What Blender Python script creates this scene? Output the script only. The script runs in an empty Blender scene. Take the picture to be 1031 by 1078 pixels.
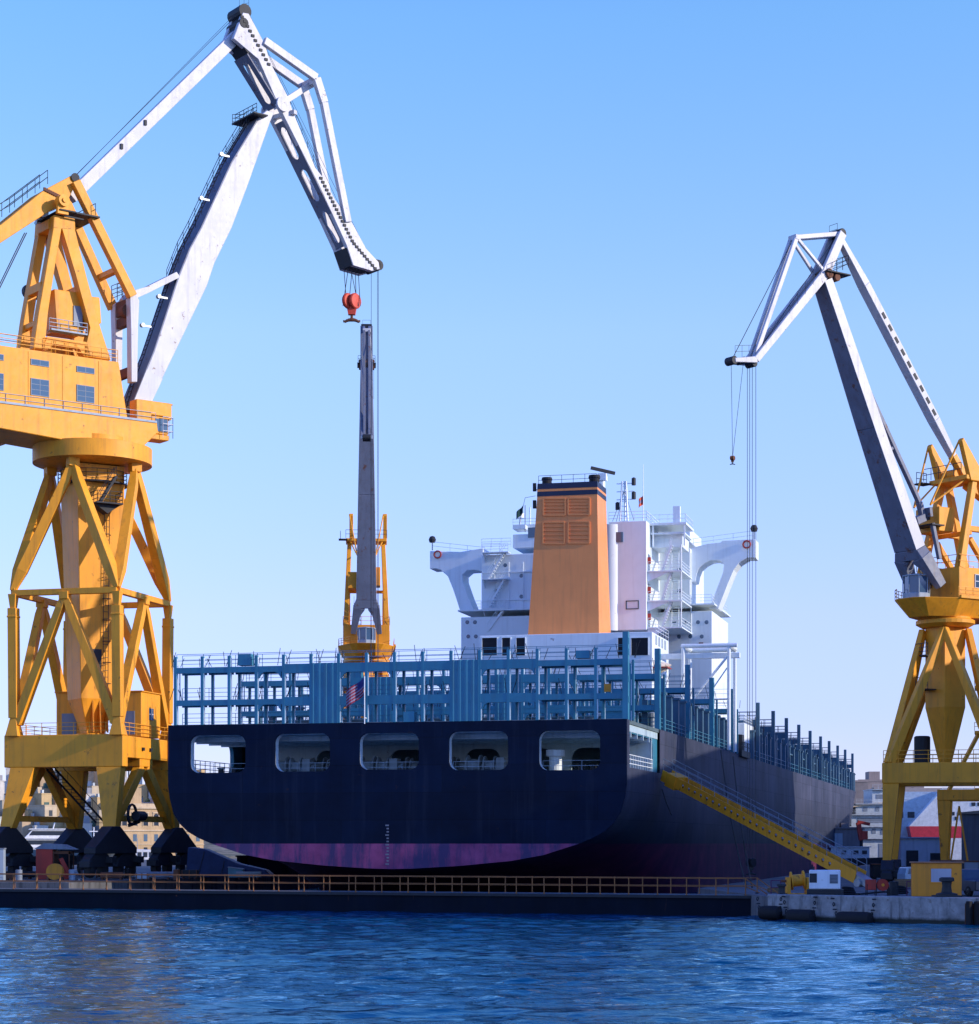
import bpy, bmesh, math, random
from mathutils import Vector, Matrix, geometry
V = Vector
random.seed(11)
sc = bpy.context.scene
COL = sc.collection
PI = math.pi
# ------------------------------------------------------------------ camera
F, CX, HY, CAMZ = 2250.0, 515.5, 888.0, 4.95        # focal length in photo pixels, optical axis, horizon row, eye height
cam = bpy.data.cameras.new('camera')
cam.sensor_fit = 'HORIZONTAL'; cam.sensor_width = 36.0
cam.lens = F/1031*36.0
cam.shift_y = (HY-539.0)/1031
cam.clip_start = 0.5; cam.clip_end = 20000
camo = bpy.data.objects.new('camera', cam); COL.objects.link(camo)
camo.location = (0, 0, CAMZ); camo.rotation_euler = (PI/2, 0, 0)
sc.camera = camo
# ------------------------------------------------------------------ sky, sun, exposure
SUN_AZ, SUN_EL = math.radians(-17.5), math.radians(19)  # azimuth measured from +X towards +Y
w = bpy.data.worlds.new('World'); sc.world = w; w.use_nodes = True
nt = w.node_tree; nt.nodes.clear()
out = nt.nodes.new('ShaderNodeOutputWorld'); bg = nt.nodes.new('ShaderNodeBackground')
sky = nt.nodes.new('ShaderNodeTexSky'); sky.sky_type = 'NISHITA'; sky.sun_disc = False
sky.sun_elevation = SUN_EL; sky.sun_rotation = PI/2-SUN_AZ
sky.altitude = 0; sky.air_density = 1.0; sky.dust_density = 0.0; sky.ozone_density = 1.5
tcw = nt.nodes.new('ShaderNodeTexCoord'); spw = nt.nodes.new('ShaderNodeSeparateXYZ'); nt.links.new(tcw.outputs['Generated'], spw.inputs[0])
rp = nt.nodes.new('ShaderNodeValToRGB'); cr_ = rp.color_ramp
SKYT = [(0.0, (.54, .58, 1.16)), (.06, (.62, .645, 1.24)), (.105, (.785, .755, 1.34)), (.232, (1.0, 1.07, 1.36)), (.36, (.80, 1.15, 1.50)), (.5, (.52, .92, 2.0)), (.75, (.38, .62, 1.9))]
while len(cr_.elements) < len(SKYT): cr_.elements.new(.5)
for e_, (p_, c_) in zip(cr_.elements, SKYT): e_.position = p_; e_.color = tuple(k/2 for k in c_)+(1,)
nt.links.new(spw.outputs[2], rp.inputs[0])
mx = nt.nodes.new('ShaderNodeVectorMath'); mx.operation = 'MULTIPLY'; nt.links.new(sky.outputs[0], mx.inputs[0]); nt.links.new(rp.outputs[0], mx.inputs[1])
m2_ = nt.nodes.new('ShaderNodeVectorMath'); m2_.operation = 'SCALE'; m2_.inputs['Scale'].default_value = 2.0; nt.links.new(mx.outputs[0], m2_.inputs[0]); nt.links.new(m2_.outputs[0], bg.inputs[0])
bg.inputs[1].default_value = 0.15
nt.links.new(bg.outputs[0], out.inputs[0])
sl = bpy.data.lights.new('sun', 'SUN'); sl.energy = 3.3; sl.angle = math.radians(0.5); sl.color = (1.0, 0.87, 0.71)
so = bpy.data.objects.new('sun', sl); COL.objects.link(so)
sd = V((math.cos(SUN_EL)*math.cos(SUN_AZ), math.cos(SUN_EL)*math.sin(SUN_AZ), math.sin(SUN_EL)))
so.rotation_euler = sd.to_track_quat('Z', 'Y').to_euler()
so.location = (120, -40, 90)
sc.view_settings.view_transform = 'Standard'; sc.view_settings.look = 'None'
sc.view_settings.exposure = 0.45; sc.view_settings.gamma = 1.0
sc.render.engine = 'CYCLES'
sc.cycles.max_bounces = 6; sc.cycles.diffuse_bounces = 3; sc.cycles.glossy_bounces = 3
sc.cycles.use_denoising = True

# ------------------------------------------------------------------ helpers
def W(px, py, D):
    return V(((px-CX)*D/F, D, CAMZ+(HY-py)*D/F))
TH = math.radians(13.94); SN, CS = math.sin(TH), math.cos(TH)
DA = V((SN, CS, 0)); DB = V((CS, -SN, 0))           # dock axis, and across the dock to starboard
ST = V((-8.23, 178.9, 0))                           # middle of the ship's transom on the ground plane
def S(px, py, t):                                   # ship coordinates of a pixel on the plane t metres ahead of the transom
    k = (px-CX)/F
    x = (k*(ST.y+t*CS)-ST.x-t*SN)/(CS+k*SN)
    return x, CAMZ+(HY-py)*(ST.y-x*SN+t*CS)/F
def ship_w(x, t, z): return ST+DB*x+DA*t+V((0, 0, z))

class MB:
    def __init__(s): s.v = []; s.f = []; s.m = []; s.mi = 0
    def add(s, vs, fs):
        o = len(s.v); s.v += [V(p) for p in vs]
        for f in fs: s.f.append([i+o for i in f]); s.m.append(s.mi)
        return s
    def box(s, c, size, ax=None):
        c = V(c); hx, hy, hz = [k/2 for k in size]
        X, Y, Z = ax or (V((1, 0, 0)), V((0, 1, 0)), V((0, 0, 1)))
        p = [c+X*(a*hx)+Y*(b*hy)+Z*(d*hz) for d in (-1, 1) for a, b in ((-1, -1), (1, -1), (1, 1), (-1, 1))]
        return s.add(p, [(3, 2, 1, 0), (4, 5, 6, 7), (0, 1, 5, 4), (1, 2, 6, 5), (2, 3, 7, 6), (3, 0, 4, 7)])
    def bx(s, x0, x1, y0, y1, z0, z1):
        return s.box(((x0+x1)/2, (y0+y1)/2, (z0+z1)/2), (abs(x1-x0), abs(y1-y0), abs(z1-z0)))
    def bar(s, p, q, wd, ht, side=None, w2=None, h2=None):
        p, q = V(p), V(q); d = (q-p).normalized()
        sd_ = V(side) if side is not None else d.cross(V((0, 0, 1)))
        if sd_.length < 1e-4: sd_ = V((1, 0, 0))
        sd_ = (sd_-d*sd_.dot(d)).normalized(); up = sd_.cross(d).normalized()
        w2 = wd if w2 is None else w2; h2 = ht if h2 is None else h2
        vs = []
        for o, a, b in ((p, wd/2, ht/2), (q, w2/2, h2/2)):
            vs += [o-sd_*a-up*b, o+sd_*a-up*b, o+sd_*a+up*b, o-sd_*a+up*b]
        return s.add(vs, [(0, 1, 2, 3), (7, 6, 5, 4), (0, 4, 5, 1), (1, 5, 6, 2), (2, 6, 7, 3), (3, 7, 4, 0)])
    def tube(s, p, q, r, r2=None, n=8):
        p, q = V(p), V(q); d = (q-p)
        if d.length < 1e-6: return s
        d.normalize(); a = d.orthogonal().normalized(); b = d.cross(a); r2 = r if r2 is None else r2
        vs = [o+(a*math.cos(2*PI*i/n)+b*math.sin(2*PI*i/n))*k for o, k in ((p, r), (q, r2)) for i in range(n)]
        fs = [(i, (i+1) % n, n+(i+1) % n, n+i) for i in range(n)]
        return s.add(vs, fs+[tuple(range(n-1, -1, -1)), tuple(range(n, 2*n))])
    def path(s, pts, r, n=6):
        for a, b in zip(pts, pts[1:]): s.tube(a, b, r, n=n)
        return s
    def prism(s, pts, vec):
        return s.plate(pts, [], vec)
    def plate(s, outer, holes, vec):                # flat outline (3-D points) with holes, extruded along vec
        vec = V(vec); loops = [[V(p) for p in outer]]+[[V(p) for p in h] for h in holes]
        tri = geometry.tessellate_polygon(loops)
        flat = [p for l in loops for p in l]; n = len(flat)
        s.add(flat+[p+vec for p in flat], [tuple(t) for t in tri]+[tuple(i+n for i in reversed(t)) for t in tri])
        base = len(s.v)-2*n; o = 0
        for l in loops:
            k = len(l)
            for i in range(k):
                a, b = base+o+i, base+o+(i+1) % k
                s.f.append([a, b, b+n, a+n]); s.m.append(s.mi)
            o += k
        return s
    def lathe(s, c, prof, n=24, axis=None, closed=True):
        c = V(c); ax = (V(axis) if axis is not None else V((0, 0, 1))).normalized()
        a = ax.orthogonal().normalized(); b = ax.cross(a); vs = []; fs = []
        for r, h in prof:
            vs += [c+ax*h+(a*math.cos(2*PI*i/n)+b*math.sin(2*PI*i/n))*max(r, 1e-3) for i in range(n)]
        for k in range(len(prof)-1):
            fs += [(k*n+i, k*n+(i+1) % n, (k+1)*n+(i+1) % n, (k+1)*n+i) for i in range(n)]
        if closed: fs += [tuple(range(n-1, -1, -1)), tuple(range((len(prof)-1)*n, len(prof)*n))]
        return s.add(vs, fs)
    def torus(s, c, R, r, axis, n=16, m=6):
        c = V(c); ax = V(axis).normalized(); a = ax.orthogonal().normalized(); b = ax.cross(a); vs = []
        for i in range(n):
            e = a*math.cos(2*PI*i/n)+b*math.sin(2*PI*i/n)
            vs += [c+e*(R+r*math.cos(2*PI*j/m))+ax*(r*math.sin(2*PI*j/m)) for j in range(m)]
        return s.add(vs, [(i*m+j, ((i+1) % n)*m+j, ((i+1) % n)*m+(j+1) % m, i*m+(j+1) % m) for i in range(n) for j in range(m)])
    def rail(s, pts, h=1.05, step=2.0, r=0.03, bars=2):   # handrail along points
        up = V((0, 0, 1))
        for a, b in zip(pts, pts[1:]):
            a, b = V(a), V(b); n = max(1, int(round((b-a).length/step)))
            for i in range(n+1):
                p = a.lerp(b, i/n); s.tube(p, p+up*h, r, n=4)
            for k in range(bars):
                o = up*(h*(k+1)/bars); s.tube(a+o, b+o, r, n=4)
        return s
    def ladder(s, a, b, wd, side, step=0.35, r=0.035):
        a, b, side = V(a), V(b), V(side).normalized(); n = max(2, int((b-a).length/step))
        for e in (-1, 1): s.tube(a+side*(e*wd/2), b+side*(e*wd/2), r*1.3, n=4)
        for i in range(n+1):
            p = a.lerp(b, i/n); s.tube(p-side*wd/2, p+side*wd/2, r, n=4)
        return s
    def stair(s, a, b, wd, side, step=0.3):
        a, b, side = V(a), V(b), V(side).normalized(); n = max(3, int(abs(b.z-a.z)/step)); run = (b-a); run.z = 0; run = run.normalized()
        for e in (-1, 1):
            o = side*(e*wd/2); s.bar(a+o, b+o, .06, .22, side)
            u = V((0, 0, .95)); s.tube(a+o+u, b+o+u, .03, n=4)
            for k in range(0, n+1, 4): p = a.lerp(b, k/n)+o; s.tube(p, p+u, .025, n=4)
        for i in range(n+1): s.box(a.lerp(b, i/n), (.24, wd, .05), (run, side, V((0, 0, 1))))
        return s
    def build(s, name, mat, parent=None, origin=None, smooth=False, bevel=0.0, label=None):
        me = bpy.data.meshes.new(name); o0 = V(origin) if origin is not None else V((0, 0, 0))
        me.from_pydata([tuple(p-o0) for p in s.v], [], s.f)
        mats = mat if isinstance(mat, (list, tuple)) else [mat]
        for m in mats: me.materials.append(m)
        me.polygons.foreach_set('material_index', s.m)
        bm = bmesh.new(); bm.from_mesh(me); bmesh.ops.recalc_face_normals(bm, faces=bm.faces[:]); bm.to_mesh(me); bm.free()
        if smooth:
            me.polygons.foreach_set('use_smooth', [True]*len(me.polygons))
            try: me.set_sharp_from_angle(angle=math.radians(38))
            except Exception: pass
        o = bpy.data.objects.new(name, me); COL.objects.link(o)
        if parent is not None: o.parent = parent
        if bevel:
            b = o.modifiers.new('bevel', 'BEVEL'); b.width = bevel; b.segments = 1; b.limit_method = 'ANGLE'; b.angle_limit = math.radians(40)
        if label: o['label'] = label
        return o
def tag(o, label=None, cat=None, group=None, kind=None):
    if label: o['label'] = label
    if cat: o['category'] = cat
    if group: o['group'] = group
    if kind: o['kind'] = kind
    return o
def empty(name, loc, label, cat, rz=0, group=None):
    o = bpy.data.objects.new(name, None); COL.objects.link(o); o.location = loc; o.rotation_euler = (0, 0, rz)
    o.empty_display_size = .5
    return tag(o, label, cat, group)
def inst(o, parent, loc=(0, 0, 0), rz=None):        # copy of one part, sharing its mesh
    c = o.copy(); COL.objects.link(c); c.parent = parent; c.location = loc
    if rz is not None: c.rotation_euler = (0, 0, rz)
    return c
def copy_tree(o, parent=None):
    c = o.copy(); COL.objects.link(c)
    if parent is not None: c.parent = parent
    for ch in list(o.children): copy_tree(ch, c)
    return c

# ------------------------------------------------------------------ materials
def newmat(name):
    m = bpy.data.materials.new(name); m.use_nodes = True; n = m.node_tree.nodes; n.clear()
    o = n.new('ShaderNodeOutputMaterial'); b = n.new('ShaderNodeBsdfPrincipled'); m.node_tree.links.new(b.outputs[0], o.inputs[0])
    return m, m.node_tree, b
def coords(nt, scale=(1, 1, 1), rnd=True, kind='Object'):
    tc = nt.nodes.new('ShaderNodeTexCoord'); mp = nt.nodes.new('ShaderNodeMapping'); mp.inputs['Scale'].default_value = scale
    nt.links.new(tc.outputs[kind], mp.inputs['Vector'])
    if rnd:
        oi = nt.nodes.new('ShaderNodeObjectInfo'); ml = nt.nodes.new('ShaderNodeMath'); ml.operation = 'MULTIPLY'; ml.inputs[1].default_value = 37.0
        nt.links.new(oi.outputs['Random'], ml.inputs[0]); nt.links.new(ml.outputs[0], mp.inputs['Location'])
    return mp.outputs[0]
def noise(nt, vec, scale, detail=5, rough=.55, lo=None, hi=None):
    n = nt.nodes.new('ShaderNodeTexNoise'); n.inputs['Scale'].default_value = scale; n.inputs['Detail'].default_value = detail; n.inputs['Roughness'].default_value = rough
    nt.links.new(vec, n.inputs['Vector']); o = n.outputs[0]
    if lo is not None:
        r = nt.nodes.new('ShaderNodeMapRange'); r.inputs[1].default_value = lo; r.inputs[2].default_value = hi
        nt.links.new(o, r.inputs[0]); o = r.outputs[0]
    return o
def mixc(nt, fac, a, b, mode='MIX'):
    m = nt.nodes.new('ShaderNodeMix'); m.data_type = 'RGBA'; m.blend_type = mode
    for s_, val in ((0, fac), (6, a), (7, b)):
        if isinstance(val, (int, float)): m.inputs[s_].default_value = val
        elif isinstance(val, tuple): m.inputs[s_].default_value = (*val[:3], 1)
        else: nt.links.new(val, m.inputs[s_])
    return m.outputs[2]
def mul(nt, a, k):
    m = nt.nodes.new('ShaderNodeMath'); m.operation = 'MULTIPLY'; nt.links.new(a, m.inputs[0])
    if isinstance(k, (int, float)): m.inputs[1].default_value = k
    else: nt.links.new(k, m.inputs[1])
    return m.outputs[0]
def bump(nt, b, h, strength=.2, dist=.05):
    n = nt.nodes.new('ShaderNodeBump'); n.inputs['Strength'].default_value = strength; n.inputs['Distance'].default_value = dist
    nt.links.new(h, n.inputs['Height']); nt.links.new(n.outputs[0], b.inputs['Normal'])
def paint(name, col, rough=.5, var=.18, streak=.25, rust=.0, rustcol=(.13, .05, .025), dirt=(.06, .045, .04), spec=.35):
    m, nt, b = newmat(name); v = coords(nt)
    lo = tuple(c*(1-var) for c in col); hi = tuple(min(1, c*(1+var*.7)) for c in col)
    c = mixc(nt, noise(nt, v, .5, 6, .6, .3, .7), lo, hi)
    if streak:
        vs = coords(nt, (2.2, 2.2, .12))
        c = mixc(nt, mul(nt, noise(nt, vs, 1.0, 5, .6, .50, .72), streak), c, dirt)
    if rust:
        f = noise(nt, v, 1.1, 9, .68, .70-.14*rust, .75-.12*rust)
        c = mixc(nt, mul(nt, f, .85), c, rustcol)
        c = mixc(nt, mul(nt, noise(nt, v, 4.0, 6, .7, .70-.10*rust, .76-.10*rust), .7), c, rustcol)
        c = mixc(nt, mul(nt, noise(nt, coords(nt, (3.5, 3.5, .3)), 1.0, 6, .7, .66-.08*rust, .80-.08*rust), .55), c, rustcol)
    nt.links.new(c, b.inputs['Base Color'])
    r = nt.nodes.new('ShaderNodeMapRange'); r.inputs[3].default_value = rough-.1; r.inputs[4].default_value = min(1, rough+.15)
    nt.links.new(noise(nt, v, 2.0, 4), r.inputs[0]); nt.links.new(r.outputs[0], b.inputs['Roughness'])
    b.inputs['Specular IOR Level'].default_value = spec
    bump(nt, b, noise(nt, v, 3.0, 6), .12, .03)
    return m
def plain(name, col, rough=.6, metal=0.0, spec=.3):
    m, nt, b = newmat(name); v = coords(nt)
    c = mixc(nt, noise(nt, v, 1.5, 5, .6, .3, .7), tuple(k*.8 for k in col), tuple(min(1, k*1.12) for k in col))
    nt.links.new(c, b.inputs['Base Color']); b.inputs['Roughness'].default_value = rough; b.inputs['Metallic'].default_value = metal
    b.inputs['Specular IOR Level'].default_value = spec
    return m
YEL = paint('yellow_crane_paint', (.85, .35, .02), .5, .12, .3, .45)
WHT = paint('white_crane_paint', (.56, .56, .59), .45, .10, .25, .55)
GRB = paint('shaded_grey_boom_paint', (.15, .17, .23), .5, .15, .3, .8)  # light grey of the booms darkened, shade of their unlit faces painted in
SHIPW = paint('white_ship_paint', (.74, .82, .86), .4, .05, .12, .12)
FRAME = paint('blue_grey_deck_paint', (.035, .205, .315), .45, .15, .25, .15)
ORG = paint('orange_funnel_paint', (.82, .29, .085), .45, .06, .15, .05)
NAVY = paint('navy_paint', (.012, .02, .055), .4, .15, .1)
DARK = plain('dark_steel', (.025, .028, .034), .6)
BLACK = plain('black_rubber', (.012, .012, .014), .75)
STEEL = plain('galvanised_steel', (.32, .35, .38), .45, .5)
CABLE = plain('wire_rope', (.05, .055, .07), .5)
RED = paint('red_paint', (.45, .045, .03), .5, .2, .25, .4)
REDHOOK = paint('red_orange_hook_paint', (.62, .07, .035), .45, .15, .2, .2)
RUSTY = paint('rusty_iron', (.16, .065, .035), .8, .35, .3, .8)
DOORB = paint('grey_blue_door_paint', (.20, .24, .30), .5, .1, .3, .3)
BOXY = paint('yellow_box_paint', (.60, .25, .02), .5, .15, .3, .2)
PALE = paint('pale_blue_grey_paint', (.31, .38, .45), .5, .1, .3, .2)
def glassm():
    m, nt, b = newmat('window_glass'); b.inputs['Base Color'].default_value = (.05, .10, .17, 1); b.inputs['Roughness'].default_value = .08
    b.inputs['Specular IOR Level'].default_value = .9
    return m
GLASS = glassm()
# ------------------------------------------------------------------ water
import numpy as np
def water():
    m, nt, b = newmat('harbour_water'); nd = nt.nodes; out_ = [n for n in nd if n.type == 'OUTPUT_MATERIAL'][0]
    b.inputs['Base Color'].default_value = (.0, .050, .115, 1); b.inputs['Roughness'].default_value = .5; b.inputs['Specular IOR Level'].default_value = 0.0
    v1 = coords(nt, (.55, 1.05, 1), False); v2 = coords(nt, (1.7, 3.2, 1), False); v3 = coords(nt, (.05, .09, 1), False)
    a = noise(nt, v1, 1.0, 3, .5); c = noise(nt, v2, 1.3, 4, .6)
    ad = nd.new('ShaderNodeMath'); ad.operation = 'ADD'; nt.links.new(a, ad.inputs[0]); nt.links.new(mul(nt, c, .25), ad.inputs[1])
    bp = nd.new('ShaderNodeBump'); bp.inputs['Distance'].default_value = .2; nt.links.new(ad.outputs[0], bp.inputs['Height']); nt.links.new(noise(nt, v3, 1.0, 4, .6, .25, .6), bp.inputs['Strength'])
    gl_ = nd.new('ShaderNodeBsdfGlossy'); gl_.inputs['Roughness'].default_value = .015; gl_.inputs['Color'].default_value = (.50, .82, 1.0, 1); nt.links.new(bp.outputs[0], gl_.inputs['Normal'])
    fr = nd.new('ShaderNodeFresnel'); fr.inputs['IOR'].default_value = 1.26; nt.links.new(bp.outputs[0], fr.inputs['Normal'])
    ms = nd.new('ShaderNodeMixShader'); nt.links.new(fr.outputs[0], ms.inputs[0]); nt.links.new(b.outputs[0], ms.inputs[1]); nt.links.new(gl_.outputs[0], ms.inputs[2]); nt.links.new(ms.outputs[0], out_.inputs[0])
    ys = list(np.arange(40, 176, .22)); y = 176.0; st = .3
    while y < 9000: ys.append(y); st *= 1.12; y += st
    ys = np.array([-600, -60, 0]+ys)
    xs = np.concatenate([[-6000, -1500, -400, -160, -90], np.arange(-52, 52, .3), [90, 160, 400, 1500, 6000]])
    X, Y = np.meshgrid(xs, ys); Z = np.zeros_like(X); rng = np.random.RandomState(4)
    for i in range(46):
        L = .9*1.085**i if i < 26 else rng.uniform(.7, 2.6)
        th = rng.normal(1.75, .55); k = 2*PI/L
        A = .0125*L**.8
        kx, ky = k*math.cos(th), k*math.sin(th); ph = rng.uniform(0, 6.28)
        wob = .6*np.sin(X*.11+i)+.6*np.sin(Y*.07+2*i)
        Z += A*np.sin(kx*X+ky*Y+ph+wob)*(0.65+.35*np.sin(.05*X+.09*Y+i))
    att = np.clip((200-Y)/40, 0, 1)*np.clip((52-np.abs(X))/3, 0, 1)*np.clip((Y-1)/30, 0, 1)
    Z = Z*att*.5
    vs = np.stack([X, Y, Z], -1).reshape(-1, 3); ny, nx = X.shape
    i = np.arange(ny-1)[:, None]*nx+np.arange(nx-1)[None, :]
    q = np.stack([i, i+1, i+nx+1, i+nx], -1).reshape(-1, 4)
    me = bpy.data.meshes.new('water'); me.vertices.add(len(vs)); me.vertices.foreach_set('co', vs.ravel())
    me.loops.add(q.size); me.loops.foreach_set('vertex_index', q.ravel())
    me.polygons.add(len(q)); me.polygons.foreach_set('loop_start', np.arange(0, q.size, 4)); me.polygons.foreach_set('loop_total', np.full(len(q), 4))
    me.update(calc_edges=True); me.polygons.foreach_set('use_smooth', np.ones(len(q), bool)); me.materials.append(m)
    o = bpy.data.objects.new('water', me); COL.objects.link(o); tag(o, kind='structure')
water()
# ------------------------------------------------------------------ quays and dock
def concrete(name, col, scale=.35, wet=None):
    m, nt, b = newmat(name); v = coords(nt, rnd=False)
    c = mixc(nt, noise(nt, v, scale, 8, .65, .3, .7), tuple(k*.55 for k in col), tuple(k*1.2 for k in col))
    vs = coords(nt, (1.6, 1.6, .25), False)
    c = mixc(nt, noise(nt, vs, 1.0, 7, .7, .52, .66), c, tuple(k*.28 for k in col))
    c = mixc(nt, mul(nt, noise(nt, v, 2.2, 6, .7, .60, .70), .7), c, (.11, .055, .03))
    if wet is not None:
        g = nt.nodes.new('ShaderNodeNewGeometry'); sp = nt.nodes.new('ShaderNodeSeparateXYZ'); nt.links.new(g.outputs['Position'], sp.inputs[0])
        ad = nt.nodes.new('ShaderNodeMath'); ad.operation = 'ADD'; nt.links.new(sp.outputs[2], ad.inputs[0]); nt.links.new(noise(nt, v, 1.2, 5, .6, -1.5, 2.5), ad.inputs[1])
        r = nt.nodes.new('ShaderNodeMapRange'); r.inputs[1].default_value = wet+.55; r.inputs[2].default_value = wet+.35; nt.links.new(ad.outputs[0], r.inputs[0])
        c = mixc(nt, r.outputs[0], c, (.02, .024, .018))
    nt.links.new(c, b.inputs['Base Color']); b.inputs['Roughness'].default_value = .85
    bump(nt, b, noise(nt, v, 2.0, 8, .7), .5, .06)
    return m
QUAYM = concrete('quay_concrete', (.12, .12, .125))
COPE = concrete('quay_edge_concrete', (.33, .315, .31), 1.2, wet=.35)
DOCKM = concrete('dock_concrete', (.16, .155, .15))
QZ = 1.5
A0 = W(808, 900, 139); B0 = W(1031, 900, 129.5)
def xy(p, z): return (p[0], p[1], z)
dq = (V((B0.x, B0.y, 0))-V((A0.x, A0.y, 0))).normalized()
A1 = V((A0.x, A0.y, 0)); A2 = A1+dq*38
wallR0, wallR1 = ship_w(27, -8, 0), ship_w(27, 318, 0)
wallL0, wallL1 = ship_w(-25.5, -8, 0), ship_w(-25.5, 318, 0)
right_poly = [A1, A2, V((A2.x+90, A2.y+2, 0)), V((170, 420, 0)), wallR1, wallR0]
b = MB(); b.prism([xy(p, -8) for p in right_poly], (0, 0, 8+QZ)); tag(b.build('quay', QUAYM), kind='structure')
# pale coping along the water front of the right quay
nrm = V((dq.y, -dq.x, 0))
b = MB(); b.prism([xy(A1+nrm*.02, -1.2), xy(A2+nrm*.02, -1.2), xy(A2-nrm*1.1, -1.2), xy(A1-nrm*1.1, -1.2)], (0, 0, QZ+.14+1.2))
b.build('quay_coping', COPE, bevel=.05); tag(bpy.data.objects['quay_coping'], kind='structure')
Lf0, Lf1 = ship_w(-25.5, -8, 0), ship_w(-120, -14, 0)
left_poly = [Lf0, wallL1, V((-150, 420, 0)), Lf1]
b = MB(); b.prism([xy(p, -8) for p in left_poly], (0, 0, 8+QZ+.2)); o = b.build('quay', QUAYM); tag(o, kind='structure')
b = MB(); b.prism([xy(ship_w(-25.4, -30, 0), -8.2), xy(ship_w(26.9, -23, 0), -8.2), xy(ship_w(26.9, 318, 0), -8.2), xy(ship_w(-25.4, 318, 0), -8.2)], (0, 0, 1.0)); tag(b.build('dock_floor', DOCKM), kind='structure')
b = MB(); b.prism([xy(ship_w(-25.4, 312, 0), -7), xy(ship_w(26.9, 312, 0), -7), xy(ship_w(26.9, 318, 0), -7), xy(ship_w(-25.4, 318, 0), -7)], (0, 0, 7+QZ)); tag(b.build('dock_head', DOCKM), kind='structure')
# crane rails on the quays
b = MB()
for x in (-39.5, -29.2): b.bar(ship_w(x, 2, QZ+.27), ship_w(x, 300, QZ+.27), .16, .14)
tag(b.build('rail_track', STEEL), kind='structure')
# ------------------------------------------------------------------ floating dock gate with its railings
GL, GR = V((W(-60, 900, 166.7).x, 166.7, 0)), V((W(807, 900, 143.9).x, 143.9, 0))
gd = (GR-GL).normalized(); gn = V((-gd.y, gd.x, 0))
GATEM = paint('dark_blue_gate_paint', (.003, .007, .017), .7, .3, .25, .15, dirt=(.014, .014, .018), spec=.12)
gate = empty('dock_gate', GL, 'long dark blue floating dock gate lying across the stern of the ship', 'dock gate')
b = MB(); b.prism([xy(GL, -1.5), xy(GR, -1.5), xy(GR+gn*4, -1.5), xy(GL+gn*4, -1.5)], (0, 0, 1.5+1.36)); b.build('hull', GATEM, gate, GL, bevel=.06)
b = MB(); L = (GR-GL).length
b.bar(GL-gn*.05+V((0, 0, 1.33)), GR-gn*.05+V((0, 0, 1.33)), .22, .2); b.build('fender_strip', DARK, gate, GL)
b = MB(); b.prism([xy(GL+gn*.15, 1.365), xy(GR+gn*.15, 1.365), xy(GR+gn*3.85, 1.365), xy(GL+gn*3.85, 1.365)], (0, 0, .06)); b.build('walkway', plain('walkway_steel', (.09, .10, .11), .7), gate, GL)
RAILM = paint('yellow_rail_paint', (.30, .12, .035), .6, .25, .2, .6)
b = MB(); b.tube((0, 0, 0), (0, 0, 1.18), .04, n=6); b.box((0, 0, .02), (.16, .16, .04)); post0 = b.build('post', RAILM, gate)
b = MB()
n = int(L/2.05)
for side, off in ((0, .3), (1, 3.7)):
    e0, e1 = GL+gn*off, GR-gd*1.5+gn*off; k = n
    for h in (.6, 1.14): b.tube(e0+V((0, 0, 1.42+h)), e1+V((0, 0, 1.42+h)), .028, n=6)
    b.tube(e1+V((0, 0, 2.56)), GR+gn*off+V((0, 0, 1.5)), .04, n=6); b.tube(e1+V((0, 0, 2.02)), GR+gn*off-gd*.5+V((0, 0, 1.6)), .035, n=6)
    for i in range(k+1):
        p = e0.lerp(e1, i/k)-GL+V((0, 0, 1.42))
        if side == 0 and i == 0: post0.location = p
        else: inst(post0, gate, p)
b.build('handrail', RAILM, gate, GL)
# ------------------------------------------------------------------ unseen off-frame blocks, added and sized to shade the right quay and hull
SHM = paint('shade_block_cladding', (.30, .29, .27), .7, .15, .4, .3); SHR = plain('shade_block_roof', (.2, .2, .2), .6)
for y0, y1, h, lb in ((116, 284, 33, 'long tall grey unseen block added right of the quay for its shade'), (286, 314, 16, 'low grey unseen shade block right beyond the tall one'), (322, 392, 20.5, 'grey unseen shade block at the far end of the row')):
    ox = 0 if y0 < 320 else 21; b0 = V((92+ox, (y0+y1)/2, 0)); shed = empty('shade_block', b0, lb, 'shade blocker')  # shed, with its wall, roof and door, is the added unseen block
    b = MB(); b.bx(76+ox, 108+ox, y0, y1, QZ, h); b.build('wall', SHM, shed, b0)
    b = MB(); b.prism([(75.5+ox, y0-.5, h), (108.5+ox, y0-.5, h), (108.5+ox, y0-.5, h+.5), (92+ox, y0-.5, h+2), (75.5+ox, y0-.5, h+.5)], (0, y1-y0+1, 0)); b.build('roof', SHR, shed, b0)
    b = MB(); b.bx(75.7+ox, 75.98+ox, (y0+y1)/2-6, (y0+y1)/2+6, QZ, 10); b.build('door', DOORB, shed, b0)
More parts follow.
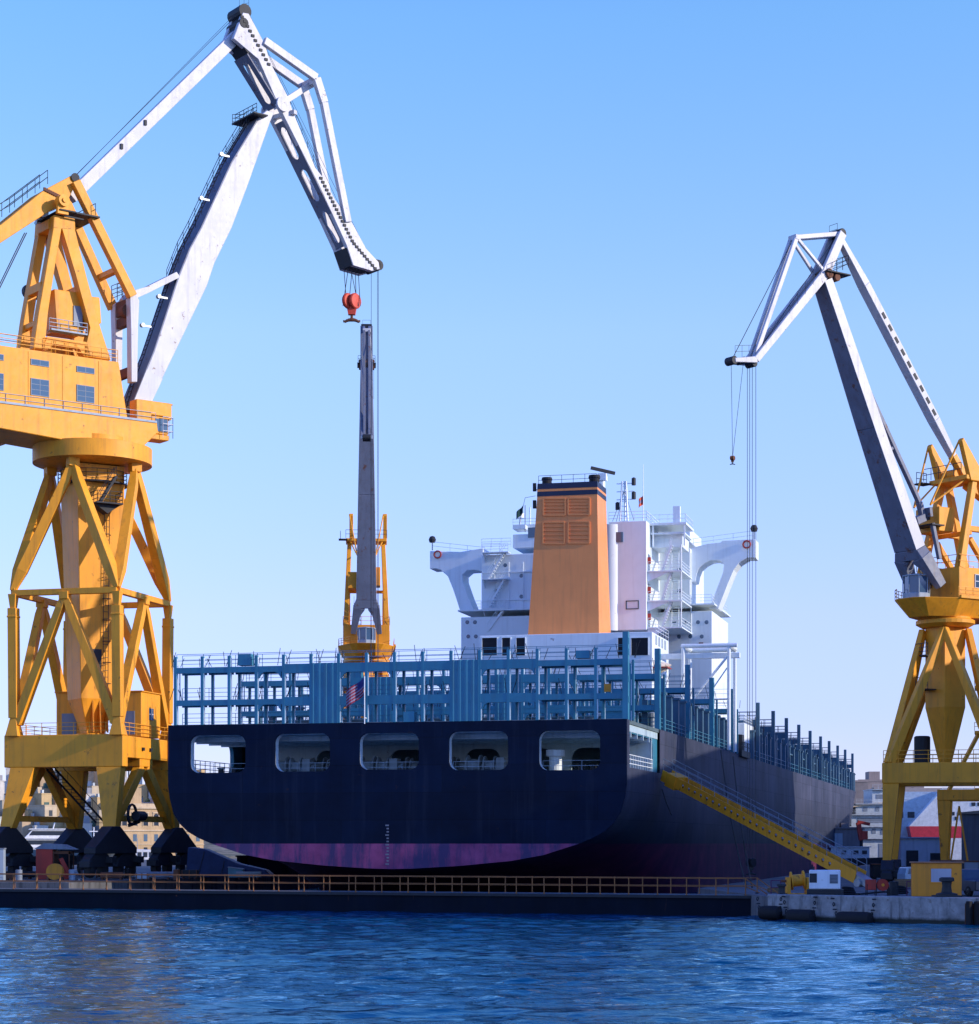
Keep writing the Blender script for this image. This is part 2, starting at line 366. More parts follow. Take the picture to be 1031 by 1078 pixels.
# ------------------------------------------------------------------ the container ship (ship coordinates: x starboard, y ahead of the transom, z up)
ship = empty('container_ship', ST, 'huge dark navy container ship with an orange funnel, stern towards us in the dry dock', 'ship', -TH)
def hullmat():
    m, nt, b = newmat('hull_paint'); v = coords(nt, rnd=False)
    sp = nt.nodes.new('ShaderNodeSeparateXYZ'); tc = nt.nodes.new('ShaderNodeTexCoord'); nt.links.new(tc.outputs['Object'], sp.inputs[0])
    # plating: strakes and butts
    br = nt.nodes.new('ShaderNodeTexBrick'); cm = nt.nodes.new('ShaderNodeCombineXYZ')
    sx = nt.nodes.new('ShaderNodeMath'); sx.operation = 'ADD'; nt.links.new(sp.outputs[0], sx.inputs[0]); nt.links.new(sp.outputs[1], sx.inputs[1])
    nt.links.new(sx.outputs[0], cm.inputs[0]); nt.links.new(sp.outputs[2], cm.inputs[1]); nt.links.new(cm.outputs[0], br.inputs['Vector'])
    br.inputs['Scale'].default_value = .5; br.inputs['Brick Width'].default_value = 4.4; br.inputs['Row Height'].default_value = 1.15
    br.inputs['Mortar Size'].default_value = .012; br.inputs['Color1'].default_value = (.85, .85, .85, 1); br.inputs['Color2'].default_value = (1.15, 1.15, 1.15, 1); br.inputs['Mortar'].default_value = (.6, .6, .6, 1)
    # side plates greyer, darkening towards the bottom; the transom navy
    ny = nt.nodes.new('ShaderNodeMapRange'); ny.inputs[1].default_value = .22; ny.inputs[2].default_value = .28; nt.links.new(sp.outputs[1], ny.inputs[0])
    zmix = nt.nodes.new('ShaderNodeMapRange'); zmix.inputs[1].default_value = 4.5; zmix.inputs[2].default_value = 12.0; nt.links.new(sp.outputs[2], zmix.inputs[0])
    navy = mixc(nt, noise(nt, v, .25, 6, .6, .3, .7), (.0004, .004, .017), (.0015, .010, .036)); navy = mixc(nt, mul(nt, noise(nt, coords(nt, (1.1, 1.1, .06), False), 1.0, 6, .65, .54, .7), .5), navy, (.016, .024, .048)); navy = mixc(nt, mul(nt, noise(nt, v, .9, 9, .7, .63, .68), .5), navy, (.03, .016, .014))
    side = mixc(nt, noise(nt, v, .12, 7, .62, .35, .65), (.026, .034, .062), (.066, .074, .122))
    vs = coords(nt, (.55, .55, .035), False)
    side = mixc(nt, mul(nt, noise(nt, vs, 1.0, 6, .65, .5, .7), .7), side, (.024, .028, .045))
    side = mixc(nt, mul(nt, noise(nt, coords(nt, (.9, .9, .05), False), 1.3, 5, .6, .58, .72), .5), side, (.12, .125, .165))
    side = mixc(nt, zmix.outputs[0], mixc(nt, noise(nt, v, .2, 6, .6, .3, .7), (.010, .016, .032), (.030, .036, .050)), side)
    top = mixc(nt, ny.outputs[0], navy, side)
    top = mixc(nt, 1.0, top, br.outputs[0], 'MULTIPLY')
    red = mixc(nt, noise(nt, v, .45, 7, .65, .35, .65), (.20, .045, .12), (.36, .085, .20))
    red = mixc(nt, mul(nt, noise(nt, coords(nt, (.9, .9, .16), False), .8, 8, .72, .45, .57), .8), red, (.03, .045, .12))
    red = mixc(nt, ny.outputs[0], red, mixc(nt, noise(nt, v, .3, 7, .65, .35, .65), (.055, .012, .04), (.13, .025, .06)))  # red darker along the side: its shade is painted into the colour
    st = nt.nodes.new('ShaderNodeMath'); st.operation = 'ADD'; nt.links.new(sp.outputs[2], st.inputs[0]); nt.links.new(noise(nt, v, 3., 2, .5, -3.5, 4.5), st.inputs[1])
    gt = nt.nodes.new('ShaderNodeMapRange'); gt.inputs[1].default_value = 4.93+.5; gt.inputs[2].default_value = 4.93+.53
    st.inputs[1].default_value = .5; nt.links.new(sp.outputs[2], gt.inputs[0]); gt.inputs[1].default_value = 4.9; gt.inputs[2].default_value = 4.96
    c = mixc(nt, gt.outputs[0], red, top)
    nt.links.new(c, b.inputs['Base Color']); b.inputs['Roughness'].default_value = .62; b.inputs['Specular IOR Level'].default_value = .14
    ad = nt.nodes.new('ShaderNodeMath'); ad.operation = 'ADD'; nt.links.new(noise(nt, v, .35, 4), ad.inputs[0]); nt.links.new(mul(nt, br.outputs[1], -.15), ad.inputs[1])
    bump(nt, b, ad.outputs[0], .35, .12)
    return m
HULL = hullmat(); LFRAME = paint('light_blue_grey_paint', (.42, .56, .64), .5, .15, .25, .2)
DZ = 15.1
TR = [(20, DZ), (20, 12), (20, 9.9), (19.85, 8.8), (19.5, 7.5), (18.9, 6.6), (18.2, 5.95), (17.2, 5.4), (15.9, 4.88), (13, 3.98), (10.3, 3.5), (5.9, 3.08), (2, 2.85), (0, 2.8)]
MD = [(20, DZ), (20, 12), (20, 9.6), (20, 8), (20, 6), (20, 4), (20, 2), (20, 0), (20, -2), (19.5, -4), (18, -5.5), (12, -6), (5, -6), (0, -6)]
def hb(t, z):                                        # half-breadth factor: the bow flares
    q = max(0, min(1, (z+6)/(DZ+6)))
    a, e = 205+43*q**1.3, 285+20*q
    return 1.0 if t <= a else max(0.0, 1-((t-a)/(e-a))**2.1)
def section(t, top=None):
    e = min(1, max(0, t/62.0)); e = e*e*(3-2*e); ps = []
    for (x0, z0), (x1, z1) in zip(TR, MD):
        x, z = x0+(x1-x0)*e, z0+(z1-z0)*e
        ps.append((x*hb(t, z), z))
    if top is not None: ps[0] = (20, top); ps[1] = (20, top-.4)
    return ps
sts = [(.25, None), (1.3, None), (1.301, 11.2), (6, 11.2), (11, 11.2), (16.5, 11.2), (16.501, None)]+[(t, None) for t in (22, 28, 35, 43, 52, 62, 80, 110, 150, 185, 205, 215, 225, 235, 245, 252, 258, 264, 270, 276, 281, 286, 290, 294, 298, 301, 303.5, 305)]
b = MB(); vs = []; fs = []
for t, top in sts:
    sec = section(t, top)
    vs += [(x, t, z) for x, z in sec]+[(-x, t, z) for x, z in reversed(sec[:-1])]
k = 2*len(TR)-1
for i in range(len(sts)-1):
    fs += [(i*k+j, i*k+j+1, (i+1)*k+j+1, (i+1)*k+j) for j in range(k-1)]
b.add(vs, fs)
# transom plate with its five mooring openings
def rrect(x0, x1, z0, z1, r, n=5):
    ps = []
    for cx, cz, a0 in ((x1-r, z1-r, 0), (x0+r, z1-r, 90), (x0+r, z0+r, 180), (x1-r, z0+r, 270)):
        for i in range(n+1):
            a = math.radians(a0+90*i/n); ps.append((cx+r*math.cos(a), cz+r*math.sin(a)))
    return ps
outer = [(x, 0, z) for x, z in TR]+[(-x, 0, z) for x, z in reversed(TR[:-1])]
wins = []
for x0, x1, y0, y1 in ((200, 258.5, 773.6, 813.8), (289.3, 347.5, 772, 812.5), (378.3, 441, 771.3, 810.5), (472.6, 535, 769.5, 811), (567.5, 632, 768.7, 811)):
    xa, za = S(x0, y1, 0); xb, zb = S(x1, y0, 0); wins.append((xa, xb, za, zb))
holes = [[(x, 0, z) for x, z in rrect(*q, .75)] for q in wins]
b.plate(outer, holes, (0, .25, 0))
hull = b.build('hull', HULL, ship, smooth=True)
# white inner reveals of the openings
b = MB()
for q in wins:
    o_ = [(x, .26, z) for x, z in rrect(q[0]-.22, q[1]+.22, q[2]-.22, q[3]+.22, .9)]; i_ = [(x, .26, z) for x, z in rrect(q[0]-.01, q[1]+.01, q[2]-.01, q[3]+.01, .76)]
    b.plate(o_, [i_], (0, .75, 0))
b.build('mooring_opening_frame', SHIPW, hull)
# decks and mooring space
DECKM = paint('green_grey_deck', (.10, .15, .17), .6, .2, .2, .2)
b = MB()
half = [(19.9, 0.3)]+[(19.9*hb(t, DZ), t) for t in (205, 235, 245, 252, 258, 264, 270, 276, 281, 286, 290, 294, 298, 301, 303.5)]
poly = [(x, t, DZ-.3) for x, t in half]+[(-x, t, DZ-.3) for x, t in reversed(half)]
b.prism(poly, (0, 0, .3)); b.build('main_deck', DECKM, ship)
b = MB(); b.bx(-19.8, 19.8, .3, 16.4, 10.25, 10.45); b.build('mooring_deck', DECKM, ship)
b = MB(); arch = []
for xc in (-9.5, -2.5, 4.5, 9.3, 14.2): arch.append([(x, 13.5, z) for x, z in rrect(xc-1.6, xc+1.6, 10.6, 13.4, .9)])
b.plate([(-14.4, 13.5, 10.45), (19.75, 13.5, 10.45), (19.75, 13.5, DZ-.3), (-15.2, 13.5, DZ-.3)], arch, (0, .3, 0)); b.build('mooring_bulkhead', LFRAME, ship)
b = MB(); b.bx(-15, 19.7, 19.5, 19.7, 10.45, 14.8); b.build('inner_bulkhead', paint('inner_bulkhead_paint', (.12, .22, .29), .6), ship)
b = MB(); b.bx(-19.8, 19.8, .9, 16.4, 14.2, 14.78)
for t in (3, 6, 9, 12): b.bx(-19.8, 19.8, t, t+.25, 13.75, 14.2)
b.build('deck_beam', LFRAME, ship)
for sx in (1, -1):
    b = MB(); x = 19.75*sx
    b.plate([(x, 1.31, 11.2), (x, 16.49, 11.2), (x, 16.49, DZ), (x, 1.31, DZ)], [[(x, t, z) for t, z in rrect(1.9, 14.2, 11.25, 14.1, 1.0)]], (-.35*sx, 0, 0))
    b.build('side_frame', FRAME, ship)
    b = MB(); b.rail([(x, 2, 11.2), (x, 14, 11.2)], 1.1, 1.2, .04, 3); b.build('side_railing', SHIPW, ship)
b = MB()
for q in wins:
    xs_ = (q[0]+.1, q[1]-.1)
    b.rail([(xs_[0], 1.1, 10.5), (xs_[1], 1.1, 10.5)], 1.3, 1.6, .022, 3)
b.build('mooring_railing', PALE, ship)
def winch(x, y):
    b = MB()
    b.lathe((x-1.3, y, 11.6), [(.9, 0), (.9, .12), (.5, .14), (.5, 1.1), (.9, 1.12), (.9, 1.25)], 18, (1, 0, 0))
    b.lathe((x+.2, y, 11.6), [(.8, 0), (.8, .12), (.42, .14), (.42, .9), (.8, .92), (.8, 1.02)], 18, (1, 0, 0))
    b.box((x+1.7, y, 11.4), (.7, 1.2, 1.7)); b.tube((x-1.9, y, 11.6), (x+2.3, y, 11.6), .16, n=10)
    for dx in (-1.5, .05, 1.2): b.prism([(x+dx, y-.9, 10.45), (x+dx, y+.9, 10.45), (x+dx, y+.2, 11.9), (x+dx, y-.2, 11.9)], (.14, 0, 0))
    return b.build('mooring_winch', [PALE], ship)
for x, y in ((-10.6, 4.6), (-8.0, 7.0), (-2.9, 5.2), (-.6, 7.5), (6.6, 5), (3.4, 8)): winch(x, y)
b = MB()
for x in (13.2,): b.lathe((x, 4.0, 10.45), [(.55, 0), (.55, 1.8), (.8, 1.82), (.8, 2.35), (.2, 2.4)], 16)
b.build('vent_mushroom', SHIPW, ship)
for x in (-16, -14.8, 10.9, 15.8, 16.8): b = MB(); b.lathe((x, 2.2, 10.45), [(.3, 0), (.25, .9), (.36, .95), (.36, 1.05)], 10); b.build('mooring_bitt', DARK, ship)
# draught marks on the transom, plate welds
b = MB()
for i in range(14):
    x, z = S(408.3, 869+i*3.4, 0)
    if z < 2.95: break
    b.bx(x-.1-(.1 if i % 3 == 0 else 0), x+.1, -.012, -.004, z-.06, z+.06)
b.build('draught_marks', plain('white_marking_paint', (.20, .21, .25), .6), hull)

# ---- lashing bridges across the deck
PX = [-19.7+39.4*i/16 for i in range(17)]
def mpost(): b = MB(); b.bx(-.115, .115, -.17, .17, 0, 5.95); return b
def aft_bridge(t, first, full=True):
    g = MB()                                            # the two beams with their haunched corners
    zb = ((19.85, .62), (17.05, .6))
    for z, h in zb:
        for i in range(16):
            x0, x1 = PX[i], PX[i+1]; hh = h*(1.25 if 4 <= i <= 12 else .8)
            g.bx(x0+.11, x1-.11, -.15, .15, z-hh/2, z+hh/2)
            g.bx(x0+.11, x1-.11, 1.15, 1.4, z-h/2, z+h*.3)
            if i in (3, 6, 11): g.prism([(x0+.2, -.14, z-hh/2), (x0+.75, -.14, z-hh/2), (x0+.45, -.14, z-hh/2-.18), (x0+.2, -.14, z-hh/2-.55)], (0, .28, 0))
            if i in (3, 7, 12): g.prism([(x1-.2, -.14, z-hh/2), (x1-.75, -.14, z-hh/2), (x1-.45, -.14, z-hh/2-.18), (x1-.2, -.14, z-hh/2-.55)], (0, .28, 0))
    for x in (-19.45, 19.4): g.bx(x, x+.06, .2, .3, zb[1][0], zb[0][0])
    br = g.build('lashing_bridge', FRAME, ship); br.location = (0, t, 0)
    g = MB()
    for z, h in zb: g.bx(-19.6, 19.6, .16, 1.14, z+h*.3, z+h*.3+.05)
    g.bx(-19.6, 19.6, .16, 1.14, DZ+.02, DZ+.1)
    g.build('walkway', STEEL, br)
    g = MB()
    for z in (20.15, 17.3, DZ): g.rail([(-19.6, 1.3, z), (19.6, 1.3, z)], 1.1, 2.46, .028, 3)
    for z in (20.15,): g.rail([(-19.6, 0, z), (19.6, 0, z)], 1.1, 2.46, .028, 2)
    g.build('railing', FRAME, br)
    p0 = mpost().build('post', FRAME, br); p0.location = (PX[0], 0, DZ)
    for i in range(17):
        if i: inst(p0, br, (PX[i], 0, DZ))
        q = inst(p0, br, (PX[i]+.42, 1.3, DZ)); q.scale = (.75, .8, .84)
    for i in (5, 10):
        g = MB(); x0, x1 = PX[i]+.1, PX[i+1]-.05; pts = []
        for j in range(0, 17):
            xx = x0+(x1-x0)*j/16; pts.append((xx, -.20 if j % 4 < 2 else -.12))
        for (xa, ya), (xb, yb) in zip(pts, pts[1:]): g.prism([(xa, ya, DZ+.05), (xb, yb, DZ+.05), (xb, .1, DZ+.05), (xa, .1, DZ+.05)], (0, 0, 5.12))
        g.build('corrugated_panel', FRAME, br)
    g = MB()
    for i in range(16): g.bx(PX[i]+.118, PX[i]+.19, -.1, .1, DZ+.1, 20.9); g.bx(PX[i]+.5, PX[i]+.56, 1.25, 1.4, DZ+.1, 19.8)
    g.build('lit_edge_strip', SHIPW, br)  # white strips paint the sunlit right edges of the posts
    rng = random.Random(t); g = MB()
    for i in range(17):
        for z in (20.2, 17.35):
            for j in range(3):
                x = PX[i]+rng.uniform(-.8, .8); g.tube((x, .5, z), (x+rng.uniform(-.5, .5), .6, z+rng.uniform(.7, 1.5)), .03, n=4)
    g.build('lashing_rods', DARK, br)
    g = MB(); g.bx(19.52, 19.98, -.3, .35, DZ, 22.3)
    for z in (16.5, 18.2, 20.4, 21.3): g.bx(19.97, 20.02, -.15, .2, z, z+.5)
    g.build('end_post', FRAME, br)
    rng = random.Random(5+int(t))
    for i in (0, 13, 15) if t < 10 else (0, 1, 3, 15):
        if rng.random() < .6: z, x = ((17.4, PX[i]+.7) if rng.random() < .5 else (15.2, PX[i]+.6)); g = MB(); g.bx(x, x+.55, -.05, .12, z, z+.65); g.bx(x+.15, x+.4, -.08, -.05, z+.2, z+.4); g.build('life_jacket_box', BOXY, br)
    for i in (2, 4, 8, 11, 14):
        if rng.random() < .7: x = PX[i]+.8; z = (DZ, 17.4, 20.2)[rng.randrange(3)]; g = MB(); g.bx(x, x+rng.uniform(.7, 1.5), -.1, .8, z, z+rng.uniform(.6, 1.0)); g.build('equipment_box', FRAME, br)
    if t > 10:
        for i in (3, 6, 9, 12, 14):
            if rng.random() < .55: g = MB(); g.bx(PX[i]+.12, PX[i+1]-.12, .05, .2, DZ+.05, 17.0); g.build('closed_bay_panel', FRAME, br)
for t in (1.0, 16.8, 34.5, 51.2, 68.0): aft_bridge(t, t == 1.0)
# the bridges ahead of the house, seen along the starboard edge: tall end posts, low platforms
EDGE = paint('deep_blue_deck_paint', (.035, .10, .17), .5, .2, .3, .3)
FRAMED = paint('dark_blue_grey_deck_paint', (.05, .125, .19), .5, .2, .3, .3)
def fwd_bridge(t):
    f = hb(t, DZ); e = 19.7*f
    g = MB()
    for z, h in ((19.85, .75), (18.4, .35), (17.0, .6)): g.bx(-e, e, -.15, .15, z-h/2, z+h/2); g.bx(-e, e, .15, 1.2, z+h/2-.06, z+h/2)
    br = g.build('lashing_bridge', FRAMED, ship); br.location = (0, t, 0)
    p0 = mpost().build('post', FRAMED, br); p0.location = (-e, 0, DZ); p0.scale = (1, 1, .95)
    for i in range(1, 17): q = inst(p0, br, (-e+2*e*i/16, 0, DZ)); q.scale = (1.2, 1.1, .93 if i < 16 else 1.0)
    g = MB(); g.bx(e-.2, e+.25, -.28, .3, DZ, 22.3); g.build('end_post', FRAMED, br)
    g = MB(); g.bx(e-9, e-.4, .3, .45, DZ, 19.3); g.build('closed_bay_panel', EDGE, br)
    g = MB(); g.rail([(-e, 1.2, 20.1), (e, 1.2, 20.1)], 1.1, 1.2, .045, 3); g.rail([(-e, 1.2, 17.4), (e, 1.2, 17.4)], 1.1, 1.2, .04, 3); g.rail([(-e, -.1, 20.1), (e, -.1, 20.1)], 1.1, 1.2, .04, 2)
    g.rail([(e, .2, 20.1), (e, 1.2, 20.1)], 1.1, 1, .03, 2); g.build('railing', FRAMED, br)
    g = MB(); g.bx(e-3.4, e-2.2, .2, 1.0, DZ, 19.6); g.bx(e-6.4, e-5.2, .2, 1.0, DZ, 19.0); g.build('stair_cabinet', FRAMED, br)
for t in (92, 109, 125.3, 142.4, 159.8, 177.6, 193.6, 211, 227.8, 245.5): fwd_bridge(t)
g = MB(); e = 18.4
g.bx(-e, e, 263, 264.4, 19.0, 19.3); g.build('forward_platform', FRAMED, ship)
g = MB(); g.rail([(-e, 263, 19.3), (e, 263, 19.3), (e, 264.4, 19.3)], 1.1, 1.5, .03, 2); g.build('platform_railing', FRAMED, ship)
for x in (e, e-4, e-12, -e):
    g = MB(); g.bx(x-.2, x+.2, 262.8, 263.3, DZ, 22 if x == e else 19); g.prism([(x-.5, 263.1, 19.0), (x+.5, 263.1, 19.0), (x, 263.1, 17.8)], (0, .2, 0)); g.build('platform_post', FRAMED, ship)
# container pedestals along the deck edges
g = MB(); g.bx(-.3, .3, -.35, .35, 0, 3.4); g.bx(-.42, .42, -.45, .45, 3.4, 3.6); ped = g.build('pedestal', FRAMED, ship); ped.location = (19.45, 21, DZ)
for sx in (1, -1):
    for t in list(range(21, 71, 4))+list(range(88, 258, 6)):
        if (sx, t) == (1, 21): continue
        inst(ped, ship, (19.45*sx*hb(t, DZ), t, DZ))
g = MB()
for sx in (1, -1):
    g.rail([(19.75*sx, 17, DZ), (19.75*sx, 68, DZ)], 1.1, 2.0, .03, 3); g.rail([(19.75*sx, 88, DZ), (19.75*sx, 236, DZ)], 1.1, 2.5, .03, 2)
g.build('deck_railing', FRAME, ship)
for i, t in enumerate((92, 109, 125.3, 142.4, 159.8, 177.6, 193.6, 211, 227.8)):
    rng = random.Random(i+70); f = hb(t+8, DZ); g = MB()
    for k in range(9):
        tt = t+1.6+k*1.75; x = 18.6*f-rng.uniform(0, 2.2); h = rng.uniform(1.6, 4.4); g.bx(x-rng.uniform(.2, .9), x+.2, tt, tt+rng.uniform(.3, 1.1), DZ, DZ+h)
    g.bx(17.2*f, 17.4*f, t+1.5, t+15.5, DZ, DZ+2.9); g.build('deck_edge_fittings', EDGE, ship)
    g = MB(); x = 19.4*f
    for tt, h in ((t+5.6, 4.3), (t+11.2, 4.1)): g.bx(x-.22, x+.22, tt-.25, tt+.25, DZ, DZ+h)
    g.bx(x-.12, x+.12, t+5.6, t+11.2, DZ+2.4, DZ+2.6); g.build('cell_guide', FRAMED, ship)
    g = MB()
    for k in range(5): tt = t+2+k*3; g.tube((x-.4, tt, DZ), (x-.4+rng.uniform(-.3, .3), tt+rng.uniform(-.4, .4), DZ+rng.uniform(4, 5.6)), .05, n=4)
    g.build('lashing_rods', DARK, ship)
# hatch covers between the bridges
HATCH = paint('hatch_paint', (.085, .16, .22), .55, .2, .3, .3)
for a, e in ((19.5, 33), (37.5, 49.5), (55, 66)):
    g = MB(); zt = 16.6
    for x0, x1 in ((-18, -6.3), (-5.9, 5.9), (6.3, 16.6)): g.bx(x0, x1, a, e, DZ, zt); 
    for x in range(-17, 17, 3): g.bx(x, x+.4, a-.12, a, DZ, zt-.2)
    g.build('hatch_cover', HATCH, ship, bevel=.05)
for t0 in range(95, 248, 17):
    g = MB(); q = 17*hb(t0+13, DZ)
    g.bx(-q, q, t0, t0+12.5, DZ, 16.9); g.build('hatch_cover', HATCH, ship, bevel=.05)
# ---- superstructure
house = MB()
def sb(px0, px1, py0, py1, t0, t1, bld=None, z0=None):
    xa, za = S(px0, py1, t0); xb, zb = S(px1, py0, t0); (bld or house).bx(xa, xb, t0, t1, za if z0 is None else z0, zb)
    return xa, xb, za, zb
sb(485.5, 750, 643, 700, 76, 90, z0=DZ)
sb(507, 727, 577, 644, 77, 88)
sb(540, 727, 556, 577, 78, 87)
x0, x1, z0, z1 = sb(641, 681, 548, 664, 68, 78)
# casing behind the funnel with a rounded port corner
sup = house.build('superstructure', SHIPW, ship, bevel=.06)
g = MB(); g.lathe((x0+.1, 68.9, z0), [(1.3, 0), (1.3, z1-z0-.3)], 28); g.build('rounded_casing', SHIPW, sup, smooth=True)
g = MB(); xa, za = S(643, 571, 67.9); xb, zb = S(656, 560, 67.9); g.bx(xa, xb, 67.85, 68.02, za, zb); g.build('window', GLASS, sup)
g = MB(); xa, xb, za, zb = sb(505, 687, 665, 700, 56, 67, g, DZ); dk = g.build('deckhouse', SHIPW, sup, bevel=.05)
for p0, p1 in ((508, 523.5), (529, 537.5), (544, 553), (651, 656.5), (665, 682.5)):
    g = MB(); xx, zz = S(p0, 690, 56); xy_, zy = S(p1, 671.5, 56); g.bx(xx, xy_, 55.93, 56.05, zz, zy); g.build('doorway', plain('dark_doorway', (.012, .014, .02), .7), dk)
    g = MB(); 
    for e in (xx-.08, xy_): g.bx(e, e+.08, 55.86, 56.0, zz, zy+.08)
    g.bx(xx, xy_, 55.86, 56.0, zy, zy+.08); g.build('doorway_frame', SHIPW, dk)
g = MB(); 
for t in (58, 60, 62, 64): g.bx(xb, xb+.05, t, t+.9, za+3, zb-1.2)
g.build('side_louvre', PALE, dk)
g = MB(); g.rail([(xb, 58.2, zb), (xb, 66.8, zb)], 1.1, 1.8, .03, 3); g.build('deckhouse_railing', SHIPW, dk)
# bridge wings: one flat curved bracket each side
wing_px = [(727.8, 577), (745, 572.5), (759.4, 571), (760, 569.3), (795.5, 567.5), (795.5, 587), (787, 587), (778.8, 592), (772.7, 600), (766.5, 614.7), (756.3, 641), (747, 641), (754, 622), (761.4, 603), (762.4, 595), (760, 591), (754, 589.3), (748, 590), (742, 593), (736, 598), (733.5, 604), (732, 612), (727.8, 613)]
left_px = [(509, 577), (484.8, 581), (452.7, 580), (452.7, 599), (459, 598.5), (464, 600), (471.6, 606.7), (477, 620), (481, 632), (485, 645), (500, 645), (493, 628), (487, 611), (486.7, 605), (492, 600.5), (500, 600), (509, 602)]
for sx, wl in ((1, wing_px), (-1, left_px)):
    wp = [(x*sx, z) for x, z in (S(a, c, 78) for a, c in wl)]
    g = MB(); g.prism([(x*sx, 78, z) for x, z in wp], (0, 3.2, 0)); wg = g.build('bridge_wing', SHIPW, sup, bevel=.05)
    xe = max(x for x, z in wp); ze = max(z for x, z in wp)
    g = MB(); g.rail([(sx*(xe-.3), 78.2, ze), (sx*11.5, 78.2, ze-.9)], 1.0, 2.2, .03, 2); g.build('wing_railing', SHIPW, wg)
    g = MB(); g.torus((sx*(xe-1.0), 77.85, ze-.6), .42, .09, (0, 1, 0)); g.build('lifebuoy', RED, wg)
    g = MB(); g.lathe((sx*(xe-.2), 78.4, ze), [(.06, 0), (.06, .9), (.35, .95), (.45, 1.3), (.3, 1.65), (.02, 1.75)], 12); g.build('searchlight', DARK, wg)
# decks, railings and stairs on the house
g = MB(); xq, zq = S(485.5, 643, 76); xw, zw = S(750, 637, 76); g.bx(xq-.3, xw+.3, 75.6, 90.2, zq-.12, zq+.06); g.build('house_deck', SHIPW, sup)
g = MB(); g.rail([(xq, 75.8, zq), (S(507, 600, 76)[0], 75.8, zq)], 1.1, 1.4, .03, 3); g.rail([(S(727, 600, 76)[0], 75.8, zq), (xw, 75.8, zq), (xw, 89, zq)], 1.1, 1.4, .03, 3)
xt, zt = S(540, 556, 78); xu, _ = S(727, 577, 78); xl, zl = S(507, 577, 77)
g.rail([(xl, 77.1, zl), (xt, 77.1, zl)], 1.1, 1.3, .03, 3); g.rail([(xt, 78.1, zt), (S(566, 500, 78)[0], 78.1, zt)], 1.1, 1.2, .03, 3)
g.rail([(x0, 68.1, z1), (x1, 68.1, z1), (x1, 77.5, z1)], 1.1, 1.4, .03, 3); g.build('house_railing', SHIPW, sup)
def stairstack(pxa, pxb, ys, t, flip):
    for j, (ya, yb) in enumerate(zip(ys, ys[1:])):
        xa_, za_ = S(pxa, yb, t); xb_, zb_ = S(pxb, ya, t)
        g = MB(); lo_, hi_ = (xa_, xb_)
        g.stair((lo_+.2, t-.6, za_), (hi_-.2, t-.6, zb_), .8, (0, 1, 0)); g.build('stair', SHIPW, sup)
        g = MB(); g.bx(xa_-.4, xb_+.3, t-1.3, t+.1, zb_-.1, zb_); g.rail([(xa_-.4, t-1.25, zb_), (xb_+.3, t-1.25, zb_)], 1.0, 1.0, .03, 3)
        g.prism([(xa_-.4, t, zb_-.1), (xa_-.4, t-1.2, zb_-.1), (xa_-.4, t, zb_-1.0)], (.12, 0, 0)); g.build('stair_landing', SHIPW, sup)
stairstack(514, 535, [582, 610, 641, 665], 76.9, False)
x9, z9 = S(690, 640, 70)
def sidestairs():
    xa_ = x1
    for ya, yb in ((576, 603), (603, 634), (634, 662)):
        zb_ = S(690, ya, 70)[1]; za_ = S(690, yb, 70)[1]
        g = MB(); g.stair((xa_+3.0, 69.5, za_), (xa_+2.3, 74.5, zb_), .8, (1, 0, 0)); g.stair((xa_+1.6, 69.2, za_), (xa_+2.7, 69.2, zb_), .8, (0, 1, 0)); g.build('stair', SHIPW, sup)
        g = MB(); g.bx(xa_+.02, xa_+4.0, 68.2, 76, za_-.14, za_); g.rail([(xa_+.1, 68.3, za_), (xa_+3.9, 68.3, za_), (xa_+3.9, 76, za_)], 1.05, 1.2, .035, 3)
        g.prism([(xa_+.02, 68.4, za_-.14), (xa_+2.6, 68.4, za_-.14), (xa_+.02, 68.4, za_-1.2)], (0, .14, 0)); g.build('stair_landing', SHIPW, sup)
        g = MB(); g.tube((xa_+3.9, 68.4, za_), (xa_+3.9, 68.4, zb_), .07, n=6); g.tube((xa_+3.9, 75.9, za_), (xa_+3.9, 75.9, zb_), .07, n=6); g.build('landing_pillar', SHIPW, sup)
        g = MB(); g.bx(xa_+.01, xa_+.08, 69.0, 69.9, za_+.1, za_+2.0); g.build('door', PALE, sup)
        g = MB(); g.bx(xa_+.02, xa_+.35, 68.5, 68.9, za_+.9, za_+1.6); g.build('fire_box', RED, sup)
sidestairs()
zc = S(690, 575, 70)[1]; zr = S(690, 553, 70)[1]
g = MB(); g.bx(x1+.05, x1+4.2, 70, 76, zr, zr+.25); g.bx(x1+.05, x1+3.6, 71.2, 76, zc, zr-1.0); g.bx(x1+.05, x1+4.0, 70.2, 76, zr-1.0, zr-.85)
for x in (x1+.3, x1+3.9): g.bx(x, x+.15, 70.1, 70.3, zc, zr)
g.build('side_cabin', SHIPW, sup)
g = MB(); g.bx(x1+2.6, x1+3.4, 70.6, 71.3, zr+.25, zr+2.2); g.rail([(x1+.1, 70.1, zr+.2), (x1+4.1, 70.1, zr+.2), (x1+4.1, 76, zr+.2)], 1.0, 1.0, .03, 2); g.build('light_locker', SHIPW, sup)
xa_, za_ = S(659, 641.5, 67.9); xb_, zb_ = S(672.5, 632, 67.9)
g = MB(); g.bx(xa_, xb_, 67.9, 68.0, zb_-.08, zb_); g.bx(xa_, xb_, 67.9, 68.0, za_, za_+.08); g.bx(xa_, xa_+.08, 67.9, 68.0, za_, zb_); g.bx(xb_-.08, xb_, 67.9, 68.0, za_, zb_); g.build('hatch_frame', DARK, sup)
g = MB(); xa_, za_ = S(736, 681, 75.9); g.bx(xa_, xa_+.5, 75.8, 76.02, za_, za_+.5); g.build('vent_cowl', RUSTY, sup)
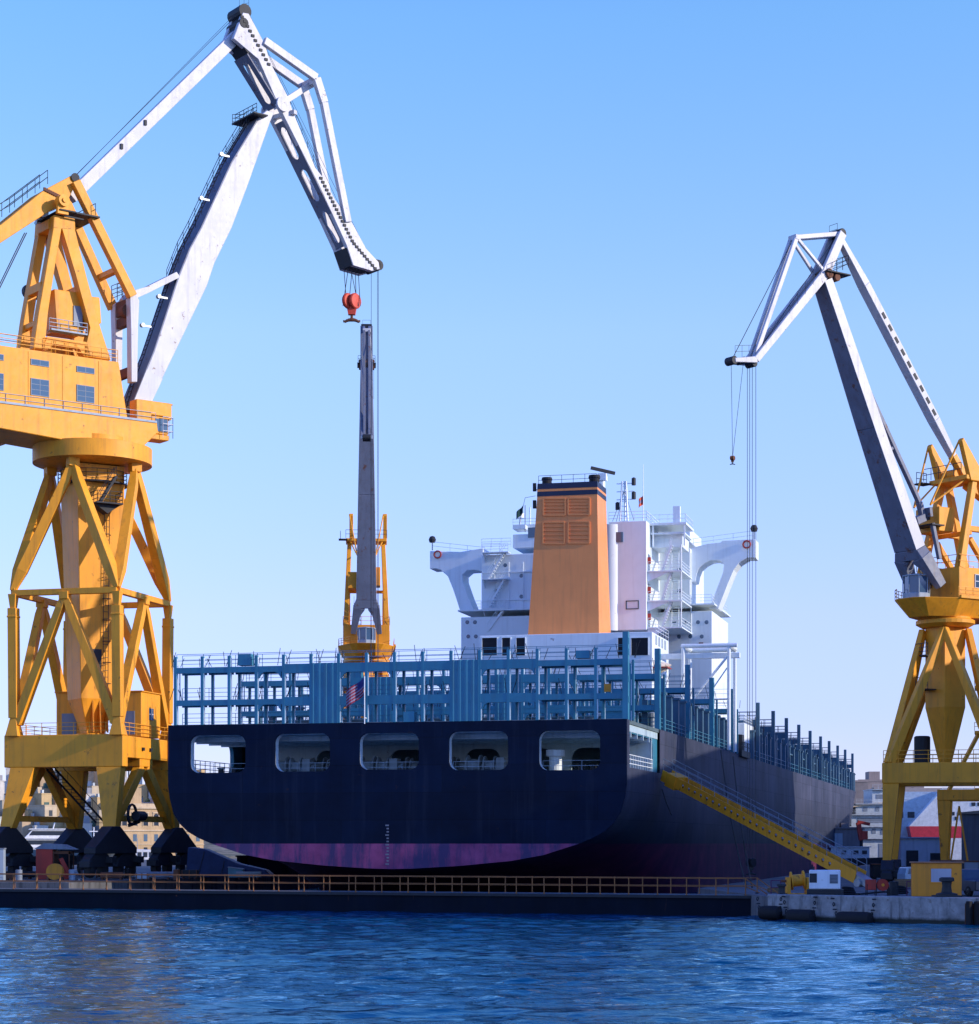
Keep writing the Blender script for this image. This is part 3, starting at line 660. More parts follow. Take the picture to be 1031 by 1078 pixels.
# house windows and small fittings
for px, py in ((492, 655), (500, 655), (715, 600), (715, 622), (710, 655), (722, 655), (735, 655), (744, 655), (493, 670), (501, 670), (715, 670), (727, 670), (739, 670), (522, 595), (532, 595), (522, 622), (549, 606), (549, 628)):
    g = MB(); xa_, za_ = S(px, py, 75.95 if py > 640 else 76.95); g.lathe((xa_, 76.02 if py > 640 else 77.02, za_), [(.2, 0), (.24, .04), (.2, .08)], 12, (0, -1, 0)); g.build('porthole', GLASS, sup)
g = MB(); xa_, za_ = S(556, 566, 77.9); g.bx(xa_, xa_+1.2, 77.92, 78.02, za_, za_+1.2); g.build('window', GLASS, sup)
g = MB(); 
for py in (603, 632): xa_, za_ = S(508, py, 76.98); xb_, _ = S(641, py, 76.98); g.bx(xa_, xb_, 76.85, 77.05, za_-.1, za_+.02)
for px in (521, 536, 551): xa_, za_ = S(px, 640, 76.9); g.tube((xa_, 76.9, za_), (xa_, 76.9, za_+5.5), .05, n=6)
g.build('deck_ledge', SHIPW, sup)
# ---- funnel
def q4(p0, p1, py, t0, t1): xa, za = S(p0, py, t0); xb, _ = S(p1, py, t0); return [(xa, t0, za), (xb, t0, za), (xb, t1, za), (xa, t1, za)]
bot = q4(556.3, 630.8, 664, 60, 67); top = q4(566.3, 628.8, 514, 60.9, 66.0)
def lerp4(f): return [V(a).lerp(V(c), f) for a, c in zip(bot, top)]
g = MB(); lo, hi = lerp4(-.12), lerp4(.955)
g.add(lo+hi, [(0, 1, 5, 4), (1, 2, 6, 5), (2, 3, 7, 6), (3, 0, 4, 7), (4, 5, 6, 7), (3, 2, 1, 0)])
fun = g.build('funnel', ORG, ship)
def fband(f0, f1, name, m, grow=.02):
    g = MB(); lo, hi = lerp4(f0), lerp4(f1); c = sum(lo+hi, V())/8
    def gr(p): d = V((p.x-c.x, p.y-c.y, 0)).normalized()*grow; return p+V((math.copysign(grow, d.x), math.copysign(grow, d.y), 0))
    lo, hi = [gr(p) for p in lo], [gr(p) for p in hi]
    g.add(lo+hi, [(0, 1, 5, 4), (1, 2, 6, 5), (2, 3, 7, 6), (3, 0, 4, 7), (4, 5, 6, 7), (3, 2, 1, 0)]); return g.build(name, m, fun)
fband(.942, .974, 'navy_band', NAVY, .03); fband(.975, .992, 'orange_band', ORG, .03); fband(.993, 1.032, 'funnel_cap', NAVY, .05)
def fpt(px, py):                                        # point on the sloping aft face of the funnel
    f = (664-py)/150.0; t = 60+.9*f; x, z = S(px, py, t); return V((x, t, z))
for p0, p1, y0, y1 in ((572.5, 595.5, 525, 542.5), (598.7, 621, 524.5, 542), (572, 594.5, 550, 572.5), (598.7, 620.8, 549.5, 571.8)):
    g = MB(); a_, b_, c_, d_ = fpt(p0, y1), fpt(p1, y1), fpt(p1, y0), fpt(p0, y0)
    for p, q in ((a_, b_), (b_, c_), (c_, d_), (d_, a_)): g.bar(p+V((0, -.07, 0)), q+V((0, -.07, 0)), .14, .16, (0, 1, 0))
    for k in (.2, .4, .6, .8): g.bar(a_.lerp(d_, k)+V((0, -.06, 0)), b_.lerp(c_, k)+V((0, -.06, 0)), .13, .07, (0, 1, 0))
    g.build('louvre', ORG, fun)
SOOT = plain('soot_black', (.01, .011, .014), .7)
for px, py, r, h in ((575, 507, .55, 1.35), (592, 508, .8, .7), (599, 508, .8, .7), (606, 508, .8, .7), (625, 507, .6, 1.6)):
    g = MB(); xa_, za_ = S(px, py+4, 63); g.lathe((xa_, 63.5, za_-.4), [(r, 0), (r, h*.75), (r*1.15, h*.8), (r*1.05, h), (r*.75, h), (r*.7, h-.3)], 16); g.build('exhaust_pipe', SOOT, fun)
g = MB(); zt_ = S(600, 508, 61)[1]; xa_, xb_ = S(567, 508, 61)[0], S(628, 508, 61)[0]; g.rail([(xa_, 61.1, zt_-.1), (xb_, 61.1, zt_-.1)], 1.0, 1.2, .03, 2); g.build('funnel_railing', NAVY, fun)
for py in (513, 531): xa_, za_ = S(563, py, 62); g = MB(); g.box((xa_, 62, za_), (.35, .35, .9)); g.tube((xa_+.1, 62, za_-.3), (xa_+1.2, 62, za_-.3), .05); g.build('funnel_lamp', DARK, fun)
# masts, radar, aerials, flags
xa_, za_ = S(634.5, 548, 72); _, zb_ = S(634.5, 497, 72)
g = MB(); g.tube((xa_, 72, za_-3), (xa_, 72, zb_-.6), .4, .3, 10); g.box((xa_, 72, zb_-.6), (1.0, 1.0, .8)); mast = g.build('radar_mast', SHIPW, ship)
g = MB(); g.bar((xa_-1.25, 71.4, zb_+.45), (xa_+1.35, 72.6, zb_-.1), .3, .35); g.build('radar_scanner', DARK, mast)
xa_, za_ = S(657.5, 549, 72); _, zb_ = S(657.5, 507, 72)
g = MB()
for dx, dy in ((-.45, -.3), (.45, -.3), (0, .5)): g.tube((xa_+dx, 72+dy, za_), (xa_+dx*.5, 72+dy*.5, zb_), .12, n=6)
for k in range(9):
    z = za_+(zb_-za_)*k/8; f = 1-.5*k/8; g.bar((xa_-.45*f, 72-.3*f, z), (xa_+.45*f, 72-.3*f, z), .07, .07); g.bar((xa_+.45*f, 72-.3*f, z), (xa_, 72+.5*f, z), .07, .07)
for k in (.55, .75, .95): z = za_+(zb_-za_)*k; g.bar((xa_-.9, 72, z), (xa_+1.1, 72, z), .1, .1)
m2 = g.build('signal_mast', SHIPW, ship)
for k, dx in ((.55, 1.1), (.9, 1.1), (.3, -.8)): g = MB(); z = za_+(zb_-za_)*k; g.lathe((xa_+dx, 72, z), [(.25, 0), (.25, .8), (.1, .9)], 10); g.build('mast_lamp', DARK, m2)
g = MB()
for p in (645, 649, 668): x_, z_ = S(p, 549, 72); g.tube((xa_, 72, zb_-1), (x_, 72, z_), .03, n=4)
g.build('stay_wire', CABLE, m2)
xa_, za_ = S(677.5, 549, 73); _, zb_ = S(677.5, 489, 73)
g = MB(); g.tube((xa_, 73, za_), (xa_, 73, zb_), .07, .03, 6); ant = g.build('whip_aerial', SHIPW, ship)
def flag(px0, py0, wd, ht, t, mats, nst, parent, name, droop=.5, canton=None):
    x_, z_ = S(px0, py0, t); g = MB(); N = 10
    for s_ in range(nst):
        za, zb = z_-ht*s_/nst, z_-ht*(s_+1)/nst
        for i in range(N):
            u0, u1 = i/N, (i+1)/N; f = lambda u: (x_-wd*u, t+.22*math.sin(6*u), -droop*u*ht)
            a_, b_ = f(u0), f(u1); g.mi = (2 if canton and s_ < canton[0] and u1 <= canton[1] else s_ % 2) if len(mats) > 1 else 0
            g.add([(a_[0], a_[1], za+a_[2]), (b_[0], b_[1], za+b_[2]), (b_[0], b_[1], zb+b_[2]), (a_[0], a_[1], zb+a_[2])], [(0, 1, 2, 3)])
    o = g.build(name, mats, parent); sm = o.modifiers.new('thick', 'SOLIDIFY'); sm.thickness = .02; return o
FR, FW, FB = plain('flag_red', (.22, .02, .05), .8), plain('flag_white', (.26, .22, .32), .8), plain('flag_blue', (.03, .04, .18), .8)
xa_, za_ = S(383.5, 762, -.5); _, zb_ = S(383.5, 712, -.5)
g = MB(); g.tube((xa_, -.4, za_), (xa_, -.4, zb_), .05, n=6); g.tube((xa_, -.4, za_+.5), (xa_, .1, za_+.5), .05, n=6); fst = g.build('flagstaff', SHIPW, ship)
flag(383, 713.5, 1.5, 1.45, -.42, [FR, FW, FB], 11, fst, 'striped_flag', .75, (5, .4))
xa_, za_ = S(553, 560, 77.5); g = MB(); g.tube((xa_, 77.5, za_), (xa_, 77.5, za_+3.2), .05, n=6); x_, z_ = S(553, 524, 77.5); x2_, z2_ = S(564, 522, 77.5)
g.tube((S(547, 552, 77.5)[0], 77.5, S(547, 552, 77.5)[1]), (x_, 77.5, z_), .03, n=4); g.tube((x_, 77.5, z_), (x2_, 77.5, z2_), .03, n=4); fs2 = g.build('signal_halyard', CABLE, ship)
flag(550.5, 532, .75, .9, 77.5, [plain('flag_green', (.01, .05, .05), .8)], 1, fs2, 'green_flag', .9)
flag(677.4, 521, .5, 1.0, 73, [plain('flag_orange', (.7, .12, .05), .8), FW], 3, ant, 'orange_flag', .5)
g = MB(); xt2, zt2 = S(546, 556, 78); g.lathe((xt2, 79, zt2), [(.15, 0), (.15, 1.3), (.5, 1.35), (.5, 1.9), (.15, 2.2)], 10); g.lathe((xt2+1.2, 79, zt2), [(.1, 0), (.1, 2.6)], 8); g.bx(xt2-.6, xt2+2, 78.6, 80, zt2, zt2+.5); g.build('compass_deck_fittings', SHIPW, sup)
g = MB(); sb(540, 553, 552, 557, 77.4, 80, g); g.build('compass_deck', SHIPW, sup)
# ---- provision crane gantry beside the house
tg = 60.5
xa_, za_ = S(696, 693.5, tg); xb_, zb_ = S(776.5, 688, tg)
g = MB(); zz = (za_+zb_)/2; g.bx(xa_, xb_+.3, tg-.3, tg+.3, zz-.3, zz+.3); gan = g.build('provision_crane', SHIPW, ship, bevel=.04)
xl_ = S(720.5, 690, tg)[0]; xr_ = S(768.5, 690, tg)[0]
for x in (xl_, xr_):
    for dy in (0, 5):
        g = MB(); g.tube((x, tg-.7+dy, DZ), (x, tg-.7+dy, zz+1.0), .2, n=12); g.build('gantry_leg', SHIPW, gan)
g = MB(); g.tube((xl_-.2, tg-.7, zz+1.05), (xr_+.9, tg-.7, zz+1.05), .24, n=12); g.tube((xl_, tg-.7, zz+1.05), (xl_, tg+4.3, zz+1.05), .3, n=10); g.tube((xr_, tg-.7, zz+1.05), (xr_, tg+4.3, zz+1.05), .3, n=10)
g.tube((xl_, tg+4.3, zz+1.05), (xr_, tg+4.3, zz+1.05), .3, n=10); g.build('gantry_beam', SHIPW, gan)
g = MB(); g.tube((xl_+.2, tg-.7, DZ+4.5), (xr_-.2, tg-.7, zz-.2), .14, n=8); g.tube((xl_+1.5, tg-.7, DZ+4.2), (xr_-.2, tg-.7, zz-1.4), .08, n=8); g.build('gantry_brace', SHIPW, gan)
g = MB(); g.rail([(xl_, tg-.9, DZ+5.6), (xr_, tg-.9, DZ+5.6)], 1.0, 1.6, .03, 2); g.bx(xl_, xr_, tg-.9, tg+.3, DZ+5.5, DZ+5.6); g.build('gantry_walkway', SHIPW, gan)
# white side house just ahead of the superstructure, poles and fittings
g = MB(); g.bx(12, 19.3, 82.5, 91, DZ, 19.3); g.build('side_house', SHIPW, sup, bevel=.05)
g = MB(); g.rail([(12, 82.6, 19.3), (19.2, 82.6, 19.3), (19.2, 90.9, 19.3)], 1.0, 1.2, .03, 3); g.build('side_house_railing', SHIPW, sup)
g = MB(); xa_, za_ = S(782.5, 750, 80); g.tube((17.6, 86, 19.3), (17.6, 86, 24.8), .22, .12, 8); g.tube((15.4, 86, 19.3), (15.4, 86, 24.4), .12, n=8); g.lathe((15.4, 86, 24.2), [(.1, 0), (.55, .1), (.5, .5), (.05, .6)], 12); g.build('side_mast', SHIPW, sup)
# accommodation ladder rig on the starboard side
g = MB(); g.bx(19.4, 20.35, 71.5, 79.5, DZ-.2, DZ+.5); g.rail([(20.3, 71.5, DZ+.5), (20.3, 79.5, DZ+.5)], 1.0, 1.0, .04, 2); g.bx(18.6, 19.3, 72, 74.5, DZ+.1, DZ+2.9); g.bx(18.6, 19.3, 80, 82, DZ+.1, DZ+2.7); g.build('accommodation_ladder', DARK, ship)
rng = random.Random(9)
for t in range(18, 70, 3):
    b = MB()
    for k in range(3):
        x = rng.uniform(17.6, 19.0); h = rng.uniform(.8, 3.0); tt = t+rng.uniform(0, 1.2); b.bx(x-.2, x+rng.uniform(.1, .4), tt, tt+rng.uniform(.2, .9), DZ, DZ+h)
    b.build('deck_fittings', FRAMED, ship)
for t in range(19, 70, 9): b = MB(); b.lathe((18.9, t, DZ), [(.22, 0), (.22, 1.2), (.4, 1.25), (.4, 1.6), (.1, 1.7)], 10); b.build('deck_vent', PALE, ship)
# lifeboat slung beside the deckhouse: hangs from davits, a thing of its own
lc = ship_w(10.9, 57.5, 23.9)
bt = empty('lifeboat', lc, 'cream enclosed lifeboat hanging beside the white deckhouse of the ship', 'lifeboat', -TH)
g = MB(); N = 12; vs = []; ring = 10
for i in range(N+1):
    u = i/N*2-1; f = max(.02, 1-abs(u)**2.6)
    for j in range(ring):
        a = 2*PI*j/ring; vs.append((u*3.6, 1.25*f*math.cos(a), .95*f**.7*math.sin(a)*(1 if math.sin(a) < 0 else .85)+.35*abs(u)**2))
g.add(vs, [(i*ring+j, i*ring+(j+1) % ring, (i+1)*ring+(j+1) % ring, (i+1)*ring+j) for i in range(N) for j in range(ring)])
g.build('hull', plain('cream_gelcoat', (.72, .62, .5), .4), bt, smooth=True)
g = MB(); g.bar((-3.4, 0, .05), (3.4, 0, .05), 2.6, .12); g.build('rubbing_strake', RED, bt)
g = MB(); g.bx(-.9, .9, -.6, .6, .6, 1.2); g.build('canopy', plain('cream_gelcoat_top', (.72, .62, .5), .4), bt)
# ------------------------------------------------------------------ the cranes
class Slew:                                            # vertical plane through a crane's axis, towards its jib
    def __init__(s, C, ang):
        s.C = V((C[0], C[1], 0)); s.u = V((math.cos(ang), math.sin(ang), 0)); s.n = V((s.u.y, -s.u.x, 0))
    def rz(s, px, py, off=0):
        c = s.C+s.n*off; k = (px-CX)/F; r = (k*c.y-c.x)/(s.u.x-k*s.u.y); D = c.y+s.u.y*r
        return r, CAMZ+(HY-py)*D/F
    def at(s, r, z, off=0): return s.C+s.u*r+s.n*off+V((0, 0, z))
    def P(s, px, py, off=0, at=None): r, z = s.rz(px, py, off); return s.at(r, z, off if at is None else at)
def bogie(parent, org, p, ht, ln=8.6):
    g = MB(); x = DA; z = V((0, 0, 1)); f = lambda a, h, o: p+x*a+z*h+DB*o
    g.prism([f(-ln*.40, ht*.46, -.55), f(ln*.40, ht*.46, -.55), f(ln*.40, ht*.58, -.55), f(.9, ht, -.55), f(-.9, ht, -.55), f(-ln*.40, ht*.58, -.55)], DB*1.1)
    for s_ in (-1, 1):
        c = s_*ln*.27; g.prism([f(c-ln*.23, ht*.20, -.42), f(c+ln*.23, ht*.20, -.42), f(c+ln*.2, ht*.36, -.42), f(c+.5, ht*.56, -.42), f(c-.5, ht*.56, -.42), f(c-ln*.2, ht*.36, -.42)], DB*.84)
        g.box(f(c+ln*.12, ht*.34, .75), (1.0, .7, .6), (x, DB, z)); g.box(f(s_*ln*.47, ht*.26, 0), (.7, 1.0, .6), (x, DB, z))
    o = g.build('bogie', DARK, parent, org, bevel=.04)
    for a in (-.42, -.16, .16, .42):
        g = MB(); g.lathe(f(a*ln*.93, ht*.145, -.28), [(.2, -.25), (.34, -.2), (ht*.145, -.05), (ht*.145, .5), (.34, .62), (.2, .66)], 16, DB); g.build('wheel', DARK, o, org)
def hook_block(parent, org, p, k, m, mh):
    g = MB()
    for o in (-.42, .42): g.lathe(p+V((o*k, 0, 0))+V((0, 0, -.9*k)), [(.2*k, -.28*k), (.85*k, -.24*k), (.95*k, -.1*k), (.78*k, 0), (.95*k, .1*k), (.85*k, .24*k), (.2*k, .28*k)], 18, (.75, -.6, 0))
    g.prism([p+V((-.7*k, -.1*k, -1.0*k)), p+V((.7*k, -.1*k, -1.0*k)), p+V((.42*k, -.1*k, -2.5*k)), p+V((-.42*k, -.1*k, -2.5*k))], (0, .7*k, 0))
    o = g.build('hook_block', m, parent, org)
    g = MB(); g.tube(p+V((0, .2*k, -2.4*k)), p+V((0, .2*k, -3.1*k)), .16*k)
    for s_ in (-1, 1):
        pts = [p+V((s_*k*.95*math.sin(a), .2*k, -3.1*k-.42*k*(1-math.cos(a*1.15)) + (.95*k*max(0, a-1.15)))) for a in [i*1.7/7 for i in range(8)]]
        for i, (a, c) in enumerate(zip(pts, pts[1:])): g.tube(a, c, k*(.24-.022*i), k*(.22-.022*i), 8)
    g.build('hook', mh, o, org)
def handcage(g, pts, side, h=1.0, step=2.2):
    g.rail([V(p)+V(side)*.45 for p in pts], h, step, .035, 2); g.rail([V(p)-V(side)*.45 for p in pts], h, step, .035, 2)

# ================= left crane: yellow portal and tower, white jib
CZ = QZ+.3
LC = V((-37.74, 203.1, 0)); Z = V((0, 0, 1))
lcr = empty('harbour_crane', LC+Z*CZ, 'tall yellow tower crane with white folded jib at the left, orange-red hook hanging from it', 'crane')
LO = LC+Z*CZ
def lp(a, b_, z): return LC+DB*a+DA*b_+Z*z             # a across the dock, b_ along the dock
GX, GY, ZR, ZP0, ZP1 = 5.2, 6.0, 28.2, 12.0, 15.0
cor = [(-GX, -GY), (GX, -GY), (GX, GY), (-GX, GY)]
ZB = CZ+4.55
for sx in (-1, 1):
    for sy in (-1, 1):
        bogie(lcr, LO, lp(sx*5.25, sy*7.5, CZ+.1), 4.6, 11.5)
        g = MB(); x0, x1 = sx*(GX+.35), sx*(GX-2.1); y0 = sy*(GY+.02)
        pts = [lp(x0, y0, ZP0), lp(x1, y0, ZP0), lp(sx*4.55, sy*7.7, ZB), lp(sx*(5.75), sy*7.7, ZB)]
        g.prism(pts, DA*(-sy*1.15)); g.build('leg', YEL, lcr, LO, bevel=.05)
        g = MB(); g.bar(lp(sx*(GX-.1), sy*.55, ZP0+.2), lp(sx*5.1, sy*6.9, ZB+.2), .75, 1.05, DB); g.build('side_brace', YEL, lcr, LO, bevel=.04)
    g = MB(); g.bar(lp(sx*5.0, -7, ZB+.9), lp(sx*5.0, 7, ZB+.9), .3, .55, DB); g.build('tie_bar', YEL, lcr, LO)
    g = MB(); y = sx*(GY-.55); g.box(lp(-.2, y, (ZP0+ZP1)/2), (2*GX+1.5, 1.15, ZP1-ZP0), (DB, DA, Z)); g.build('portal_beam', YEL, lcr, LO, bevel=.06)
    g = MB(); g.box(lp(sx*(GX-.35), 0, 13.9), (1.5, 2*GY-2.2, 2.0), (DB, DA, Z)); g.box(lp(sx*(GX-.35), 0, 12.55), (1.3, 3.0, .75), (DB, DA, Z)); g.build('side_beam', YEL, lcr, LO, bevel=.05)
g = MB(); g.box(lp(0, 0, 14.6), (2*GX-1.6, 2*GY-2, .5), (DB, DA, Z)); g.build('portal_deck', YEL, lcr, LO)
g = MB(); g.rail([lp(-GX-.4, -GY+.1, ZP1), lp(GX+.4, -GY+.1, ZP1), lp(GX+.4, GY-.1, ZP1)], 1.1, 1.6, .035, 3); g.rail([lp(-GX-.4, -GY+.1, ZP1), lp(-GX-.4, GY-.1, ZP1)], 1.1, 1.6, .035, 3); g.build('deck_railing', YEL, lcr, LO)
# the hanging access ladder and lamps
g = MB(); g.stair(lp(-1.2, 4.5, ZB+.6), lp(-3.6, -1.5, ZP0), .9, DB); g.build('access_stair', DARK, lcr, LO)
g = MB(); g.box(lp(GX+.45, -1.2, 13.8), (.3, .35, .3), (DB, DA, Z)); g.box(lp(GX+.45, .6, 13.8), (.3, .35, .3), (DB, DA, Z)); g.build('floodlight', DARK, lcr, LO)
g = MB(); g.lathe(lp(6.3, -3.5, 7.5), [(.45, -.9), (.45, .9)], 14, DA); g.bar(lp(6.3, -3.5, 7.0), lp(5.2, -3.5, 6.6), .3, .3); g.torus(lp(6.0, -4.6, 7.6), .95, .1, DB); g.torus(lp(6.0, -4.4, 7.6), .95, .1, DB); g.build('cable_reel', DARK, lcr, LO)
# huts on the portal
def hut(x, y, wx, wy, h, doorx):
    g = MB(); g.box(lp(x, y, ZP1+h/2), (wx, wy, h), (DB, DA, Z)); g.box(lp(x, y, ZP1+h+.06), (wx+.3, wy+.3, .12), (DB, DA, Z)); o = g.build('hut', YEL, lcr, LO, bevel=.04)
    g = MB(); g.box(lp(x+doorx, y-wy/2-.03, ZP1+1.3), (1.5, .08, 2.2), (DB, DA, Z)); g.build('door', DOORB, o, LO)
    g = MB(); g.box(lp(x+wx/2+.03, y, ZP1+2.2), (.08, 1.0, 1.1), (DB, DA, Z)); g.build('window', GLASS, o, LO)
    g = MB(); g.box(lp(x+wx/2+.07, y, ZP1+2.2), (.06, .08, 1.1), (DB, DA, Z)); g.box(lp(x+wx/2+.07, y, ZP1+2.2), (.06, 1.0, .08), (DB, DA, Z)); g.build('window_frame', WHT, o, LO)
hut(-3.0, 2.6, 2.5, 3.0, 4.4, .1); hut(4.35, 1.2, 2.2, 4.6, 4.2, -.3)
# lower and upper trusses
ring = [lp(a*1.0, c*1.0, ZR) for a, c in cor]; mids = [(ring[i]+ring[(i+1) % 4])/2 for i in range(4)]
for i in range(4):
    j = (i+1) % 4
    g = MB(); g.bar(ring[i], ring[j], .55, .55, Z); g.build('ring_beam', YEL, lcr, LO, bevel=.03)
    base = lp(cor[i][0]*1.0, cor[i][1]*.97, ZP1); top_ = ring[i]
    g = MB(); g.bar(base+Z*1.6, top_-Z*1.4, .85, .85, DB); g.bar(base-Z*.1, base+Z*1.65, 1.3, 1.3, DB, .6, .6); g.bar(top_-Z*1.45, top_-Z*.1, .5, .5, DB, .8, .8); g.box(top_-Z*2.2, (.95, .95, .16), (DB, DA, Z)); g.build('post', YEL, lcr, LO, bevel=.03)
    for k in (i, j):
        bs = lp(cor[k][0]*.97, cor[k][1]*.95, ZP1+.9); d = (bs-mids[i]).normalized()
        g = MB(); g.bar(mids[i]-Z*.3+d*1.2, bs-d*.2, .72, .72, None, .9, .9); g.bar(mids[i]-Z*.15, mids[i]-Z*.3+d*1.3, .45, .45, None, .72, .72); g.build('brace', YEL, lcr, LO, bevel=.03)
    g = MB(); g.box(mids[i]-Z*.35, (.9, .9, .7), (DB, DA, Z)); g.build('gusset', YEL, lcr, LO, bevel=.03)
ZD = 40.5
am = [lp(0, -4.35, ZD), lp(4.35, 0, ZD), lp(0, 4.35, ZD), lp(-4.35, 0, ZD)]
for i in range(4):
    j = (i+1) % 4
    for k in (i, j):
        bs = ring[k]+Z*.3; d = (bs-am[i]).normalized()
        g = MB(); g.bar(am[i]+d*1.6-Z*.3, bs-d*1.9, .82, .82, None, .95, .95); g.bar(am[i]+Z*.1, am[i]+d*1.7-Z*.3, .5, .6, None, .82, .82); g.bar(bs-d*2.0, bs+d*.1, .95, .95, None, .5, .5); g.build('brace', YEL, lcr, LO, bevel=.03)
    g = MB(); g.box(am[i]+Z*.3, (1.0, 1.0, 1.5), ((DA+DB).normalized(), (DA-DB).normalized(), Z)); g.build('gusset', YEL, lcr, LO, bevel=.03)
# square column turned 45 degrees, tapering downwards to a cone
E1, E2 = (DA+DB).normalized(), (DB-DA).normalized()
def sq(h, z): return [LC+E1*(a*h)+E2*(c*h)+Z*z for a, c in ((-1, -1), (1, -1), (1, 1), (-1, 1))]
g = MB(); secs = [sq(.9, 15.2), sq(1.0, 16.0), sq(1.82, 18.6), sq(2.32, 38.2), sq(2.32, 40.6)]
for a_, c_ in zip(secs, secs[1:]): g.add(a_+c_, [(0, 1, 5, 4), (1, 2, 6, 5), (2, 3, 7, 6), (3, 0, 4, 7)])
g.lathe(LC+Z*15.0, [(1.6, 0), (1.6, .35)], 20); col_ = g.build('tower_column', YEL, lcr, LO, bevel=.05)
g = MB()
for sgn in (-1, 1):
    for q in (-.7, 0, .7): g.prism([LC+E2*(1.0)+E1*q+Z*16.0, LC+E2*1.75+E1*q+Z*18.7, LC+E2*1.95+E1*(q+.05)+Z*15.4], E1*.12)
g.build('stiffener', YEL, col_, LO)
g = MB(); p = lp(2.6, -2.6, 36.7); g.box(p, (2.6, 1.9, .14), (E1, E2, Z)); g.prism([p+E1*1.2-E2*.9-Z*.1, p-E1*1.2-E2*.9-Z*.1, p-E2*.9-Z*.9], E2*1.2); g.rail([p-E1*1.25-E2*.9, p-E1*1.25+E2*.9, p+E1*1.25+E2*.9, p+E1*1.25-E2*.9], 1.1, 1.0, .035, 3); g.build('inspection_platform', DARK, lcr, LO)
g = MB(); g.stair(p-E1*.8+E2*.2, p+E1*.8+E2*.2+Z*2.6, .6, E2); g.build('platform_stair', DARK, lcr, LO)
g = MB(); g.ladder(LC+E2*2.05+E1*.5+Z*18.8, LC+E2*2.5+E1*.5+Z*36, .5, E1, .6, .03)
for k in range(8): q = LC+E2*2.4+E1*.5+Z*(20+k*2); g.torus(q, .4, .025, Z, 10, 4)
g.build('caged_ladder', DARK, lcr, LO)
g = MB(); g.box(LC+E2*1.95+E1*(-.3)+Z*22.3, (.9, .12, 1.9), (E1, E2, Z)); g.build('door', DARK, col_, LO)
# slewing platform underneath the ring
g = MB(); g.lathe(LC+Z*38.9, [(3.3, 0), (3.3, .14)], 28); ringr = [LC+V((3.25*math.cos(a), 3.25*math.sin(a), 39.0)) for a in [i*2*PI/20 for i in range(21)]]; g.rail(ringr, 1.1, 1.0, .035, 3); g.build('slewing_walkway', DARK, lcr, LO)
g = MB(); g.lathe(LC+Z*40.7, [(3.0, 0), (4.9, .15), (5.6, .2), (5.6, 1.75), (5.2, 1.85), (3.5, 1.9), (3.5, 2.6)], 48); g.build('slewing_ring', YEL, lcr, LO, smooth=True)
# ---- the upper works
K = Slew(LC, math.atan2(.6018, .7986)); U, Nn = K.u, K.n; HW = 3.1
A_ = lambda px, py, o=HW: K.P(px, py, o)
g = MB(); dq_ = [A_(-90, 437), A_(150, 443.5), A_(167, 446), A_(167, 452), A_(150, 470), A_(95, 466), A_(0, 445), A_(-90, 449)]
g.prism([p for p in (A_(-100, 411), A_(165.5, 445), A_(166.5, 455), A_(150.5, 470.5), A_(75, 464.5), A_(-100, 432))], Nn*(-2*HW)); base_ = g.build('slewing_platform', YEL, lcr, LO, bevel=.06)
g = MB(); h_ = HW-.25; g.prism([A_(-100, 425, h_), A_(30, 440, h_), A_(42, 455, h_), A_(32, 456.5, h_), A_(-100, 436, h_)], Nn*-12); g.build('platform_girder', YEL, lcr, LO, bevel=.05)
g = MB(); g.rail([A_(-100, 411, HW-.1), A_(164, 444.5, HW-.1)], .9, 1.9, .03, 2); g.bar(A_(-100, 410.2, HW+.03), A_(165, 444.2, HW+.03), .12, .2, Nn); g.build('platform_railing', PALE, lcr, LO)
HH = 2.95
g = MB(); wallp = [A_(-95, 350, HH), A_(125, 381, HH), A_(134.5, 441, HH), A_(-95, 411, HH)]
g.prism(wallp, Nn*(-2*HH)); mh = g.build('machinery_house', YEL, lcr, LO, bevel=.06)
def wwin(px, py, wd, ht, nm='window', m=GLASS):
    c = A_(px, py, HH+.02); g = MB(); g.box(c, (wd, .06, ht), (U, Nn, Z)); o = g.build(nm, m, mh, LO)
    g = MB(); fr = .06
    for e in (-1, 1): g.box(c+U*(e*wd/2), (fr, .10, ht+fr), (U, Nn, Z)); g.box(c+Z*(e*ht/2), (wd, .09, fr), (U, Nn, Z))
    for e in (-.5, .5): 
        if ht > .8: g.box(c+Z*(e*ht/3), (wd, .085, .04), (U, Nn, Z))
    g.box(c, (.05, .088, ht), (U, Nn, Z)); g.build('window_frame', DOORB, mh, LO)
for px, py in ((42, 408), (90, 414.7), (-6, 401), (-54, 394)): wwin(px, py, 1.75, 1.5)
for px, py in ((42, 382), (90, 389.5), (-6, 375), (-54, 368)): wwin(px, py, 1.75, .5)
g = MB()
for px in (-60, -12, 30, 66, 104): p, q = A_(px, 352+(px+95)*.141, HH+.015), A_(px, 409+(px+95)*.13, HH+.015); g.bar(p, q, .04, .05, U)
g.build('wall_seam', YEL, mh, LO)
g = MB(); g.rail([A_(-95, 350, HH-.15), A_(124, 381, HH-.15)], 1.1, 1.7, .035, 3); g.rail([A_(-95, 350, -HH+.2), A_(124, 381, -HH+.2)], 1.1, 1.7, .035, 2); g.build('roof_railing', YEL, mh, LO)
g = MB(); g.box(A_(148, 437, 2.2)+Z*.4, (1.6, 1.4, 1.9), (U, Nn, Z)); g.box(A_(162, 434, .4), (2.6, 2.4, 1.6), (U, Nn, Z)); g.box(A_(165, 426.5, .4), (2.4, 2.2, .12), (U, Nn, Z)); g.build('boom_seat', YEL, lcr, LO, bevel=.05)
cc = A_(163.5, 449, 1.8)
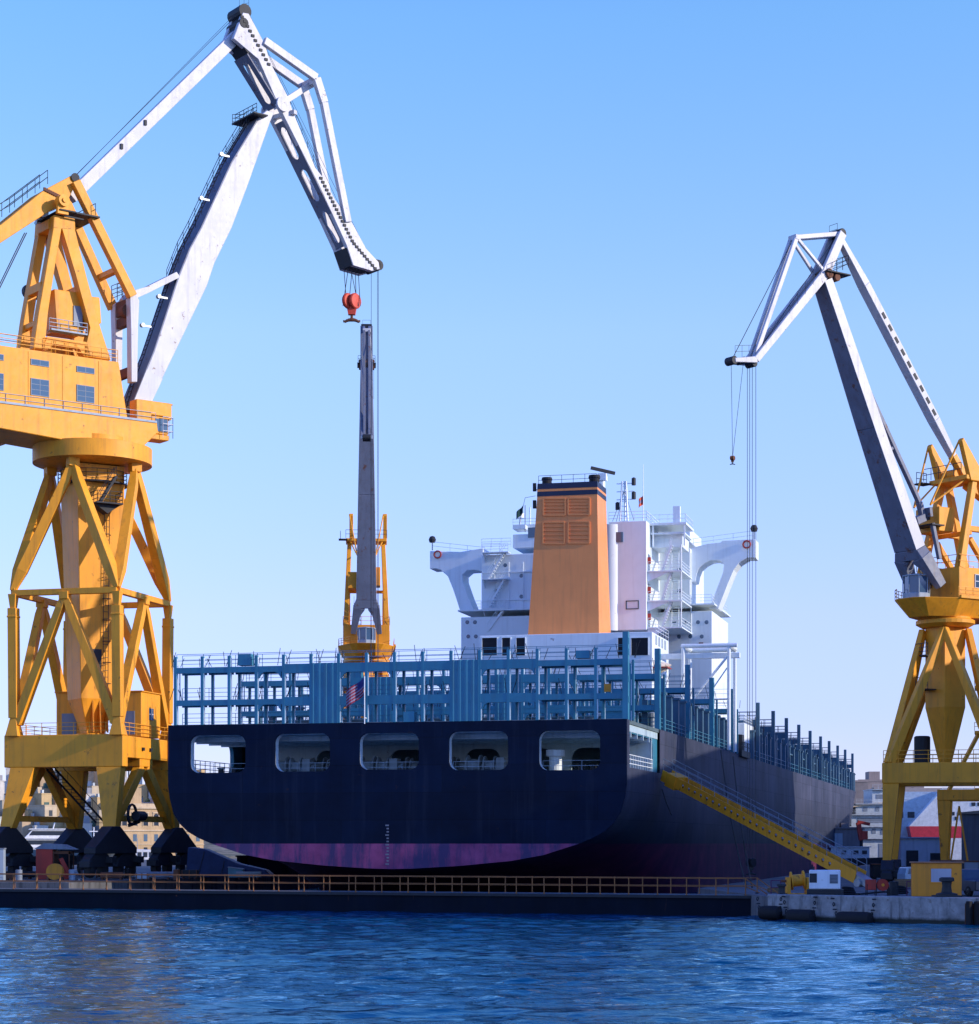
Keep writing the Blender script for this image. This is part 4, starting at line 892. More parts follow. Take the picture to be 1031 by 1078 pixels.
g = MB(); g.box(cc, (1.9, 1.7, 1.7), (U, Nn, Z)); g.box(cc-Z*1.15, (2.0, 1.8, .5), (U, Nn, Z)); g.box(cc+Z*.9, (2.2, 2.0, .1), (U, Nn, Z)); cab = g.build('operator_cab', YEL, lcr, LO, bevel=.05)
g = MB(); g.box(cc+U*.97, (.08, 1.4, 1.3), (U, Nn, Z)); g.box(cc+Nn*.87+U*.2, (1.3, .08, 1.2), (U, Nn, Z)); g.build('cab_window', GLASS, cab, LO)
g = MB(); g.rail([cc+U*1.25-Nn*1.0-Z*1.2, cc+U*1.25+Nn*1.2-Z*1.2, cc+U*.2+Nn*1.2-Z*1.2], 2.0, .8, .035, 3); g.build('cab_guard', WHT, cab, LO)
# pylon: two A-frames
PW = 2.05
for o in (PW, -PW):
    f = lambda px, py: K.P(px, py, PW, o)
    th = Nn*(-.95 if o > 0 else .95)
    g = MB(); g.prism([f(56.5, 238), f(65, 240), f(58, 280), f(50.5, 330), f(47, 368), f(35.5, 366.5), f(40.5, 330)], th); g.build('pylon_leg', YEL, lcr, LO, bevel=.05)
    g = MB(); g.prism([f(65, 239), f(79, 241), f(91, 290), f(106, 345), f(117, 379), f(88, 374.5), f(95, 345), f(80, 290)], th); g.build('pylon_leg', YEL, lcr, LO, bevel=.05)
    g = MB(); g.prism([f(57, 226), f(79, 230), f(79.5, 242), f(56, 240)], th); g.build('pylon_head', YEL, lcr, LO, bevel=.05)
    g = MB(); g.prism([f(45, 368), f(50, 354), f(91, 360), f(96, 375), f(88, 374), f(83, 366), f(57, 362), f(50, 368)], th); g.build('pylon_sill', YEL, lcr, LO)
    g = MB(); c = K.P(63.5, 213, PW, o*1.1); g.prism([c-U*.55-Z*1.2, c+U*.55-Z*1.2, c+U*.5+Z*.4, c-U*.5+Z*.4], Nn*.4); g.lathe(c-Nn*.3, [(.55, 0), (.55, 1.0)], 20, Nn); g.lathe(c-Nn*.3, [(.22, 0), (.22, 1.15)], 14, Nn); g.build('pivot_bearing', STEEL if o < 0 else YEL, lcr, LO)
g = MB()
for px, py in ((60, 234), (74, 236)): g.bar(K.P(px, py, PW, PW-.9), K.P(px, py, PW, -PW+.9), .9, .9, U)
g.build('pylon_crossbeam', YEL, lcr, LO, bevel=.04); g = MB(); g.bar(K.P(49, 300, PW, PW-.5), K.P(49, 300, PW, -PW+.5), .7, .8, U); g.build('pylon_crossbeam', YEL, lcr, LO, bevel=.04); g = MB(); g.bar(K.P(44, 338, PW, PW-.5), K.P(44, 338, PW, -PW+.5), .5, .5, U); g.build('pylon_crossbeam', YEL, lcr, LO, bevel=.04); g = MB(); g.bar(K.P(88, 303, PW, PW-.5), K.P(88, 303, PW, -PW+.5), .6, .7, U); g.build('pylon_crossbeam', YEL, lcr, LO, bevel=.04)
g = MB(); g.prism([K.P(57, 304, 1.2), K.P(84, 308, 1.2), K.P(88, 352, 1.2), K.P(60, 348, 1.2)], Nn*-2.6); g.prism([K.P(88, 311, 1.0), K.P(105, 313, 1.0), K.P(107, 340, 1.0), K.P(90, 345, 1.0)], Nn*-2.2); wh = g.build('winch_house', YEL, lcr, LO, bevel=.05)
g = MB(); g.box(K.P(82, 333, 1.25), (.9, .1, 1.9), (U, Nn, Z)); g.build('door', DOORB, wh, LO)
g = MB(); g.bar(K.P(52, 347, 1.5), K.P(90, 353, 1.5), .9, .15, Nn); g.rail([K.P(52, 347, 1.9), K.P(92, 353, 1.9)], 1.1, .9, .04, 3); g.build('winch_platform', PALE, lcr, LO)
g = MB(); g.rail([K.P(47, 370, 2.2), K.P(92, 377, 2.2)], 1.3, 1.0, .04, 3); g.build('winch_railing', YEL, lcr, LO)
g = MB()
g.lathe(K.P(54, 296, PW, -2.6), [(.7, -.3), (.7, .3)], 16, Nn); g.lathe(K.P(56, 301, PW, -2.4), [(.5, -.3), (.5, .4)], 16, Nn); g.build('rope_sheave', DARK, lcr, LO)
g = MB(); g.bar(K.P(66, 228, PW, 2.4), K.P(86, 232, PW, 2.4), .15, .12, Nn); g.box(K.P(80, 233, 0), (2.4, 5.2, .14), (U, Nn, Z)); g.box(K.P(58, 229, 0), (1.6, 5.6, .12), (U, Nn, Z)); g.rail([K.P(88, 233, 0)+Nn*2.5, K.P(88, 233, 0)-Nn*2.5], 1.1, 1.2, .035, 2); g.build('pylon_platform', DARK, lcr, LO)
# counterweight beam across the pylon head
for o in (1.45, -.55):
    g = MB(); f = lambda px, py: K.P(px, py, 1.45, o); g.prism([f(-130, 293), f(0, 237), f(46, 200), f(78, 183), f(83, 187), f(70, 214), f(57, 219), f(0, 256), f(-130, 335)], Nn*-.9); cwb = g.build('counterweight_beam', YEL, lcr, LO, bevel=.05)
g = MB(); g.prism([K.P(-160, 296, 2.4), K.P(-105, 270, 2.4), K.P(-95, 330, 2.4), K.P(-150, 360, 2.4)], Nn*-4.8); g.build('counterweight', YEL, lcr, LO, bevel=.08)
g = MB(); 
for px, py in ((48, 200), (-20, 248)):
    pass
handcage(g, [K.P(-60, 262, 0), K.P(6, 226, 0), K.P(46, 196, 0)], Nn*1.9, 1.3, 1.8); g.build('beam_railing', DARK, lcr, LO)
g = MB(); g.lathe(K.P(79, 187, 1.5), [(.42, 0), (.42, .12)], 14, Nn); g.build('pin', DARK, cwb, LO)
g = MB()
for i in range(9): g.box(K.P(47+i*2.2, 199+i*1.1, 1.5), (.22, .16, .3), (U, Nn, Z))
g.build('bolt_row', RUSTY, cwb, LO)
g = MB(); 
for dx in (0, 2.0): g.tube(K.P(26+dx, 245, 0), K.P(-30+dx, 360, 0), .05, n=5)
g.build('luffing_rope', CABLE, lcr, LO)
# yellow struts from the pylon head down to the white posts
for o, q in ((PW, ((81, 190), (139, 312))), (-PW, ((84, 195), (140, 316)))):
    a_, c_ = K.P(*q[0], PW, o*.8), K.P(*q[1], PW, o)
    g = MB(); g.bar(a_, c_, .75, .85, Nn); g.build('strut', YEL, lcr, LO, bevel=.04)
a_, c_ = K.P(81, 190, PW, PW*.8).lerp(K.P(139, 312, PW, PW), .76), K.P(81, 190, PW, -PW*.8).lerp(K.P(139, 312, PW, -PW), .76)
g = MB(); g.bar(a_, c_, .5, .6, Z); a2, c2 = K.P(81, 190, PW, PW*.8).lerp(K.P(139, 312, PW, PW), .3), K.P(81, 190, PW, -PW*.8).lerp(K.P(139, 312, PW, -PW), .3); g.bar(a2, c2, .5, .6, Z); g.build('strut_tie', YEL, lcr, LO, bevel=.03)
for o in (PW, -PW):
    f = lambda px, py: K.P(px, py, PW, o); th = Nn*(-.9 if o > 0 else .9)
    g = MB(); g.prism([f(137, 313), f(142, 309.5), f(147, 316), f(145.5, 345), f(144.5, 402), f(138.5, 402), f(138, 345)], th); g.build('luffing_post', WHT, lcr, LO, bevel=.04)
g = MB(); f = lambda px, py, o: K.P(px, py, PW, o)
g.bar(f(141, 320, PW-.9), f(141, 320, -PW+.9), .5, 1.4, U); g.bar(f(142, 335, PW-.9), f(142, 335, -PW+.9), .6, .9, U); g.bar(f(141, 390, PW-.9), f(141, 390, -PW+.9), .5, .9, U); g.lathe(f(139, 325, .8), [(.6, -.4), (.6, .4)], 14, Nn); g.build('luffing_crossbeam', RUSTY, lcr, LO, bevel=.03)
g = MB(); g.rail([f(128, 314, 0), f(140, 309, 0)], 1.6, .6, .04, 4); g.rail([f(140, 306, -1.2), f(150, 303, -1.2)], 1.3, .6, .04, 3); g.build('luffing_railing', DARK, lcr, LO)
# boom: tapered white box
BW = 1.35
bp = [(140, 425), (154.5, 389), (162, 371), (188.6, 290.5), (200, 262), (212, 240), (244, 171), (274, 122), (281, 116), (289, 118), (285, 127), (261, 195), (244, 240), (226, 277), (218, 301), (171, 398.6), (154, 436), (146, 437)]
g = MB(); g.prism([K.P(x, y, BW) for x, y in bp], Nn*(-2*BW)); boom = g.build('boom', WHT, lcr, LO, bevel=.06)
g = MB(); lo_ = [(140, 425), (154.5, 389), (171.4, 398.6), (154, 436), (146, 437)]; g.prism([K.P(x, y, BW+.02) for x, y in lo_], Nn*-.03); g.build('boom_foot_plate', paint('pale_grey_patch', (.56, .57, .60), .5, .1, .2, .4), boom, LO)
g = MB(); g.lathe(K.P(148, 430, BW+.1), [(.7, 0), (.7, .12)], 16, Nn); g.lathe(K.P(146, 429, BW-.1), [(.5, -2.7), (.5, .35)], 14, Nn); g.build('boom_pin', RUSTY, lcr, LO)
for o in (BW, -BW):
    f = lambda px, py: K.P(px, py, BW, o); th = Nn*(-.8 if o > 0 else .8)
    g = MB(); g.prism([f(139, 310), f(143, 305), f(155, 301.5), f(186, 286), f(190, 291.5), f(157, 308), f(146, 313), f(141, 318)], th); g.build('luffing_link', WHT, lcr, LO, bevel=.04)
bk = [K.P(x, y, BW, 0) for x, y in ((141, 426), (153, 389), (160, 371), (187.5, 290.5), (199, 261), (211, 238), (243, 170), (272, 122))]
g = MB(); handcage(g, [p-U*.15 for p in bk[3:]], Nn*1.5, 1.0, 1.6); g.build('boom_railing', DARK, boom, LO)
g = MB(); 
for a_, c_ in zip(bk, bk[1:]): g.ladder(a_-U*.25, c_-U*.25, .7, Nn, .5, .04)
g.build('boom_ladder', DARK, boom, LO)
g = MB()
fb = [K.P(x, y, BW, 0) for x, y in bp[:8]]
for a_, c_ in zip(fb, fb[1:]): g.bar(a_-U*.02, c_-U*.02, 2*BW-.06, .08, Nn)
g.build('boom_back_shade', GRB, boom, LO)  # dark facing paints the shade on the back of the boom
g = MB()
for px, py in ((182, 315), (226, 212), (247, 166), (165, 345)): g.lathe(K.P(px, py, BW-.2)-U*1.6, [(.2, -.1), (.2, .3)], 10, Nn); g.bar(K.P(px, py, BW-.2)-U*1.7, K.P(px, py, BW-.2)-U*.6, .12, .18, Nn)
g.build('rope_guide', STEEL, boom, LO)
g = MB(); g.box(K.P(263, 126, 0), (1.6, 4.4, .12), (U, Nn, Z)); g.rail([K.P(259, 126, 0)+Nn*2.1, K.P(259, 126, 0)-Nn*2.1], 1.1, .9, .035, 3); g.rail([K.P(256, 126, 0)-Nn*2.1, K.P(268, 126, 0)-Nn*2.1], 1.1, .9, .035, 3); g.build('boom_head_platform', DARK, boom, LO)
# jib: two girders, bottom plate with slots, two top struts
JW = 1.3
jn = [(246, 40), (256, 13), (262, 14), (279, 46), (285, 66), (303, 101), (309, 118), (332, 176), (343, 190), (353, 210), (372, 236), (386, 262), (399, 276), (400, 283), (392, 285), (372, 279), (365, 258), (337, 197), (301, 126), (294, 112), (272, 62)]
inner = []
for o in (JW, -JW):
    f = lambda px, py: K.P(px, py, JW, o); th = Nn*(-.55 if o > 0 else .55)
    g = MB(); g.prism([f(x, y) for x, y in jn], th); g.build('jib_girder', WHT, lcr, LO, bevel=.04)
    g = MB()
    for a_, c_, w0 in (((278, 43), (333, 82), .8), ((333, 82), (341, 108), .85), ((341, 108), (366, 234), .75)):
        g.bar(f(*a_), f(*c_), .55, w0, Nn)
    g.build('jib_strut', WHT, lcr, LO, bevel=.04)
g = MB(); f = lambda px, py, o: K.P(px, py, JW, o)
g.bar(f(281, 47, JW), f(281, 47, -JW), .5, .6, U); g.build('jib_strut_tie', WHT, lcr, LO); g = MB(); g.bar(f(334, 84, JW), f(334, 84, -JW), .7, .7, U); g.bar(f(305, 104, 0), f(333, 86, 0), .6, .6, Nn); g.build('jib_strut_tie', WHT, lcr, LO, bevel=.03)
def slotplate(a, c, nslot, m=.35):
    ax = (c-a).normalized(); L_ = (c-a).length; nn = Nn; hs = []; w_ = JW*.4; seg = L_/nslot
    for i in range(nslot):
        x0, x1 = i*seg+.55, (i+1)*seg-.55; pts = []
        for k in range(12):
            an = math.radians(-90+180*k/11); pts.append((x1-w_+w_*math.cos(an), w_*math.sin(an)))
        for k in range(12):
            an = math.radians(90+180*k/11); pts.append((x0+w_+w_*math.cos(an), w_*math.sin(an)))
        hs.append([a+ax*x+nn*y for x, y in pts])
    o_ = [a-nn*JW*.98, c-nn*JW*.98, c+nn*JW*.98, a+nn*JW*.98]
    up = nn.cross(ax).normalized()*.12
    return MB().plate(o_, hs, up)
d_ = [K.P(x, y, JW, 0) for x, y in ((249, 38), (294, 111), (301, 125), (366, 258))]
slotplate(d_[0].lerp(d_[1], .25), d_[1], 1).build('slotted_plate', GRB, lcr, LO); slotplate(d_[2], d_[3], 3).build('slotted_plate', GRB, lcr, LO)  # underside shade of the jib painted in with the darkened grey
jh = JW-.06; g = MB(); g.prism([K.P(249, 38, JW, jh), K.P(256, 16, JW, jh), K.P(261, 21, JW, jh), K.P(267, 50, JW, jh), K.P(262, 56, JW, jh)], Nn*(-2*jh)); g.build('jib_head', DARK, lcr, LO); g = MB(); g.prism([K.P(365, 260, JW, JW-.1), K.P(398, 280, JW, JW-.1), K.P(392, 284, JW, JW-.1), K.P(372, 279, JW, JW-.1)], Nn*(-2*JW+.2)); g.build('jib_nose', DARK, lcr, LO, bevel=.04)
g = MB()
for k in range(7): g.lathe(K.P(375+k*3, 277+k*.7, 0), [(.55, -1.1), (.55, 1.1)], 12, Nn)
g.build('rope_sheave', DARK, lcr, LO); g = MB(); g.lathe(K.P(252, 15, 0), [(.7, -1.2), (.7, 1.2)], 14, Nn); g.lathe(K.P(250, 28, 0), [(.5, -1.35), (.5, 1.35)], 14, Nn); g.build('rope_sheave', DARK, lcr, LO)
g = MB()
for a_, c_, n_ in (((256, 14), (284, 64), 11), ((339, 184), (372, 250), 17), ((374, 253), (396, 279), 9)):
    if a_[0] == 339: g.build('edge_rung', DARK, lcr, LO); g = MB()
    for i in range(n_):
        t_ = i/(n_-1); px, py = a_[0]+(c_[0]-a_[0])*t_-1.0, a_[1]+(c_[1]-a_[1])*t_+3.5; g.box(K.P(px, py, JW+.02), (.34, .16, .26), (U, Nn, Z))
g.build('edge_rung', DARK, lcr, LO)
g = MB(); g.bar(K.P(309, 119, JW, 1.7), K.P(298, 117, JW, -1.7), .4, .5, Z); g.lathe(K.P(297, 110, JW, JW+.1), [(.75, 0), (.75, .25)], 16, Nn); g.lathe(K.P(297, 110, JW, -JW-.3), [(.75, 0), (.75, .25)], 16, Nn); g.build('jib_hinge', WHT, lcr, LO)
g = MB(); g.rail([K.P(252, 12, 0), K.P(262, 9, 0)], 1.2, .5, .02, 2); g.build('jib_railing', DARK, lcr, LO); g = MB(); g.rail([K.P(312, 116, JW, .2), K.P(336, 172, JW, .2), K.P(345, 192, JW, .2)], 1.2, 1.4, .03, 3); g.build('jib_railing', DARK, lcr, LO); g = MB(); g.rail([K.P(285, 66, JW, .2), K.P(302, 97, JW, .2)], 1.2, 1.2, .03, 3); g.build('jib_railing', DARK, lcr, LO)
g = MB()
for px in (382, 388): g.tube(K.P(262, 14, 0), K.P(px, 268, 0), .025, n=4)
g.tube(K.P(253, 12, 0), K.P(78, 186, 0), .025, n=4); g.tube(K.P(252, 10, .4), K.P(60, 205, .4), .02, n=4); g.build('hoist_rope', CABLE, lcr, LO)
# tie rod
g = MB(); g.bar(K.P(74, 208, 0), K.P(252, 35, 0), .8, 1.15, Nn); g.build('tie_rod', WHT, lcr, LO, bevel=.04)
g = MB()
for px, py in ((128, 153), (153, 128)): g.box(K.P(px, py, .42)-Z*.1, (.25, .25, .5), (U, Nn, Z))
g.build('tie_rod_clip', DARK, lcr, LO)
# hook and falls
hp = K.P(370.3, 313, 0)
hook_block(lcr, LO, hp+Z*.4, .86, REDHOOK, RUSTY)
g = MB(); 
for px, q in ((362, -.5), (367, -.9), (369, .7), (371, -.3), (374, .5), (377, .9)):
    g.tube(K.P(px, 281, 0), hp+V((q, 0, -.9)), .045, n=4)
for px in (391, 397.5, 398.5): t_ = K.P(px, 284, 0); g.tube(t_, V((t_.x, t_.y, 17.2)), .03, n=4)
g.build('hoist_cable', CABLE, lcr, LO)
# ================= the two further cranes: grey boom seen from the front, yellow works
TS = Slew((41.6, 195), math.atan2(-.57, -.82))
Q = lambda px, py: TS.rz(px, py)
def crane_b(C, ang, kr, kz, zb, label, portal, big, jm=None):
    """zb: height of the slewing ring; kr, kz stretch the reach and the height of the boom"""
    jm = jm or WHT; K = Slew(C, ang); K.n = -K.n; U, Nn = K.u, K.n; org = V((C[0], C[1], QZ)); z0 = 26.0
    root = empty('harbour_crane', org, label, 'crane')
    def p(rz, off=0): return K.at(rz[0]*kr, zb+(rz[1]-z0)*kz, off)
    def pt(px, py, off=0): return p(Q(px, py), off)
    def ab(a, c, z): return V((C[0], C[1], z))+DB*a+DA*c
    B = lambda nm, g, m=YEL, par=root, bev=.04: g.build(nm, m, par, org, bevel=bev)
    # boom with its forked foot
    fork, sh, mid, tip = pt(961.5, 588), pt(958, 578), pt(916, 450), pt(866, 296)
    g = MB(); g.bar(sh, mid, 2.7, 1.25, Nn, 2.2, 1.15); g.bar(mid, tip, 2.2, 1.15, Nn, 1.55, 1.0); g.bar(fork, sh, 3.5, 1.3, Nn, 2.7, 1.25)
    boom = B('boom', g, GRB, bev=.06)
    ft = pt(976, 619)
    for o in (-1, 1):
        g = MB(); g.bar(fork+Nn*(o*1.15)+(fork-ft).normalized()*.1, ft+Nn*(o*1.75), 1.2, 1.3, Nn, .65, .9); B('boom_leg', g, GRB, boom)
        g = MB(); g.bar(fork+Nn*(o*.62)+(fork-ft).normalized()*.05, fork.lerp(ft, .35)+Nn*(o*1.1), .9, 1.25, Nn, .2, 1.1); B('boom_gusset', g, GRB, boom)
        g = MB(); side = Nn*(o*1.0)
        ux = (mid-sh).normalized(); back = Nn.cross(ux).normalized(); back = back if back.dot(U) < 0 else -back
        g.bar(sh+Nn*(o*1.33), mid+Nn*(o*1.085), .05, 1.2, Nn, .05, 1.1); g.bar(mid+Nn*(o*1.085), tip+Nn*(o*.76), .05, 1.1, Nn, .05, .95); B('boom_lit_side', g, WHT, boom, 0)  # white facings paint the sunlit sides onto the darkened boom
    g = MB()
    for f_ in (.25, .62): c = mid.lerp(sh, f_); g.box(c+back*.95, (.35, .5, .4), (Nn, back, ux))
    B('boom_bracket', g, RUSTY, boom)
    g = MB(); g.box(tip+Z*.2+back*1.0, (2.8, 2.4, .12), (U, Nn, Z)); g.rail([tip+Z*.25+back*2.3+Nn*1.1, tip+Z*.25+back*2.3-Nn*1.1], 1.1, .8, .035, 3); g.rail([tip+Z*.25+back*2.3+Nn*1.1, tip+Z*.25+Nn*1.1], 1.1, .8, .035, 3); B('boom_head_platform', g, DARK)
    g = MB(); g.lathe(pt(866, 290)-Nn*1.0, [(.42, 0), (.42, 2.0)], 16, Nn); g.lathe(pt(870, 296)-Nn*1.0+back*.5, [(.35, 0), (.35, 2.0)], 12, Nn); B('jib_hinge', g, RUSTY)
    # jib
    hd, jt, kn, ns, ap = pt(882, 247), pt(864, 289), pt(791, 380), pt(770, 380), pt(836, 250.5)
    JB = .62
    for o in (-JB, JB):
        g = MB(); g.bar(hd+Nn*o, jt+Nn*o, .35, .8, Nn, .35, .9); g.bar(jt+Nn*o, kn+Nn*o, .35, .85, Nn, .3, .6); g.bar(kn+Nn*o+(kn-ns)*.03, ns+Nn*o*.7, .3, .55, Nn, .25, .35); B('jib_girder', g, jm)
        g = MB(); g.bar(hd+Nn*o*.6, ap+Nn*o*.5, .3, .4, Nn); g.bar(ap+Nn*o*.5, kn+Nn*o*.5, .3, .42, Nn); B('jib_strut', g, jm)
    g = MB(); g.bar(ap+Nn*.3, jt+Nn*JB, .25, .3, Nn); g.bar(ap-Nn*.3, jt-Nn*JB, .25, .3, Nn); g.bar(ap-Nn*.5, ap+Nn*.5, .45, .45, Z); B('jib_strut_tie', g, WHT)
    g = MB()
    for a_, c_ in ((hd, jt), (jt, kn)): g.bar(a_.lerp(c_, .08)-U*.1, a_.lerp(c_, .95)-U*.1, 2*JB-.4, .12, Nn)
    B('jib_plate', g, GRB, bev=0)
    g = MB(); g.lathe(ns-Nn*.5, [(.36, 0), (.36, 1.0)], 14, Nn); g.lathe(hd-Nn*.7, [(.42, 0), (.42, 1.4)], 14, Nn); g.lathe(kn-Z*.25-Nn*.5, [(.32, 0), (.32, 1.0)], 12, Nn); g.lathe(kn.lerp(ns, .5)-Nn*.5, [(.3, 0), (.3, 1.0)], 12, Nn); B('rope_sheave', g, DARK)
    g = MB(); g.rail([kn+Nn*.6+Z*.25, ns+Nn*.5+Z*.2], 1.0, .8, .018, 2); g.rail([jt.lerp(kn, .1)+Nn*.9+Z*.5, jt.lerp(kn, .55)+Nn*.9+Z*.5], 1.1, 1.3, .02, 2); g.rail([hd+Nn*.5+U*.5-Z*.2, hd-Nn*.5+U*.5-Z*.2], 1.0, .7, .02, 2); B('jib_railing', g, DARK, bev=0)
    g = MB(); g.tube(ap, ns, .04, n=4); g.tube(hd, kn, .03, n=4); B('hoist_rope', g, CABLE, bev=0)
    # tie rod, with slots
    tb = pt(1003, 480); ax = (tb-hd).normalized(); L_ = (tb-hd).length
    g = MB(); a_, c_ = hd.lerp(tb, .0), hd.lerp(tb, .22); g.bar(a_, c_, .5, .45, Nn, .95, .75); g.bar(c_, hd.lerp(tb, .83), .95, .75, Nn); g.bar(hd.lerp(tb, .83), tb, .95, .75, Nn, .7, .5); tr = B('tie_rod', g, WHT)
    up = Nn.cross(ax).normalized()
    g = MB()
    for i in range(9):
        c = hd.lerp(tb, .36+.055*i); g.box(c+Nn*.02, (.62, .98, .3), (ax, Nn, up)); 
    B('tie_rod_slot', g, DARK, tr, 0)
    g = MB(); q0, q1 = pt(896, 372), pt(968, 529); g.bar(q0, q1, .45, .4, Nn); g.bar(q1, pt(972, 545), .5, .5, Nn); g.bar(pt(972, 545), pt(963, 549), .8, .7, Nn); g.bar(pt(943, 470), pt(937, 473), .3, .3, Nn); g.bar(pt(898, 374), pt(893, 376), .3, .3, Nn); B('luffing_rod', g, GRB)
    g = MB(); g.bar(pt(974, 535), pt(975, 545), 1.5, .4, Nn); g.bar(pt(974, 552, .9), pt(979, 590, 1.2), .35, .4, Nn); g.bar(pt(974, 552, -.9), pt(979, 590, -1.2), .35, .4, Nn); B('luffing_post', g, GRB)
    g = MB()
    for o in (-1.2,): g.stair(pt(980, 583, o), pt(988, 618, o), .9, Nn, .5)
    g.box(pt(977, 554), (1.6, 2.6, .12), (U, Nn, Z)); B('access_stair', g, DARK, bev=0)
    # slewing platform, cab, house
    def up3(r, o, z): return K.at(r, zb+z, o)
    s = big
    g = MB(); pts = [up3(5.3*s, 1.0*s, 1.0), up3(4.6*s, 1.9*s, 1.0), up3(1.5*s, 3.2*s, 1.0), up3(-7*s, 3.2*s, 1.0), up3(-7*s, -3.2*s, 1.0), up3(1.5*s, -3.2*s, 1.0), up3(4.6*s, -1.9*s, 1.0), up3(5.3*s, -1.0*s, 1.0)]
    low = [up3(3.6*s, 1.0*s, -.6), up3(3.4*s, 1.2*s, -.6), up3(1.2*s, 2.2*s, -.6), up3(-6*s, 2.2*s, -.6), up3(-6*s, -2.2*s, -.6), up3(1.2*s, -2.2*s, -.6), up3(3.4*s, -1.2*s, -.6), up3(3.6*s, -1.0*s, -.6)]
    g.add(pts+low, [tuple(range(8)), tuple(range(15, 7, -1))]+[(i, (i+1) % 8, 8+(i+1) % 8, 8+i) for i in range(8)]); B('slewing_platform', g)
    g = MB()
    for k in range(7):
        r = .6*s-k*1.05*s
        for o in (-1, 1): g.prism([up3(r, o*3.15*s, .9), up3(r, o*2.0*s, -.7), up3(r, o*2.1*s, .9)], U*.12)
    g.bar(up3(1.5*s, 3.2*s, 1.1), up3(-7*s, 3.2*s, 1.1), .25, .3, Nn); B('bracket', g)
    cr = 3.75*s
    g = MB(); g.lathe(up3(cr, 0, 1.0), [(1.25, 0), (1.25, .5)], 8); g.lathe(up3(cr, 0, 3.0), [(1.25, 0), (1.3, .12), (.2, .3)], 8)
    for i in range(8):
        a = 2*PI*(i)/8; pp = up3(cr, 0, 1.4)+V((math.cos(a), math.sin(a), 0))*1.2; g.tube(pp, pp+Z*1.7, .07, n=4)
    cb = B('operator_cab', g, PALE)
    g = MB(); g.lathe(up3(cr, 0, 1.5), [(1.12, 0), (1.12, 1.5)], 8); B('cab_window', g, GLASS, cb, 0)
    g = MB(); g.rail([up3(1.6*s, 3.1*s, 1.0), up3(-4*s, 3.1*s, 1.0)], 1.0, .9, .035, 3); g.rail([up3(5.2*s, -1.0*s, 1.0), up3(4.6*s, -1.8*s, 1.0), up3(1.6*s, -3.1*s, 1.0), up3(-4*s, -3.1*s, 1.0)], .9, .9, .035, 3); B('platform_railing', g, YEL, bev=0)
    g = MB(); a_ = [up3(1.0*s, 2.6*s, 1.0), up3(-6.6*s, 2.6*s, 1.0), up3(-6.6*s, -2.6*s, 1.0), up3(1.0*s, -2.6*s, 1.0)]; g.prism(a_, Z*2.9); hs = B('machinery_house', g)
    for r in (-1.6*s, -4.2*s):
        g = MB(); g.box(up3(r, 2.62*s, 2.7), (1.1, .06, 1.2), (U, Nn, Z)); B('window', g, GLASS, hs, 0)
        g = MB(); c = up3(r, 2.62*s, 2.7)
        for e in (-1, 0, 1): g.box(c+U*(e*.55), (.07, .1, 1.25), (U, Nn, Z)); g.box(c+Z*(e*.6), (1.15, .1, .07), (U, Nn, Z))
        B('window_frame', g, WHT, hs, 0)
    g = MB(); g.rail([a_[0]+Z*2.9, a_[1]+Z*2.9], 1.1, 1.2, .035, 2); g.rail([a_[0]+Z*2.9, a_[3]+Z*2.9, a_[2]+Z*2.9], 1.1, 1.2, .035, 2); B('roof_railing', g, YEL, bev=0)
    # A-frame with cross platform and the two horns, hung winch cabin
    zt = zb+(Q(1010, 508)[1]-z0)*kz; zh = zt-zb
    for o in (-1, 1):
        for r0, r1 in ((.6*s, -1.6*s), (-5.2*s, -2.4*s)):
            g = MB(); g.bar(up3(r0, o*2.3*s, 3.8), up3(r1, o*1.9*s, zh), .65, .75, Nn, .55, .6); B('pylon_leg', g)
        g = MB(); g.bar(up3(-1.0*s, o*2.0*s, zh*.55), up3(-3.4*s, o*2.0*s, 3.9), .45, .5, Nn); g.bar(up3(-.6*s, o*2.05*s, 3.8+(zh-3.8)*.45), up3(-4.1*s, o*2.05*s, 3.8+(zh-3.8)*.45), .45, .5, Nn); B('pylon_brace', g)
        g = MB(); ap_ = up3(.2*s, o*1.9*s, zh+3.4); g.prism([up3(-.8*s, o*1.9*s, zh-.2), up3(-2.8*s, o*1.9*s, zh-.2), up3(-2.0*s, o*1.9*s, zh+1.0), ap_+Z*.15, ap_-Z*.15+U*.2], Nn*.5); B('pylon_horn', g)
        g = MB(); lk = up3(3.0*s, o*1.0*s, zh-2.6); g.tube(ap_, lk, .09, n=6); g.tube(lk, up3(-1*s, o*1.9*s, zh+.2), .09, n=6); B('horn_stay', g, YEL, bev=0)
    g = MB(); g.box(up3(-1.8*s, 0, zh+.1), (3.0*s, 4.6*s, .4), (U, Nn, Z)); g.lathe(up3(-1.4*s, -1.2, zh+.7), [(.45, 0), (.45, 1.4)], 12, Nn); B('pylon_crossbeam', g)
    g = MB(); g.rail([up3(.4*s, -2.3*s, zh+.2), up3(.4*s, 2.3*s, zh+.2)], 1.1, 1, .035, 2); g.box(up3(.2*s, -2.6*s, zh), (1.4, 1.2, .1), (U, Nn, Z)); g.rail([up3(.7*s, -2.9*s, zh), up3(-.6*s, -2.9*s, zh)], 1.1, .7, .035, 2); B('pylon_railing', g, DARK, bev=0)
    zc_ = 3.8+(zh-3.8)*.42
    g = MB(); g.box(up3(.7*s, -.6*s, zc_+1.1), (2.0*s, 2.9*s, 2.2), (U, Nn, Z)); g.bar(up3(-1*s, -2.2*s, zc_-.1), up3(-1*s, 2.2*s, zc_-.1), .4, .3, Z); wc = B('winch_cabin', g)
